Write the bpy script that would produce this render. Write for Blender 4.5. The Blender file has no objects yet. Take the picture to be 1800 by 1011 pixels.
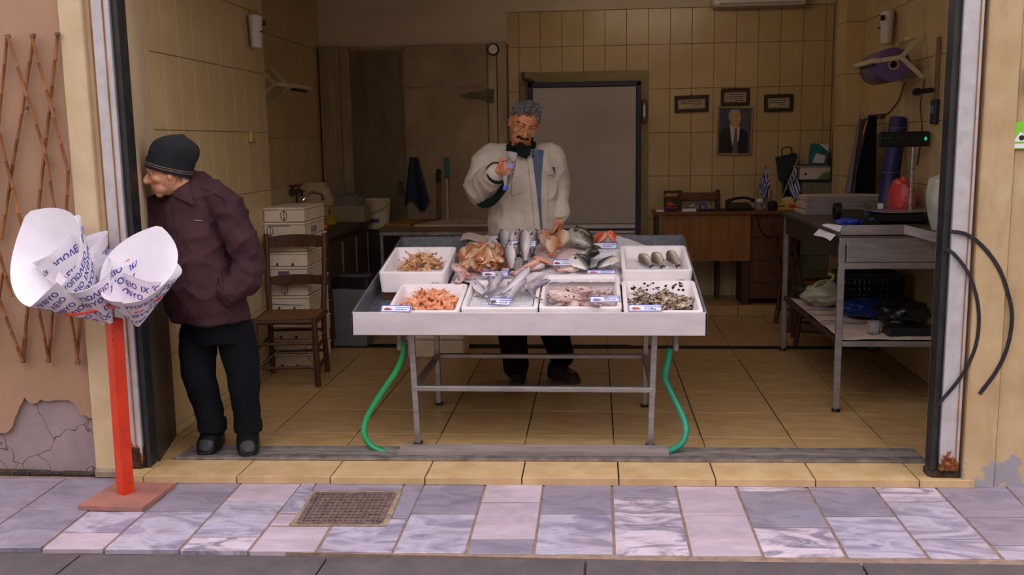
import bpy, bmesh, math, random
from mathutils import Vector, Matrix, Quaternion, noise
random.seed(7)
SC = bpy.context.scene
COL = SC.collection
PI = math.pi

# ------------------------------------------------------------------ camera
CAM_POS = Vector((-0.1007, -4.9744, 1.5692))
CAM_R = Vector((0.99629759, 0.08466907, -0.01490863))
CAM_U = Vector((0.00192483, 0.15140165, 0.98847045))
CAM_W = Vector((-0.08595007, 0.98483942, -0.15067812))
FPX = 1678.0
cam_data = bpy.data.cameras.new('camera')
cam_data.sensor_fit = 'HORIZONTAL'; cam_data.sensor_width = 36.0
cam_data.lens = FPX / 1800.0 * 36.0
cam = bpy.data.objects.new('camera', cam_data); COL.objects.link(cam)
cam.matrix_world = Matrix(((CAM_R.x, CAM_U.x, -CAM_W.x, CAM_POS.x), (CAM_R.y, CAM_U.y, -CAM_W.y, CAM_POS.y),
                           (CAM_R.z, CAM_U.z, -CAM_W.z, CAM_POS.z), (0, 0, 0, 1)))
cam_data.clip_start = 0.05
SC.camera = cam

# ------------------------------------------------------------------ light
SC.view_settings.view_transform = 'Standard'
SC.view_settings.look = 'None'
SC.view_settings.gamma = 1.0
SC.view_settings.use_curve_mapping = False
SC.view_settings.exposure = 1.1
world = bpy.data.worlds.new('overcast_sky'); SC.world = world
world.use_nodes = True
bg = world.node_tree.nodes['Background']
# overcast dome: three times brighter at the zenith than at the horizon
wn_ = world.node_tree; wg = wn_.nodes.new('ShaderNodeNewGeometry'); wx = wn_.nodes.new('ShaderNodeSeparateXYZ')
wm = wn_.nodes.new('ShaderNodeMapRange'); wm.inputs[1].default_value = 0.0; wm.inputs[2].default_value = 1.0; wm.inputs[3].default_value = 0.5; wm.inputs[4].default_value = 1.5
wi = wn_.nodes.new('ShaderNodeVectorMath'); wi.operation = 'SCALE'; wi.inputs['Scale'].default_value = -1.0
wn_.links.new(wg.outputs['Incoming'], wi.inputs[0]); wn_.links.new(wi.outputs[0], wx.inputs[0]); wn_.links.new(wx.outputs[2], wm.inputs[0])
wn_.links.new(wm.outputs[0], bg.inputs[1])
bg.inputs[0].default_value = (0.95, 0.93, 1.0, 1)

# ------------------------------------------------------------------ helpers
def ray(x, y):
    return CAM_R * ((x - 900) / FPX) - CAM_U * ((y - 505.5) / FPX) + CAM_W
def onY(x, y, Y):
    d = ray(x, y); return CAM_POS + d * ((Y - CAM_POS.y) / d.y)
def onX(x, y, X):
    d = ray(x, y); return CAM_POS + d * ((X - CAM_POS.x) / d.x)
def onZ(x, y, Z=0.0):
    d = ray(x, y); return CAM_POS + d * ((Z - CAM_POS.z) / d.z)
def srgb(c):
    def l(v):
        v /= 255.0
        return v / 12.92 if v <= 0.04045 else ((v + 0.055) / 1.055) ** 2.4
    return (l(c[0]), l(c[1]), l(c[2]), 1.0)

class NT:
    def __init__(s, name):
        s.m = bpy.data.materials.new(name); s.m.use_nodes = True
        s.t = s.m.node_tree; s.b = s.t.nodes['Principled BSDF']
    def n(s, typ, **kw):
        nd = s.t.nodes.new(typ)
        for k, v in kw.items(): setattr(nd, k, v)
        return nd
    def l(s, a, b): s.t.links.new(a, b)
    def pos(s, scale=(1, 1, 1), space='world', rot=(0, 0, 0)):
        if space == 'world': src = s.n('ShaderNodeNewGeometry').outputs['Position']
        else: src = s.n('ShaderNodeTexCoord').outputs['Object' if space == 'obj' else 'Generated']
        mp = s.n('ShaderNodeMapping'); mp.inputs['Scale'].default_value = scale; mp.inputs['Rotation'].default_value = rot
        s.l(src, mp.inputs['Vector']); return mp.outputs['Vector']
    def noise(s, vec, scale, detail=4, rough=0.6, dist=0.0):
        nd = s.n('ShaderNodeTexNoise'); nd.inputs['Scale'].default_value = scale
        nd.inputs['Detail'].default_value = detail; nd.inputs['Roughness'].default_value = rough
        nd.inputs['Distortion'].default_value = dist
        s.l(vec, nd.inputs['Vector']); return nd.outputs['Fac']
    def ramp(s, fac, stops, interp='LINEAR'):
        r = s.n('ShaderNodeValToRGB'); r.color_ramp.interpolation = interp
        el = r.color_ramp.elements
        while len(el) < len(stops): el.new(0.5)
        for e, (p, c) in zip(el, stops): e.position = p; e.color = c if len(c) == 4 else srgb(c)
        s.l(fac, r.inputs['Fac']); return r.outputs['Color']
    def mix(s, fac, a, b, mode='MIX'):
        m = s.n('ShaderNodeMix', data_type='RGBA', blend_type=mode)
        for sock, v in ((m.inputs[0], fac), (m.inputs[6], a), (m.inputs[7], b)):
            if hasattr(v, 'is_linked'): s.l(v, sock)
            elif isinstance(v, (int, float)): sock.default_value = v
            else: sock.default_value = v if len(v) == 4 else srgb(v)
        return m.outputs[2]
    def bump(s, h, strength=0.3, dist=0.005):
        b = s.n('ShaderNodeBump'); b.inputs['Strength'].default_value = strength; b.inputs['Distance'].default_value = dist
        s.l(h, b.inputs['Height']); s.l(b.outputs['Normal'], s.b.inputs['Normal'])
    def set(s, col=None, rough=0.5, metal=0.0, spec=0.5, trans=0, ior=1.45, alpha=1):
        if col is not None:
            if hasattr(col, 'is_linked'): s.l(col, s.b.inputs['Base Color'])
            else: s.b.inputs['Base Color'].default_value = col if len(col) == 4 else srgb(col)
        s.b.inputs['Roughness'].default_value = rough; s.b.inputs['Metallic'].default_value = metal
        s.b.inputs['Specular IOR Level'].default_value = spec
        s.b.inputs['Transmission Weight'].default_value = trans; s.b.inputs['IOR'].default_value = ior
        s.b.inputs['Alpha'].default_value = alpha
        return s.m
MATS = {}
def M(name, c1, c2=None, rough=0.6, scale=8, metal=0, bump=0.0, bscale=None, rnd=0.0, stretch=(1, 1, 1), spec=0.5,
      space='world', lo=0.35, hi=0.65, detail=4, bd=0.004, trans=0, alpha=1):
    """two-tone noise material; rnd = brightness spread between objects"""
    if name in MATS: return MATS[name]
    t = NT(name); v = t.pos(stretch, space)
    if c2 is None: c2 = tuple(max(0, x * 0.86) for x in c1)
    f = t.noise(v, scale, detail)
    col = t.ramp(f, [(lo, c1), (hi, c2)])
    if rnd:
        oi = t.n('ShaderNodeObjectInfo'); mr = t.n('ShaderNodeMapRange')
        mr.inputs[3].default_value = 1 - rnd; mr.inputs[4].default_value = 1 + rnd
        t.l(oi.outputs['Random'], mr.inputs[0])
        cb = t.n('ShaderNodeCombineColor')
        for i in range(3): t.l(mr.outputs[0], cb.inputs[i])
        col = t.mix(1.0, col, cb.outputs[0], 'MULTIPLY')
    if bump: t.bump(t.noise(v, bscale or scale * 4, 5), bump, bd)
    MATS[name] = t.set(col, rough, metal, spec, trans=trans, alpha=alpha)
    return MATS[name]
def plain(name, c, rough=0.5, metal=0, spec=0.5, emit=0):
    if name in MATS: return MATS[name]
    t = NT(name); t.set(c, rough, metal, spec)
    if emit:
        t.b.inputs['Emission Color'].default_value = srgb(c); t.b.inputs['Emission Strength'].default_value = emit
    MATS[name] = t.m; return t.m

class MB:
    """collects geometry, then links it as one mesh object"""
    def __init__(s): s.v = []; s.f = []; s.mi = []; s.cur = 0
    def add(s, vs, fs):
        o = len(s.v); s.v += [Vector(v) for v in vs]
        for f in fs: s.f.append([i + o for i in f]); s.mi.append(s.cur)
        return s
    def box(s, c, d, ch=0.0, mat=None):
        """box centred at c with size d, edges chamfered by ch"""
        hx, hy, hz = d[0] / 2, d[1] / 2, d[2] / 2
        if ch <= 0:
            vs = [(x, y, z) for x in (-hx, hx) for y in (-hy, hy) for z in (-hz, hz)]
            fs = [(0, 1, 3, 2), (4, 6, 7, 5), (0, 4, 5, 1), (2, 3, 7, 6), (0, 2, 6, 4), (1, 5, 7, 3)]
        else:
            ch = min(ch, hx * .9, hy * .9, hz * .9)
            vs = []; idx = {}
            for sx in (-1, 1):
                for sy in (-1, 1):
                    for sz in (-1, 1):
                        for a in range(3):
                            p = [sx * (hx - ch), sy * (hy - ch), sz * (hz - ch)]
                            p[a] = (sx * hx, sy * hy, sz * hz)[a]
                            idx[(sx, sy, sz, a)] = len(vs); vs.append(p)
            fs = []
            for a in range(3):
                b, c_ = (a + 1) % 3, (a + 2) % 3
                for sg in (-1, 1):
                    q = []
                    for (u, w) in ((-1, -1), (1, -1), (1, 1), (-1, 1)):
                        k = [0, 0, 0]; k[a] = sg; k[b] = u; k[c_] = w; q.append(idx[(k[0], k[1], k[2], a)])
                    fs.append(q if sg > 0 else q[::-1])
            for a in range(3):
                b, c_ = (a + 1) % 3, (a + 2) % 3
                for u in (-1, 1):
                    for w in (-1, 1):
                        q = []
                        for (sg, ax) in ((-1, b), (1, b), (1, c_), (-1, c_)):
                            k = [0, 0, 0]; k[a] = sg; k[b] = u; k[c_] = w; q.append(idx[(k[0], k[1], k[2], ax)])
                        fs.append(q)
            for sx in (-1, 1):
                for sy in (-1, 1):
                    for sz in (-1, 1): fs.append([idx[(sx, sy, sz, a)] for a in range(3)])
        if mat is not None: vs = [mat @ Vector(v) + Vector(c) for v in vs]
        else: vs = [Vector(v) + Vector(c) for v in vs]
        return s.add(vs, fs)
    def bar(s, a, b, w, h=None, ch=0.0, up=(0, 0, 1)):
        """rectangular bar from a to b"""
        a, b = Vector(a), Vector(b); h = h or w; d = b - a; L = d.length; d.normalize()
        up = Vector(up)
        if abs(d.dot(up)) > 0.98: up = Vector((0, 1, 0))
        sd = d.cross(up).normalized(); u2 = sd.cross(d)
        m = Matrix((sd, d, u2)).transposed()
        return s.box((a + b) / 2, (w, L, h), ch, m)
    def tube(s, pts, r, n=8, cap=True, flat=1.0):
        pts = [Vector(p) for p in pts]; k = len(pts)
        rs = r if isinstance(r, (list, tuple)) else [r] * k
        t0 = (pts[1] - pts[0]).normalized()
        nrm = t0.cross(Vector((0, 0, 1)))
        if nrm.length < 0.05: nrm = t0.cross(Vector((1, 0, 0)))
        nrm.normalize(); vs = []; fs = []
        for i, p in enumerate(pts):
            t = (pts[min(i + 1, k - 1)] - pts[max(i - 1, 0)]).normalized()
            nrm = (nrm - t * nrm.dot(t)); nrm = nrm.normalized() if nrm.length > 1e-6 else t.orthogonal().normalized()
            bn = t.cross(nrm)
            for j in range(n):
                a = 2 * PI * j / n
                ri = rs[i]
                vs.append(p + nrm * (math.cos(a) * (ri[0] if isinstance(ri, tuple) else ri)) + bn * (math.sin(a) * (ri[1] if isinstance(ri, tuple) else ri * flat)))
        for i in range(k - 1):
            for j in range(n):
                j2 = (j + 1) % n
                fs.append((i * n + j, i * n + j2, (i + 1) * n + j2, (i + 1) * n + j))
        if cap: fs.append(list(range(n))[::-1]); fs.append([(k - 1) * n + j for j in range(n)])
        return s.add(vs, fs)
    def lathe(s, prof, n=20, org=(0, 0, 0), axis='Z', cap=True):
        vs = []; fs = []; k = len(prof)
        for (r, z) in prof:
            for j in range(n):
                a = 2 * PI * j / n; c, d = r * math.cos(a), r * math.sin(a)
                vs.append({'Z': (c, d, z), 'Y': (c, z, d), 'X': (z, c, d)}[axis])
        vs = [Vector(v) + Vector(org) for v in vs]
        for i in range(k - 1):
            for j in range(n):
                j2 = (j + 1) % n; fs.append((i * n + j, i * n + j2, (i + 1) * n + j2, (i + 1) * n + j))
        if cap: fs.append(list(range(n))[::-1]); fs.append([(k - 1) * n + j for j in range(n)])
        return s.add(vs, fs)
    def prism(s, poly, d):
        """poly: list of 3D points (planar); d: extrusion vector"""
        n = len(poly); d = Vector(d); a = [Vector(p) for p in poly]
        return s.add(a + [p + d for p in a], [list(range(n))[::-1], list(range(n, 2 * n))] + [(i, (i + 1) % n, n + (i + 1) % n, n + i) for i in range(n)])
    def ell(s, c, r, nu=16, nv=10, mat=None):
        vs = []; fs = []
        for i in range(nv + 1):
            th = PI * i / nv
            for j in range(nu):
                ph = 2 * PI * j / nu
                v = Vector((r[0] * math.sin(th) * math.cos(ph), r[1] * math.sin(th) * math.sin(ph), r[2] * math.cos(th)))
                if mat is not None: v = mat @ v
                vs.append(v + Vector(c))
        for i in range(nv):
            for j in range(nu):
                j2 = (j + 1) % nu; fs.append((i * nu + j, (i + 1) * nu + j, (i + 1) * nu + j2, i * nu + j2))
        return s.add(vs, fs)
    def grid(s, fn, nu, nv, closeu=False):
        """surface from fn(u,v), u,v in 0..1"""
        vs = [fn(i / (nu if closeu else nu - 1), j / (nv - 1)) for j in range(nv) for i in range(nu)]
        fs = []
        for j in range(nv - 1):
            for i in range(nu if closeu else nu - 1):
                i2 = (i + 1) % nu; fs.append((j * nu + i, j * nu + i2, (j + 1) * nu + i2, (j + 1) * nu + i))
        return s.add(vs, fs)
    def sheet(s, fn, nu, nv, th):
        """thin sheet with thickness th along its normals"""
        g = [[Vector(fn(i / (nu - 1), j / (nv - 1))) for i in range(nu)] for j in range(nv)]
        nr = [[None] * nu for _ in range(nv)]
        for j in range(nv):
            for i in range(nu):
                du = g[j][min(i + 1, nu - 1)] - g[j][max(i - 1, 0)]; dv = g[min(j + 1, nv - 1)][i] - g[max(j - 1, 0)][i]
                c = du.cross(dv); nr[j][i] = c.normalized() if c.length > 1e-9 else Vector((0, 0, 1))
        N = nu * nv
        vs = [g[j][i] + nr[j][i] * th / 2 for j in range(nv) for i in range(nu)] + [g[j][i] - nr[j][i] * th / 2 for j in range(nv) for i in range(nu)]
        fs = []
        for j in range(nv - 1):
            for i in range(nu - 1):
                a, b, c, d = j * nu + i, j * nu + i + 1, (j + 1) * nu + i + 1, (j + 1) * nu + i
                fs += [(a, b, c, d), (a + N, d + N, c + N, b + N)]
        ed = [i for i in range(nu)] + [j * nu + nu - 1 for j in range(1, nv)] + [(nv - 1) * nu + i for i in range(nu - 2, -1, -1)] + [j * nu for j in range(nv - 2, 0, -1)]
        for k in range(len(ed)):
            a, b = ed[k], ed[(k + 1) % len(ed)]; fs.append((b, a, a + N, b + N))
        return s.add(vs, fs)
    def xf(s, m):
        s.v = [m @ v for v in s.v]; return s
    def mesh(s, name, mats, smooth=True, angle=35):
        me = bpy.data.meshes.new(name); me.from_pydata([tuple(v) for v in s.v], [], s.f)
        for m in (mats if isinstance(mats, (list, tuple)) else [mats]): me.materials.append(m)
        if any(s.mi): me.polygons.foreach_set('material_index', s.mi)
        bm = bmesh.new(); bm.from_mesh(me); bmesh.ops.recalc_face_normals(bm, faces=bm.faces); bm.to_mesh(me); bm.free()
        if smooth:
            me.polygons.foreach_set('use_smooth', [True] * len(me.polygons))
            me.set_sharp_from_angle(angle=math.radians(angle))
        me.update(); return me
    def build(s, name, mats, parent=None, smooth=True, angle=35, loc=None):
        return link(name, s.mesh(name, mats, smooth, angle), parent, loc)
def link(name, data, parent=None, loc=None, rot=None):
    o = bpy.data.objects.new(name, data); COL.objects.link(o)
    if parent is not None: o.parent = parent
    if loc is not None: o.location = loc
    if rot is not None: o.rotation_euler = rot
    return o
def tag(o, label, cat, group=None):
    o['label'] = label; o['category'] = cat
    if group: o['group'] = group
    return o
def thing(name, label, cat, loc=(0, 0, 0), rot=(0, 0, 0), group=None):
    o = bpy.data.objects.new(name, None); COL.objects.link(o); o.empty_display_size = 0.1
    o.location = loc; o.rotation_euler = rot
    return tag(o, label, cat, group)
def struct(o): o['kind'] = 'structure'; return o
def dup(o, parent=None):
    c = o.copy(); COL.objects.link(c)
    if parent is not None: c.parent = parent
    for ch in list(o.children):
        d = dup(ch, c)
    return c
def rebase(o, org):
    """move the mesh data so that the object's origin is at org"""
    org = Vector(org); o.data.transform(Matrix.Translation(-org)); o.location = org; return o
def smoothpath(pts, n=8):
    """Catmull-Rom through pts"""
    P = [Vector(p) for p in pts]; P = [P[0] * 2 - P[1]] + P + [P[-1] * 2 - P[-2]]; out = []
    for i in range(1, len(P) - 2):
        for k in range(n):
            t = k / n; a, b, c, d = P[i - 1:i + 3]
            out.append(0.5 * ((2 * b) + (c - a) * t + (2 * a - 5 * b + 4 * c - d) * t * t + (3 * b - 3 * c + d - a) * t ** 3))
    out.append(P[-2]); return out
TEXT_CACHE = {}
def text_mesh(body, size, bold=False, res=2):
    """flat text as (verts, faces) centred on the origin in the XY plane"""
    key = (body, bold, res)
    if key not in TEXT_CACHE:
        cu = bpy.data.curves.new('t', 'FONT'); cu.body = body; cu.size = 1.0; cu.align_x = 'CENTER'; cu.align_y = 'CENTER'
        cu.resolution_u = res; cu.offset = 0.022 if bold else 0.0
        ob = bpy.data.objects.new('t', cu); COL.objects.link(ob)
        dg = bpy.context.evaluated_depsgraph_get(); me = bpy.data.meshes.new_from_object(ob.evaluated_get(dg))
        TEXT_CACHE[key] = ([v.co.copy() for v in me.vertices], [list(p.vertices) for p in me.polygons])
        bpy.data.objects.remove(ob); bpy.data.curves.remove(cu); bpy.data.meshes.remove(me)
    vs, fs = TEXT_CACHE[key]
    return [v * size for v in vs], fs
for w_ in ('ΙΧΘΥΟΠΩΛΕΙΟ', 'ΙΧΘΥΟ', 'ΠΩΛΕΙΟ', 'ΛΕΙΟ', 'ΙΧ'): text_mesh(w_, 1.0, True, 1)
# ================================================================== materials of the setting
TS = 0.4668
SKEW = 0.0275
def FY(x, off): return off + SKEW * x
SW = -0.035
m_tile_wall = M('glazed_wall_tile', (196, 170, 126), (186, 158, 112), rough=0.28, scale=3, rnd=0.04)
m_grout = M('wall_grout', (118, 84, 54), (92, 62, 38), rough=0.9, scale=20)
m_floor_tile = M('floor_tile_glaze', (178, 144, 98), (160, 124, 80), rough=0.36, scale=6, rnd=0.05, stretch=(1, 2.5, 1), bump=0.05, bscale=60)
m_floor_grout = M('floor_grout', (52, 38, 26), (36, 27, 20), rough=0.9)
m_step_tile = M('step_tile', (200, 166, 122), (182, 146, 102), rough=0.45, scale=7, rnd=0.05, bump=0.05, bscale=80)
m_cream = M('cream_paint', (206, 180, 144), (192, 164, 126), rough=0.7, scale=4, bump=0.15, bscale=30)
m_white_wall = M('white_plaster', (214, 196, 172), (204, 184, 158), rough=0.85, scale=3, bump=0.15, bscale=18)
m_steel = M('brushed_steel', (176, 170, 168), (150, 144, 142), rough=0.38, scale=5, metal=0.75, stretch=(1, 3, 5), bump=0.015, bscale=40)
m_alu = M('worn_aluminium', (160, 152, 150), (118, 110, 108), rough=0.45, scale=14, metal=0.6, bump=0.1, bscale=60)
m_black_paint = M('black_paint', (26, 25, 27), (44, 42, 44), rough=0.45, scale=10, bump=0.15)

def t_plaster():
    t = NT('facade_plaster'); v = t.pos()
    f = t.noise(v, 2.2, 6); c = t.ramp(f, [(0.3, (170, 132, 106)), (0.7, (156, 120, 92))])
    g = t.noise(v, 9, 5)
    c = t.mix(t.ramp(g, [(0.55, (0, 0, 0)), (0.75, (90, 90, 90))]), c, (132, 100, 76))
    t.bump(t.noise(v, 45, 6), 0.25, 0.004); return t.set(c, 0.9)
m_plaster = t_plaster()
def t_under():
    t = NT('exposed_render'); v = t.pos()
    c = t.ramp(t.noise(v, 5, 6), [(0.3, (160, 138, 136)), (0.55, (144, 124, 124)), (0.75, (136, 106, 80))])
    ck = t.n('ShaderNodeTexVoronoi', feature='DISTANCE_TO_EDGE'); ck.inputs['Scale'].default_value = 4.2
    wv = t.n('ShaderNodeVectorMath', operation='ADD'); nz = t.n('ShaderNodeTexNoise'); nz.inputs['Scale'].default_value = 7
    t.l(v, nz.inputs['Vector']); sc = t.n('ShaderNodeVectorMath', operation='SCALE'); sc.inputs['Scale'].default_value = 0.25
    t.l(nz.outputs['Color'], sc.inputs[0]); t.l(v, wv.inputs[0]); t.l(sc.outputs[0], wv.inputs[1]); t.l(wv.outputs[0], ck.inputs['Vector'])
    k = t.ramp(ck.outputs['Distance'], [(0.003, (70, 70, 70)), (0.014, (255, 255, 255))])
    c = t.mix(k, (96, 74, 62), c); t.bump(k, 0.6, 0.01); return t.set(c, 0.9)
m_under = t_under()
def t_rusty(name, base, base2, z0, z1, rough=0.5, metal=0.2):
    """painted metal, corroded by rust towards its foot"""
    t = NT(name); v = t.pos()
    c = t.ramp(t.noise(v, 12, 6), [(0.35, base), (0.7, base2)])
    sx = t.n('ShaderNodeSeparateXYZ'); t.l(t.n('ShaderNodeNewGeometry').outputs['Position'], sx.inputs[0])
    mr = t.n('ShaderNodeMapRange'); mr.inputs[1].default_value = z0; mr.inputs[2].default_value = z1
    mr.inputs[3].default_value = 0.62; mr.inputs[4].default_value = -0.28; t.l(sx.outputs[2], mr.inputs[0])
    ad = t.n('ShaderNodeMath', operation='ADD'); t.l(mr.outputs[0], ad.inputs[0]); nr_ = t.n('ShaderNodeMapRange'); nr_.inputs[1].default_value = 0.3; nr_.inputs[2].default_value = 0.7; nr_.inputs[3].default_value = 0.1; nr_.inputs[4].default_value = 0.95; t.l(t.noise(t.pos((1, 1, 0.45)), 22, 6, 0.7), nr_.inputs[0]); t.l(nr_.outputs[0], ad.inputs[1])
    r = t.ramp(t.noise(v, 40, 5), [(0.3, (44, 26, 16)), (0.5, (116, 62, 26)), (0.68, (190, 116, 42))])
    msk = t.ramp(ad.outputs[0], [(0.62, (0, 0, 0)), (0.7, (255, 255, 255))])
    t.bump(t.noise(v, 50, 5), 0.2, 0.003)
    return t.set(t.mix(msk, c, r), rough, metal)
m_post_white = t_rusty('white_metal_rusting', (198, 190, 190), (178, 168, 166), 0.0, 0.2)
m_rust_line = M('rust_stain', (158, 104, 58), (120, 74, 38), rough=0.9, scale=20, stretch=(1, 1, 0.2))
m_dark_metal = M('dark_metal_panel', (70, 58, 52), (54, 45, 40), rough=0.42, scale=6, metal=0.4, stretch=(1, 1, 0.3))
m_grime = M('grime', (40, 32, 26), (70, 56, 44), rough=0.95, scale=30, bump=0.5, bscale=60)

# ================================================================== floor
floor = struct(MB().box((-0.2, 1.93, -0.06), (6.2, 4.5, 0.11)).build('floor', m_floor_grout))
def tile_prism(poly, z0, z1, name, mat, parent, g=0.0022):
    c = sum((Vector((p[0], p[1], 0)) for p in poly), Vector()) / len(poly)
    def sh(d, z): return [Vector((p[0], p[1], z)) + (Vector((c.x - p[0], c.y - p[1], 0))).normalized() * d for p in poly]
    n = len(poly); a = sh(g, z0); b = sh(g, z1 - 0.0015); t = sh(g + 0.0022, z1)
    mb = MB().add(a + b + t, [list(range(2 * n, 3 * n))] + [(i, (i + 1) % n, n + (i + 1) % n, n + i) for i in range(n)] +
                  [(n + i, n + (i + 1) % n, 2 * n + (i + 1) % n, 2 * n + i) for i in range(n)])
    o = mb.build(name, mat, parent, smooth=False); return o
ft = MB().box((0, 0, -0.006), (TS - 0.007, TS - 0.007, 0.012), 0.0016).mesh('floor_tile', m_floor_tile, False)
for i in range(-6, 6):
    for j in range(-1, 9):
        x0, x1, y0, y1 = i * TS, (i + 1) * TS, j * TS, (j + 1) * TS
        if j == -1:
            tile_prism([(x0, FY(x0, -0.222)), (x1, FY(x1, -0.222)), (x1, 0), (x0, 0)], -0.012, 0, 'floor_tile', m_floor_tile, floor)
        elif j == 4: tile_prism([(x0, y0), (x1, y0), (x1, 2.19), (x0, 2.19)], -0.012, 0, 'floor_tile', m_floor_tile, floor)
        elif j == 5: tile_prism([(x0, 2.285), (x1, 2.285), (x1, y1), (x0, y1)], -0.012, 0, 'floor_tile', m_floor_tile, floor)
        else: link('floor_tile', ft, floor, ((x0 + x1) / 2, (y0 + y1) / 2, 0))
# drain across the floor
dr = thing('floor_drain', 'dark floor drain channel crossing the tiled floor behind the fish table', 'drain', (0, 2.237, 0))
m_drain = M('drain_metal', (44, 38, 34), (28, 25, 23), rough=0.5, scale=30, metal=0.5)
MB().box((-0.2, 2.237, -0.003), (4.6, 0.09, 0.006)).box((1.1, 2.237, 0.004), (1.95, 0.05, 0.012), 0.002).build('channel', m_drain, dr).location = (0, -2.237, 0)
g = MB()
for k in range(110): g.box((-2.4 + k * 0.0235, 2.237, 0.005), (0.012, 0.085, 0.008))
g.bar((-2.42, 2.197, 0.006), (0.18, 2.197, 0.006), 0.012, 0.012).bar((-2.42, 2.277, 0.006), (0.18, 2.277, 0.006), 0.012, 0.012)
g.build('grate', m_drain, dr, smooth=False).location = (0, -2.237, 0)
# platform at the back
PZ = 0.095
plat = struct(MB().box((0.1, 3.87, PZ / 2 - 0.008), (4.4, 0.59, PZ - 0.004)).build('floor_platform', m_floor_grout))
for i in range(-4, 5):
    x0 = i * TS - 0.22
    if x0 > 2.0: continue
    MB().box((x0 + TS / 2, 3.568, PZ / 2 - 0.004), (TS - 0.005, 0.012, PZ - 0.01), 0.002).build('riser_tile', m_floor_tile, plat, False)
    MB().box((x0 + TS / 2, 3.86, PZ - 0.006), (TS - 0.005, 0.58, 0.012), 0.002).build('floor_tile', m_floor_tile, plat, False)

# threshold: step tiles, track, cover board
step = struct(MB().prism([(-2.34, FY(-2.34, -0.635), SW - 0.01), (1.66, FY(1.66, -0.635), SW - 0.01), (1.66, FY(1.66, -0.2), SW - 0.01), (-2.34, FY(-2.34, -0.2), SW - 0.01)], (0, 0, 0.03)).build('floor_threshold', m_floor_grout))
xs = [-2.40, -2.275] + [-1.80 + k * TS - 0.005 for k in range(7)] + [1.46, 1.64]
xs = [-2.40, -2.275, -1.815, -1.36, -0.905, -0.444, 0.012, 0.462, 0.92, 1.39, 1.64]
for a, b in zip(xs[:-1], xs[1:]):
    tile_prism([(a, FY(a, -0.655)), (b, FY(b, -0.655)), (b, FY(b, -0.42)), (a, FY(a, -0.42))], -0.012, 0, 'step_tile', m_step_tile, step, 0.004)
    # nosing slips under the tread
    mb = MB().prism([(a + 0.003, FY(a, -0.659), -0.001), (b - 0.003, FY(b, -0.659), -0.001), (b - 0.003, FY(b, -0.645), -0.001), (a + 0.003, FY(a, -0.645), -0.001)], (0, 0, SW + 0.002))
    mb.build('riser_tile', m_step_tile, step, False)
# small tiles flanking the track
for a, b in ((-2.40, -2.235), (1.515, 1.66)):
    tile_prism([(a, FY(a, -0.42)), (b, FY(b, -0.42)), (b, FY(b, -0.222)), (a, FY(a, -0.222))], -0.012, 0, 'floor_tile', m_floor_tile, step)
trk = struct(MB().prism([(-2.23, FY(-2.23, -0.42), -0.006), (1.51, FY(1.51, -0.42), -0.006), (1.51, FY(1.51, -0.224), -0.006), (-2.23, FY(-2.23, -0.224), -0.006)], (0, 0, 0.008)).build('trim_1', M('track_bed', (136, 122, 112), (92, 82, 74), rough=0.8, scale=12, stretch=(0.4, 3, 1), bump=0.3)))
def skewbar(off, w, h, z, x0=-2.22, x1=1.50): return MB().prism([(x0, FY(x0, off - w / 2), z), (x1, FY(x1, off - w / 2), z), (x1, FY(x1, off + w / 2), z), (x0, FY(x0, off + w / 2), z)], (0, 0, h))
for off, w, h in ((-0.405, 0.03, 0.016), (-0.362, 0.012, 0.012), (-0.232, 0.016, 0.012)):
    skewbar(off, w, h, 0.0).build('rail', m_alu, trk, False)
bd = skewbar(-0.305, 0.115, 0.026, 0.004, -1.095, 0.268)
bd.build('cover_board', M('weathered_board', (150, 134, 128), (122, 108, 102), rough=0.7, scale=7, stretch=(0.5, 4, 1), bump=0.2), None, False)
o = bpy.data.objects['cover_board']; rebase(o, (-0.41, -0.31, 0.0))
tag(o, 'grey weathered cover board lying in the shutter track between the two green hoses', 'board')

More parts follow.
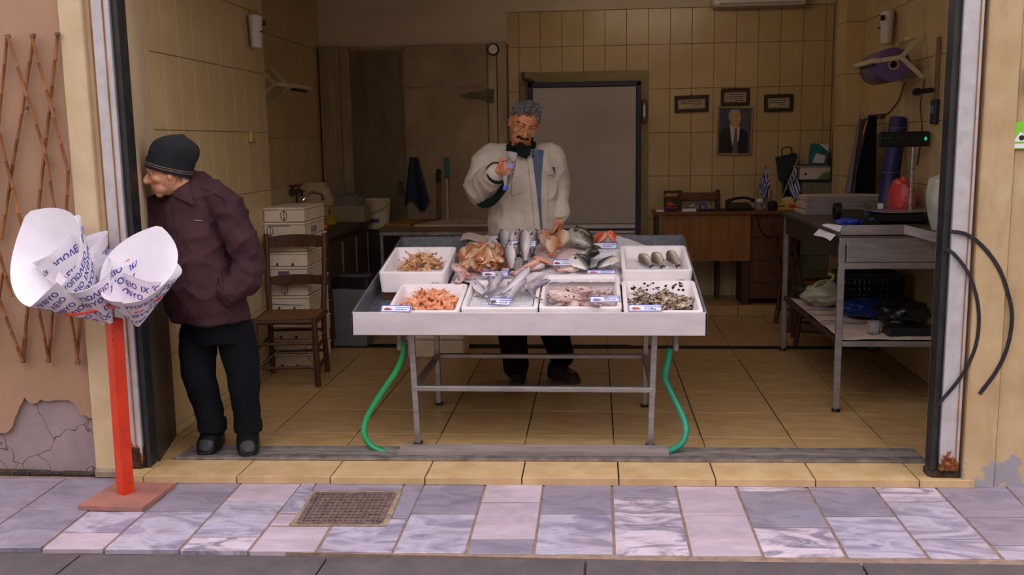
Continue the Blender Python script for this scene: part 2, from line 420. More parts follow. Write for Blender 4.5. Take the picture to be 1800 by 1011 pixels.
# ================================================================== pavement: marble slabs and kerb
pav = struct(MB().box((-0.4, -1.0, SW - 0.045), (9.0, 0.9, 0.08)).build('floor_pavement', M('pavement_mortar', (150, 122, 104), (118, 96, 82), rough=0.95, scale=20, bump=0.3)))
def t_marble(name, c1, c2, vein, amt, sc=1.0, lo=0.5):
    t = NT(name); oi = t.n('ShaderNodeObjectInfo'); geo = t.n('ShaderNodeNewGeometry')
    ad = t.n('ShaderNodeVectorMath', operation='ADD'); sc_ = t.n('ShaderNodeVectorMath', operation='SCALE'); sc_.inputs['Scale'].default_value = 30
    cb = t.n('ShaderNodeCombineXYZ')
    for i in range(3): t.l(oi.outputs['Random'], cb.inputs[i])
    t.l(cb.outputs[0], sc_.inputs[0]); t.l(geo.outputs['Position'], ad.inputs[0]); t.l(sc_.outputs[0], ad.inputs[1])
    mp = t.n('ShaderNodeMapping'); mp.inputs['Scale'].default_value = (1.0, 2.6, 1); t.l(ad.outputs[0], mp.inputs[0])
    rz = t.n('ShaderNodeMath', operation='MULTIPLY'); rz.inputs[1].default_value = 2.2; t.l(oi.outputs['Random'], rz.inputs[0])
    rc = t.n('ShaderNodeCombineXYZ'); t.l(rz.outputs[0], rc.inputs[2]); t.l(rc.outputs[0], mp.inputs['Rotation'])
    v = mp.outputs[0]
    base = t.ramp(t.noise(v, 2.2 * sc, 5, 0.6, 0.6), [(0.3, c1), (0.7, c2)])
    vn = t.ramp(t.noise(v, 3.6 * sc, 7, 0.62, 1.3), [(lo - 0.1, (0, 0, 0)), (lo + 0.06, (255, 255, 255)), (lo + 0.24, (60, 60, 60))])
    col = t.mix(t.mix(1.0, vn, (amt, amt, amt, 1), 'MULTIPLY'), base, vein)
    st = t.ramp(t.noise(geo.outputs['Position'], 4.5, 8, 0.65), [(0.48, (0, 0, 0)), (0.75, (170, 170, 170))])
    col = t.mix(st, col, (124, 106, 102))
    t.bump(t.noise(geo.outputs['Position'], 70, 4), 0.08, 0.002)
    return t.set(col, 0.42)
m_mg = t_marble('grey_marble', (134, 124, 138), (112, 102, 118), (154, 142, 156), 0.6)
m_mw = t_marble('pale_marble', (196, 176, 184), (176, 154, 166), (150, 134, 148), 0.4)
m_mm = t_marble('clouded_marble', (146, 134, 152), (122, 112, 132), (188, 176, 190), 0.8, 0.9)
m_ms = t_marble('striped_marble', (206, 188, 198), (186, 168, 182), (100, 94, 112), 0.85, 1.3, 0.54)
MK = {'g': m_mg, 'w': m_mw, 'm': m_mm, 's': m_ms}
def colx(line, y):
    (xa, ya), (xb, yb) = line; return xa + (xb - xa) * (y - ya) / (yb - ya)
B = [((100, 852), (0, 921)), ((215, 850), (75, 962)), ((312, 850), (185, 963)), ((423, 850), (316, 965)), ((530, 851), (437, 968)), ((625, 851), (555.5, 971)),
     ((745, 852), (689, 973)), ((853, 853), (818, 973)), ((955.5, 853), (938, 975.5)), ((1075, 852), (1080, 975.5)), ((1187, 852), (1215.5, 976.5)),
     ((1291, 850), (1342, 979)), ((1416, 852), (1490, 980.5)), ((1530, 850), (1632.6, 981.5)), ((1640, 852), (1764, 984)), ((1765, 852), (1890, 984)), ((1890, 852), (2040, 984))]
B = [((-20, 850), (-140, 921))] + B
ROWS = [[('g', 1)], [('g', 896), ('g', 1)], [('g', 899), ('m', 936), ('w', 1)], [('g', 899), ('m', 1)], [('w', 880), ('m', 944), ('s', 1)], None,
        None, [('g', 903.5), ('m', 1)], [('w', 883), ('w', 948), ('g', 1)], [('g', 903.5), ('m', 1)], [('g', 874), ('s', 921), ('s', 1)],
        [('w', 906), ('w', 1)], [('s', 863), ('g', 927), ('s', 1)], [('g', 908), ('m', 1)], [('s', 881), ('m', 948), ('m', 1)], [('g', 909), ('g', 959), ('m', 1)], [('g', 915), ('g', 1)]]
def frontY(x): return 965 + 0.0117 * x * 0.95
def slab(pts, k):
    P = [onZ(x, y, SW) for x, y in pts]; P = [(q.x, q.y) for q in P]
    o = tile_prism(P, SW - 0.03, SW + random.uniform(-0.001, 0.001), 'paving_slab', MK[k], pav, 0.009); return o
def topY(x): return 848
for i in range(len(B) - 1):
    rows = ROWS[i]
    if rows is None: continue
    ya = 840
    for k, yb in rows:
        if yb == 1: yb = frontY(colx(B[i], 965))
        if i < 2: yb += 0
        slab([(colx(B[i], ya), ya), (colx(B[i + 1], ya), ya), (colx(B[i + 1], yb), yb), (colx(B[i], yb), yb)], k)
        ya = yb
# slabs around the manhole
b4, b5, b6 = B[5], B[6], B[7]
def q(l, y): return (colx(l, y), y)
slab([q(b4, 840), (560, 840), (509 + 18, 903), q(b4, 903)], 'm')
slab([q(b4, 903), (525, 903), (509, 924), q(b4, 924)], 'w')
slab([(560, 840), (717, 840), (708, 862), (546, 862)], 'g')
slab([(717, 840), q(b6, 840), q(b6, 911), (688, 911)], 'g')
slab([q(b4, 925), (582, 925), (555.5, 970), q(b4, 970)], 'w')
slab([(582, 925), (683, 925), (688, 911), q(b6, 911), q(b6, 972), (555.5, 971)], 'm')
# street-side kerb of grooved dark slabs
def t_kerb():
    t = NT('grooved_kerb'); v = t.pos()
    w = t.n('ShaderNodeTexWave', bands_direction='X'); w.inputs['Scale'].default_value = 36; w.inputs['Distortion'].default_value = 0.6
    t.l(v, w.inputs['Vector'])
    c = t.ramp(t.noise(v, 6, 6), [(0.3, (96, 84, 86)), (0.7, (76, 66, 68))])
    c = t.mix(t.ramp(t.noise(v, 3, 3), [(0.6, (0, 0, 0)), (0.8, (110, 110, 110))]), c, (120, 86, 84))
    t.bump(w.outputs['Fac'], 0.5, 0.004); return t.set(c, 0.75)
m_kerb = t_kerb()
kerb = struct(MB().box((-0.4, -1.95, SW - 0.06), (9.0, 1.0, 0.08)).build('floor_kerb', M('kerb_mortar', (86, 76, 72), (64, 56, 54), rough=0.95)))
kx = [onZ(x, 975, SW).x for x in (-420, 132, 569, 1021, 1496, 1990)]
kx = [kx[0] - 0.9] + kx + [kx[-1] + 0.9]
for a, b in zip(kx[:-1], kx[1:]):
    y1 = -1.452
    tile_prism([(a, -2.4), (b, -2.4), (b + 0.02, FY(b, y1)), (a + 0.02, FY(a, y1))], SW - 0.03, SW - 0.004, 'kerb_slab', m_kerb, kerb, 0.006)
struct(MB().box((-0.4, -8.0, SW - 0.045), (30, 11.1, 0.06)).build('floor_street', M('asphalt', (92, 86, 84), (74, 69, 68), rough=0.9, scale=30, bump=0.3)))
# manhole
mh = thing('manhole_cover', 'square cast iron grid manhole cover set in the marble pavement', 'manhole')
mo = [onZ(x, y, SW) for x, y in ((544, 863), (707, 863), (682, 924), (509, 924))]
mi_ = [onZ(x, y, SW) for x, y in ((556, 868), (693, 868), (667, 920), (526, 920))]
ctr = sum(mo, Vector()) / 4; mh.location = ctr
mo = [p - ctr for p in mo]; mi_ = [p - ctr for p in mi_]
m_iron = M('cast_iron', (132, 110, 104), (100, 82, 78), rough=0.6, scale=25, metal=0.3, bump=0.2)
fr = MB()
for k in range(4):
    k2 = (k + 1) % 4; fr.prism([mo[k], mo[k2], mi_[k2], mi_[k]], (0, 0, -0.03))
fr.build('surround', M('sandy_mortar', (160, 136, 112), (124, 102, 86), rough=0.95, scale=40, bump=0.5), mh, False)
gr = MB(); lerp = lambda a, b, t: a + (b - a) * t
MB().prism([p + Vector((0, 0, -0.018)) for p in mi_], (0, 0, -0.01)).build('pan', m_grime, mh, False)
for k in range(4): gr.bar(mi_[k] + Vector((0, 0, -0.004)), mi_[(k + 1) % 4] + Vector((0, 0, -0.004)), 0.022, 0.016)
for k in range(1, 15): gr.bar(lerp(mi_[0], mi_[1], k / 15) + Vector((0, 0, -0.006)), lerp(mi_[3], mi_[2], k / 15) + Vector((0, 0, -0.006)), 0.009, 0.014)
for k in range(1, 10): gr.bar(lerp(mi_[0], mi_[3], k / 10) + Vector((0, 0, -0.005)), lerp(mi_[1], mi_[2], k / 10) + Vector((0, 0, -0.005)), 0.009, 0.014)
gr.build('grid', m_iron, mh, False)

# ================================================================== walls
wt = {}
def wtile(w, h, th=0.008):
    k = (round(w, 3), round(h, 3))
    if k not in wt: wt[k] = MB().box((0, 0, 0), (w - 0.0035, th, h - 0.0035), 0.0013).mesh('wall_tile', m_tile_wall, False)
    return wt[k]
BH = 0.4035
def tile_field(parent, org, ang, us, zs):
    """tiles on a wall: org + u along direction ang, faces away from +normal"""
    for a, b in zip(us[:-1], us[1:]):
        for c, d in zip(zs[:-1], zs[1:]):
            m = (a + b) / 2
            link('wall_tile', wtile(b - a, d - c), parent, (org[0] + math.cos(ang) * m, org[1] + math.sin(ang) * m, (c + d) / 2), (0, 0, ang))
CEIL = 3.0
ceiling = struct(MB().box((-0.3, 1.85, CEIL + 0.05), (5.6, 5.0, 0.1)).build('ceiling', m_white_wall))
# back wall
wb = struct(MB().box((-0.3, 4.27, 1.5), (5.4, 0.2, 3.02)).build('wall_back', m_grout))
MB().box((-0.33, 4.166, 2.885), (4.80, 0.008, 0.24)).build('plaster_band', m_white_wall, wb, False)
MB().box((-1.82, 4.166, 2.62), (1.84, 0.008, 0.288)).build('plaster_band', m_white_wall, wb, False)
bx = [-0.905] + [-0.799 + 0.2 * k for k in range(15)] + [2.07]
bz = [2.4407 + BH * k for k in range(-6, 1)]
tile_field(wb, (0, 4.166), 0, bx, [bz[0] - 0.0] + bz[1:] + [2.762])
# left wall (nearer part) and set-back niche part
wl = struct(MB().box((-2.56, 0.81, 1.5), (0.31, 1.78, 3.02)).build('wall_left', m_grout))
lz = [2.0643 + BH * k for k in range(-5, 3)]
lz = [0.0] + [z for z in lz if z > 0.03] + [3.0]
ly = [-0.1] + [0.0826 + 0.2004 * k for k in range(9)]
tile_field(wl, (-2.401, 0), PI / 2, ly[:-1] + [1.69], lz)
struct(MB().box((-2.86, 2.9, 1.5), (0.29, 2.7, 3.02)).build('wall_left_niche', m_grout))
wn = bpy.data.objects['wall_left_niche']
nz = [2.456 + BH * 1.02 * k for k in range(-6, 2)]; nz = [0.0] + [z for z in nz if z > 0.05] + [3.0]
tile_field(wn, (-2.711, 0), PI / 2, [1.72 + 0.2033 * k for k in range(13)], nz)
# end face of the nearer left wall
tile_field(wl, (-2.715, 1.702), 0, [0.0, 0.115, 0.315], lz)
# right wall, pilaster, recess
wr = struct(MB().box((2.19, 1.45, 1.5), (0.31, 3.08, 3.02)).build('wall_right', m_grout))
rz = [2.4675 + BH * k for k in range(-6, 2)]; rz = [0.0] + [z for z in rz if z > 0.05] + [3.0]
tile_field(wr, (2.031, 0), PI / 2, [-0.02 + 0.2 * k for k in range(15)] + [2.975], rz)
wp = struct(MB().box((2.1, 3.115, 1.5), (0.43, 0.26, 3.02)).build('wall_right_pilaster', m_grout))
tile_field(wp, (1.88, 2.981), 0, [0.0, 0.15], rz)
tile_field(wp, (1.881, 2.98), PI / 2, [0.0, 0.13, 0.265], rz)
wr2 = struct(MB().box((2.24, 3.7, 1.5), (0.32, 0.94, 3.02)).build('wall_right_recess', m_grout))
tile_field(wr2, (2.076, 3.25), PI / 2, [0.0, 0.114, 0.314, 0.514, 0.714, 0.914], bz[0:1] + bz[1:] + [2.762, 3.0])

# ------------------------------------------------------------------ facade, left side
FL = -0.615
wfl = struct(MB().box((-3.75, FL + 0.165, 1.6), (2.42, 0.30, 3.35)).build('wall_front_left', m_under))
peel = [(-60, 762), (0, 761), (11, 762), (22, 750), (27.5, 732), (38.5, 710), (44, 700.5), (55, 710), (66, 708), (71.5, 702), (90, 705), (95, 702), (121, 703), (132, 711.5), (143, 728), (158, 735), (175, 734)]
pp = [onY(x, y, FL) for x, y in peel]
pp = [Vector((-4.95, FL, pp[0].z))] + pp; pp[-1].x = -2.545
# finer ragged edge
rg = []
for a, b in zip(pp[:-1], pp[1:]):
    n_ = max(1, int((b - a).length / 0.02))
    for k in range(n_):
        p = a.lerp(b, k / n_); rg.append(p + Vector((0, 0, random.uniform(-0.006, 0.006) if n_ > 1 else 0)))
rg.append(pp[-1])
MB().prism([(p.x, FL - 0.004, p.z) for p in rg] + [(-2.545, FL - 0.004, 3.25), (-4.95, FL - 0.004, 3.25)], (0, 0.02, 0)).build('plaster_layer', m_plaster, wfl, False)
# rubble strip at the foot of the wall
rb = MB()
for k in range(26):
    x = -4.6 + k * 0.083; rb.box((x, FL - 0.012, SW + 0.008), (0.1, 0.03, random.uniform(0.01, 0.035)), 0.006)
rb.build('crumbled_foot', m_grime, wfl, False)
pl = MB().box((-2.503, FL + 0.13, 1.6), (0.112, 0.3, 3.3), 0.006); pl.build('pilaster', m_cream, wfl)
MB().box((-2.5, FL - 0.02, SW + 0.015), (0.12, 0.04, 0.05), 0.012).build('rubble', M('mortar_lump', (150, 130, 112), (120, 102, 88), rough=0.95, bump=0.4), wfl)
gl = struct(MB().box((-2.43, FL + 0.16, 1.6), (0.05, 0.28, 3.3), 0.002).build('trim_2', m_cream))
MB().box((-2.412, FL + 0.012, 1.62), (0.014, 0.02, 3.25)).build('rust_seam', m_rust_line, gl, False)
MB().box((-2.366, FL + 0.06, 1.65), (0.085, 0.13, 3.26), 0.004).build('shutter_post', m_post_white, gl)
MB().box((-2.35, FL - 0.007, 1.65), (0.006, 0.004, 3.2)).build('post_seam', m_rust_line, gl, False)
MB().box((-2.307, FL + 0.06, 1.64), (0.03, 0.09, 3.27), 0.005).box((-2.296, FL + 0.012, 1.64), (0.02, 0.02, 3.27), 0.004).build('shutter_rail', m_black_paint, gl)
MB().box((-2.37, FL + 0.03, 0.045), (0.105, 0.08, 0.16), 0.02).box((-2.33, FL + 0.05, 0.0), (0.06, 0.07, 0.06), 0.015).build('corroded_foot', M('rust_crust', (84, 46, 24), (24, 19, 16), rough=0.95, scale=28, bump=0.8, bscale=50, bd=0.01), gl)
# reveal of the opening, left
def reveal(name, a, b, th, side):
    """slanting reveal between plan points a and b: cream above, metal kick panel below"""
    a, b = Vector((a[0], a[1], 0)), Vector((b[0], b[1], 0)); d = (b - a).normalized(); n = Vector((d.y, -d.x, 0)) * side
    r = struct(MB().prism([a, b, b - n * th, a - n * th], (0, 0, 3.1)).build(name, m_cream))
    e = n * 0.006
    MB().prism([a + e, b + e, b - n * 0.004 + d * 0.0, a - n * 0.004], (0, 0, 1.08)).build('kick_panel', m_dark_metal, r, False)
    return r
reveal('wall_reveal_left', (-2.292, FL + 0.1), (-2.415, -0.02), 0.3, 1)
# ------------------------------------------------------------------ facade, right side
FR = -0.59
wfr = struct(MB().box((2.95, FR + 0.2, 1.6), (2.46, 0.36, 3.35)).build('wall_front_right', M('ochre_facade', (208, 180, 138), (192, 158, 112), rough=0.8, scale=4, bump=0.2, bscale=26)))
t = NT('stained_facade_panel'); v = t.pos()
c = t.ramp(t.noise(v, 4, 6), [(0.3, (196, 168, 128)), (0.7, (176, 144, 102))])
c = t.mix(t.ramp(t.noise(t.pos((3, 3, 0.6)), 6, 5), [(0.52, (0, 0, 0)), (0.74, (190, 190, 190))]), c, (156, 126, 96))
sx = t.n('ShaderNodeSeparateXYZ'); t.l(t.n('ShaderNodeNewGeometry').outputs['Position'], sx.inputs[0])
mr = t.n('ShaderNodeMapRange'); mr.inputs[1].default_value = 0.05; mr.inputs[2].default_value = 0.34; mr.inputs[3].default_value = 0.22; mr.inputs[4].default_value = -0.25; t.l(sx.outputs[2], mr.inputs[0])
ad = t.n('ShaderNodeMath', operation='ADD'); t.l(mr.outputs[0], ad.inputs[0]); t.l(t.noise(v, 9, 6), ad.inputs[1])
c = t.mix(t.ramp(ad.outputs[0], [(0.66, (0, 0, 0)), (0.72, (255, 255, 255))]), c, (150, 142, 146))
t.bump(t.noise(v, 30, 6), 0.2, 0.004)
m_panel = t.set(c, 0.75)
MB().box((1.657, FR + 0.05, 1.61), (0.138, 0.13, 3.3), 0.006).build('pilaster', m_panel, wfr)
MB().box((2.2, FR + 0.012, 1.61), (0.94, 0.02, 3.3), 0.004).build('facade_panel', m_panel, wfr)
gl = struct(MB().box((1.579, FR + 0.09, 1.65), (0.018, 0.1, 3.24)).build('trim_3', m_rust_line))
MB().box((1.527, FR + 0.06, 1.67), (0.085, 0.13, 3.27), 0.004).build('shutter_post', m_post_white, gl)
MB().box((1.553, FR - 0.007, 1.67), (0.004, 0.004, 3.2)).build('post_seam', m_rust_line, gl, False)
MB().box((1.469, FR + 0.06, 1.67), (0.03, 0.09, 3.27), 0.005).box((1.459, FR + 0.012, 1.67), (0.02, 0.02, 3.27), 0.004).build('shutter_rail', m_black_paint, gl)
MB().box((1.52, FR + 0.06, 0.005), (0.15, 0.1, 0.07), 0.015).build('crumbled_foot', m_grime, gl)
reveal('wall_reveal_right', (1.474, FR + 0.1), (1.625, -0.02), 0.32, -1)
MB().box((1.82, -0.03, 1.5), (0.4, 0.04, 3.02)).build('return', m_cream, bpy.data.objects['wall_reveal_right'], False)
# lintel above the opening (above the frame of the picture)
struct(MB().box((-0.4, FR + 0.2, 3.1), (4.3, 0.36, 0.4), 0.005).build('wall_front_lintel', m_cream))

# fluorescent lamp under the ceiling
lamp = thing('ceiling_lamp', 'fluorescent tube lamp under the ceiling in front of the back wall', 'lamp', (0.5, 2.4, 2.93))
MB().box((0, 0, 0.045), (1.25, 0.1, 0.05), 0.006).build('housing', m_white_wall, lamp)
MB().tube([(-0.6, 0, 0.0), (0.6, 0, 0.0)], 0.013, 10).build('tube', plain('lamp_tube', (255, 240, 214), 0.4, emit=16.0), lamp)
for s_ in (-1, 1): MB().box((s_ * 0.6, 0, 0.012), (0.02, 0.03, 0.05), 0.003).build('socket', m_white_wall, lamp)

# unseen house front across the street, added and sized to block low sky light
op = struct(MB().box((-0.3, -12.2, 2.9), (34, 0.5, 6.0)).build('wall_opposite_blocker', M('opposite_render', (196, 178, 158), (180, 162, 144), rough=0.9, scale=2)))
for k in range(7):
    for z in (1.4, 4.4): MB().box((-11 + k * 3.6, -11.93, z), (1.3, 0.06, 1.8), 0.01).build('window', M('opposite_glass', (60, 66, 74), rough=0.15), op)
# ================================================================== helpers for things built in world coordinates
def part(parent, name, mb, mat, smooth=True, angle=35):
    """child mesh of a top-level thing; mb is in world coordinates"""
    base = Vector(parent.location)
    p = parent.parent
    while p is not None: base += Vector(p.location); p = p.parent
    mb.v = [v - base for v in mb.v]
    return mb.build(name, mat, parent, smooth, angle)
def solo(name, mb, mat, label, cat, group=None, smooth=True, angle=35, org=None):
    """thing that is one mesh; origin at the middle of its foot"""
    if org is None:
        xs = [v.x for v in mb.v]; ys = [v.y for v in mb.v]; zs = [v.z for v in mb.v]
        org = Vector(((min(xs) + max(xs)) / 2, (min(ys) + max(ys)) / 2, min(zs)))
    mb.v = [v - Vector(org) for v in mb.v]
    o = mb.build(name, mat, None, smooth, angle, org); return tag(o, label, cat, group)
def flattext(mb, body, size, org, ux, uy, bold=False, off=0.0006):
    """text laid on a plane: org centre, ux / uy in-plane axes"""
    vs, fs = text_mesh(body, size, bold, 1); ux, uy = Vector(ux), Vector(uy); n = ux.cross(uy).normalized()
    return mb.add([Vector(org) + ux * v.x + uy * v.y + n * off for v in vs], fs)
m_blueprint = plain('blue_print', (62, 58, 150), 0.8)
m_redprint = plain('red_print', (226, 72, 40), 0.8)
m_blackprint = plain('black_print', (28, 26, 28), 0.7)
m_paper = M('white_paper', (232, 224, 230), (222, 212, 220), rough=0.8, scale=6)
m_news_and_shade = M('news_and_shade_paper', (194, 170, 152), (176, 150, 134), rough=0.85, scale=8)
m_black = plain('black_plastic', (20, 20, 23), 0.4)
m_wood_dark = M('dark_wood', (74, 46, 28), (54, 32, 20), rough=0.55, scale=5, stretch=(8, 8, 0.8), bump=0.1)
m_wood_mid = M('desk_veneer', (150, 96, 40), (126, 76, 28), rough=0.5, scale=4, stretch=(6, 6, 0.6), bump=0.05)
m_white_plastic = M('white_plastic', (220, 212, 206), (210, 200, 194), rough=0.4, scale=5)
m_cool = M('cold_room_steel', (170, 148, 116), (132, 114, 88), rough=0.4, scale=2.6, metal=0.3, detail=7, lo=0.3, hi=0.72, bump=0.06, bscale=14)
m_cool2 = M('cold_room_trim', (176, 156, 124), (146, 130, 102), rough=0.38, scale=4, metal=0.35, stretch=(3, 3, 0.5))
m_brass = M('aged_brass', (104, 96, 66), (70, 66, 48), rough=0.4, metal=0.7, scale=20)
m_glass = NT('clear_plastic'); m_glass = m_glass.set((235, 238, 240), 0.12, 0, 0.5, trans=0.92, ior=1.25)
m_film = NT('clear_film'); m_film = m_film.set((225, 225, 230), 0.18, 0, 0.6, trans=0.95, ior=1.08)

# ------------------------------------------------------------------ cold room front
d1 = struct(MB().box((-1.79, 4.125, 1.22), (1.76, 0.06, 2.44)).build('door_1', m_cool2))
def dpart(root, name, x0, x1, z0, z1, y, th, mat, ch=0.004):
    return MB().box(((x0 + x1) / 2, y + th / 2, (z0 + z1) / 2), (x1 - x0, th, z1 - z0), ch).build(name, mat, root, False)
dpart(d1, 'frame_post', -2.69, -2.503, 0, 2.485, 4.07, 0.06, m_cool2)
dpart(d1, 'frame_post', -2.497, -2.412, 0, 2.48, 4.085, 0.05, m_cool2)
dpart(d1, 'steel_panel', -2.405, -1.893, 0.05, 2.475, 4.095, 0.03, m_cool)
dpart(d1, 'steel_panel', -1.885, -1.092, 2.09, 2.478, 4.085, 0.04, m_cool)
door = dpart(d1, 'door_leaf', -1.885, -1.092, 0.08, 2.078, 4.075, 0.05, m_cool)
dpart(d1, 'frame_post', -1.086, -1.003, 0, 2.483, 4.07, 0.05, m_cool2)
dpart(d1, 'frame_post', -0.997, -0.912, 0, 2.488, 4.06, 0.06, m_cool2)
h = MB().prism([onY(x, y, 4.05) for x, y in ((809, 168), (822, 163), (852, 160), (856, 156), (868, 157), (868, 181), (856, 180), (852, 175), (822, 173))], (0, 0.03, 0))
h.build('hinge', m_brass, d1)
c = onY(867, 87, 4.05)
MB().lathe([(0.056, 0.02), (0.056, -0.005), (0.05, -0.018), (0.042, -0.02)], 24, c, 'Y').build('thermometer', m_black, d1)
MB().lathe([(0.042, -0.021), (0.0, -0.022)], 24, c, 'Y', False).build('dial', m_paper, bpy.data.objects['thermometer'])
a = onY(814, 327, 4.04); MB().bar(a, a + Vector((0.26, 0.02, -0.005)), 0.03, 0.022, 0.006).build('door_handle', M('worn_bronze', (92, 70, 40), (70, 52, 30), metal=0.6, rough=0.4), d1)
a = onY(704, 330, 4.06); MB().box(a, (0.04, 0.05, 0.12), 0.008).build('door_latch', m_brass, d1)

# ------------------------------------------------------------------ freezer door
d2 = struct(MB().box((-0.19, 4.145, 1.15), (1.19, 0.035, 2.12)).build('door_2', M('olive_frame', (150, 132, 92), (134, 116, 78), rough=0.6)))
m_navy = plain('navy_frame', (44, 46, 60), 0.45)
m_freezer = M('freezer_panel', (190, 180, 174), (174, 164, 158), rough=0.5, scale=1.6, detail=6, bump=0.04, bscale=40)
for (x0, x1, z0, z1) in ((-0.716, -0.674, 0.12, 2.113), (0.29, 0.333, 0.12, 2.106), (-0.716, 0.333, 2.066, 2.113), (-0.716, 0.333, 0.12, 0.16)):
    dpart(d2, 'gasket_frame', x0, x1, z0, z1, 4.085, 0.05, m_navy)
lf = dpart(d2, 'door_leaf', -0.672, 0.289, 0.79, 2.064, 4.098, 0.04, m_freezer)
dpart(d2, 'kick_strip', -0.672, 0.285, 0.70, 0.785, 4.09, 0.05, m_white_plastic)
dpart(d2, 'kick_line', -0.66, 0.28, 0.725, 0.748, 4.084, 0.01, plain('navy_line', (40, 34, 72), 0.5))
dpart(d2, 'lower_leaf', -0.672, 0.289, 0.16, 0.695, 4.098, 0.04, m_freezer)
a = onY(1133, 195, 4.1); hb = MB().box(a, (0.05, 0.05, 0.2), 0.008).build('hinge', m_brass, d2); MB().box(a + Vector((-0.005, -0.028, 0)), (0.02, 0.012, 0.11), 0.003).build('hinge_pin', m_white_plastic, hb)
a = onY(924, 136, 4.08)
MB().tube(smoothpath([a + Vector((-0.02, 0, 0.05)), a + Vector((-0.022, 0, 0)), a + Vector((0.0, -0.01, -0.03)), a + Vector((0.09, -0.01, -0.045))]), 0.009, 6).box(a + Vector((0.025, -0.01, -0.03)), (0.06, 0.03, 0.03), 0.004).build('cable_clip', m_black, d2)

# ------------------------------------------------------------------ pictures on the back wall
m_frame = M('carved_frame', (62, 44, 30), (40, 28, 20), rough=0.5, scale=40, bump=0.4, bscale=90)
def framed(name, px, label, lines, tilt=0.0, fw=0.03, fm=None):
    (x0, y0), (x1, y1) = px
    a = onY(x0, y0, 4.14); b = onY(x1, y1, 4.14); w = b.x - a.x; hh = a.z - b.z
    t = thing(name, label, 'picture', ((a.x + b.x) / 2, 4.161, b.z), (0, 0, 0), 'framed pictures on the back wall')
    t.rotation_euler = (0, tilt, 0)
    fr = MB()
    for (cx, cz, sx, sz) in ((0, hh - fw / 2, w, fw), (0, fw / 2, w, fw), (-w / 2 + fw / 2, hh / 2, fw, hh - 2 * fw), (w / 2 - fw / 2, hh / 2, fw, hh - 2 * fw)):
        fr.box((cx, -0.014, cz), (sx, 0.026, sz), 0.005)
    fr.build('frame', fm or m_frame, t, False)
    MB().box((0, -0.004, hh / 2), (w - fw, 0.006, hh - fw)).build('sheet', M('plaque_paper', (196, 180, 148), (184, 166, 134), rough=0.8), t, False)
    pr = MB()
    iw, ih = w - 2 * fw - 0.02, hh - 2 * fw - 0.02
    for s_ in (-1, 1):
        pr.box((0, -0.0075, hh / 2 + s_ * ih / 2), (iw, 0.0008, 0.003)); pr.box((s_ * iw / 2, -0.0075, hh / 2), (0.003, 0.0008, ih))
    z = hh / 2 + ih * 0.28
    for ln in lines:
        x = -iw * 0.42 + (iw * 0.45 if ln < 0 else 0)
        end = iw * 0.42 if ln != 0.6 else iw * 0.2
        while x < end:
            wd = random.uniform(0.012, 0.03); wd = min(wd, end - x); pr.box((x + wd / 2, -0.0075, z), (wd, 0.0008, 0.008 if ln > 0 else 0.006)); x += wd + 0.006
        z -= ih * 0.24
    pr.build('lettering', m_blackprint, t, False)
    MB().box((0, -0.01, hh + 0.004), (0.012, 0.01, 0.014), 0.002).build('hook', m_frame, t, False)
    return t, w, hh
framed('framed_plaque', ((1186.5, 168), (1246, 196.5)), 'dark carved framed plaque with lettering, leftmost of the three above the desk', (1, 1, -1), -0.025)
framed('framed_plaque', ((1267.5, 155.5), (1317.5, 185)), 'dark carved framed plaque hung right above the portrait of the suited man', (1, 1, 1, -1), 0.0)
framed('framed_plaque', ((1344, 166), (1394, 195.5)), 'dark carved framed plaque with lettering to the right of the portrait', (1, 1, -1), -0.012)
a = onY(1261, 188, 4.14); b = onY(1321, 272, 4.14); pw, ph = b.x - a.x, a.z - b.z
pt = thing('framed_portrait', 'tall framed portrait of a grey-haired man in dark suit and tie', 'picture', ((a.x + b.x) / 2, 4.161, b.z), (0, 0.02, 0), 'framed pictures on the back wall')
fr = MB(); fw = 0.016
for (cx, cz, sx, sz) in ((0, ph - fw / 2, pw, fw), (0, fw / 2, pw, fw), (-pw / 2 + fw / 2, ph / 2, fw, ph - 2 * fw), (pw / 2 - fw / 2, ph / 2, fw, ph - 2 * fw)):
    fr.box((cx, -0.012, cz), (sx, 0.024, sz), 0.004)
fr.build('frame', M('pale_gilt', (176, 158, 120), (150, 132, 96), rough=0.45, metal=0.3), pt, False)
can = MB().box((0, -0.004, ph / 2), (pw - fw, 0.006, ph - fw)).build('canvas', M('portrait_ground', (70, 66, 84), (104, 98, 104), rough=0.6, scale=6), pt, False)
def flat(name, pts, mat, lay):
    w2, h2 = (pw - 2 * fw) / 2, ph - 2 * fw
    MB().prism([(x * w2, -0.0072 - lay * 0.0006, fw + y * h2) for x, y in pts], (0, 0.0005, 0)).build(name, mat, can, False)
flat('suit', [(-0.97, 0.0), (0.9, 0.0), (0.86, 0.42), (0.7, 0.5), (0.25, 0.6), (-0.35, 0.62), (-0.8, 0.52), (-0.95, 0.4)], plain('painted_suit', (34, 26, 44), 0.6), 0)
flat('shirt', [(0.0, 0.05), (0.28, 0.3), (0.32, 0.58), (0.1, 0.66), (-0.34, 0.64), (-0.2, 0.3)], plain('painted_shirt', (206, 200, 196), 0.6), 1)
flat('tie', [(-0.12, 0.0), (0.26, 0.0), (0.14, 0.5), (0.18, 0.55), (-0.02, 0.56), (0.0, 0.5)], plain('painted_tie', (110, 88, 92), 0.6), 2)
flat('neck', [(-0.3, 0.63), (0.2, 0.57), (0.26, 0.72), (-0.3, 0.76)], plain('painted_neck', (178, 132, 90), 0.6), 2)
flat('face', [(-0.3, 0.7), (-0.1, 0.61), (0.18, 0.61), (0.3, 0.68), (0.36, 0.78), (0.3, 0.9), (0.1, 0.96), (-0.2, 0.95), (-0.34, 0.85)], plain('painted_face', (204, 158, 112), 0.6), 3)
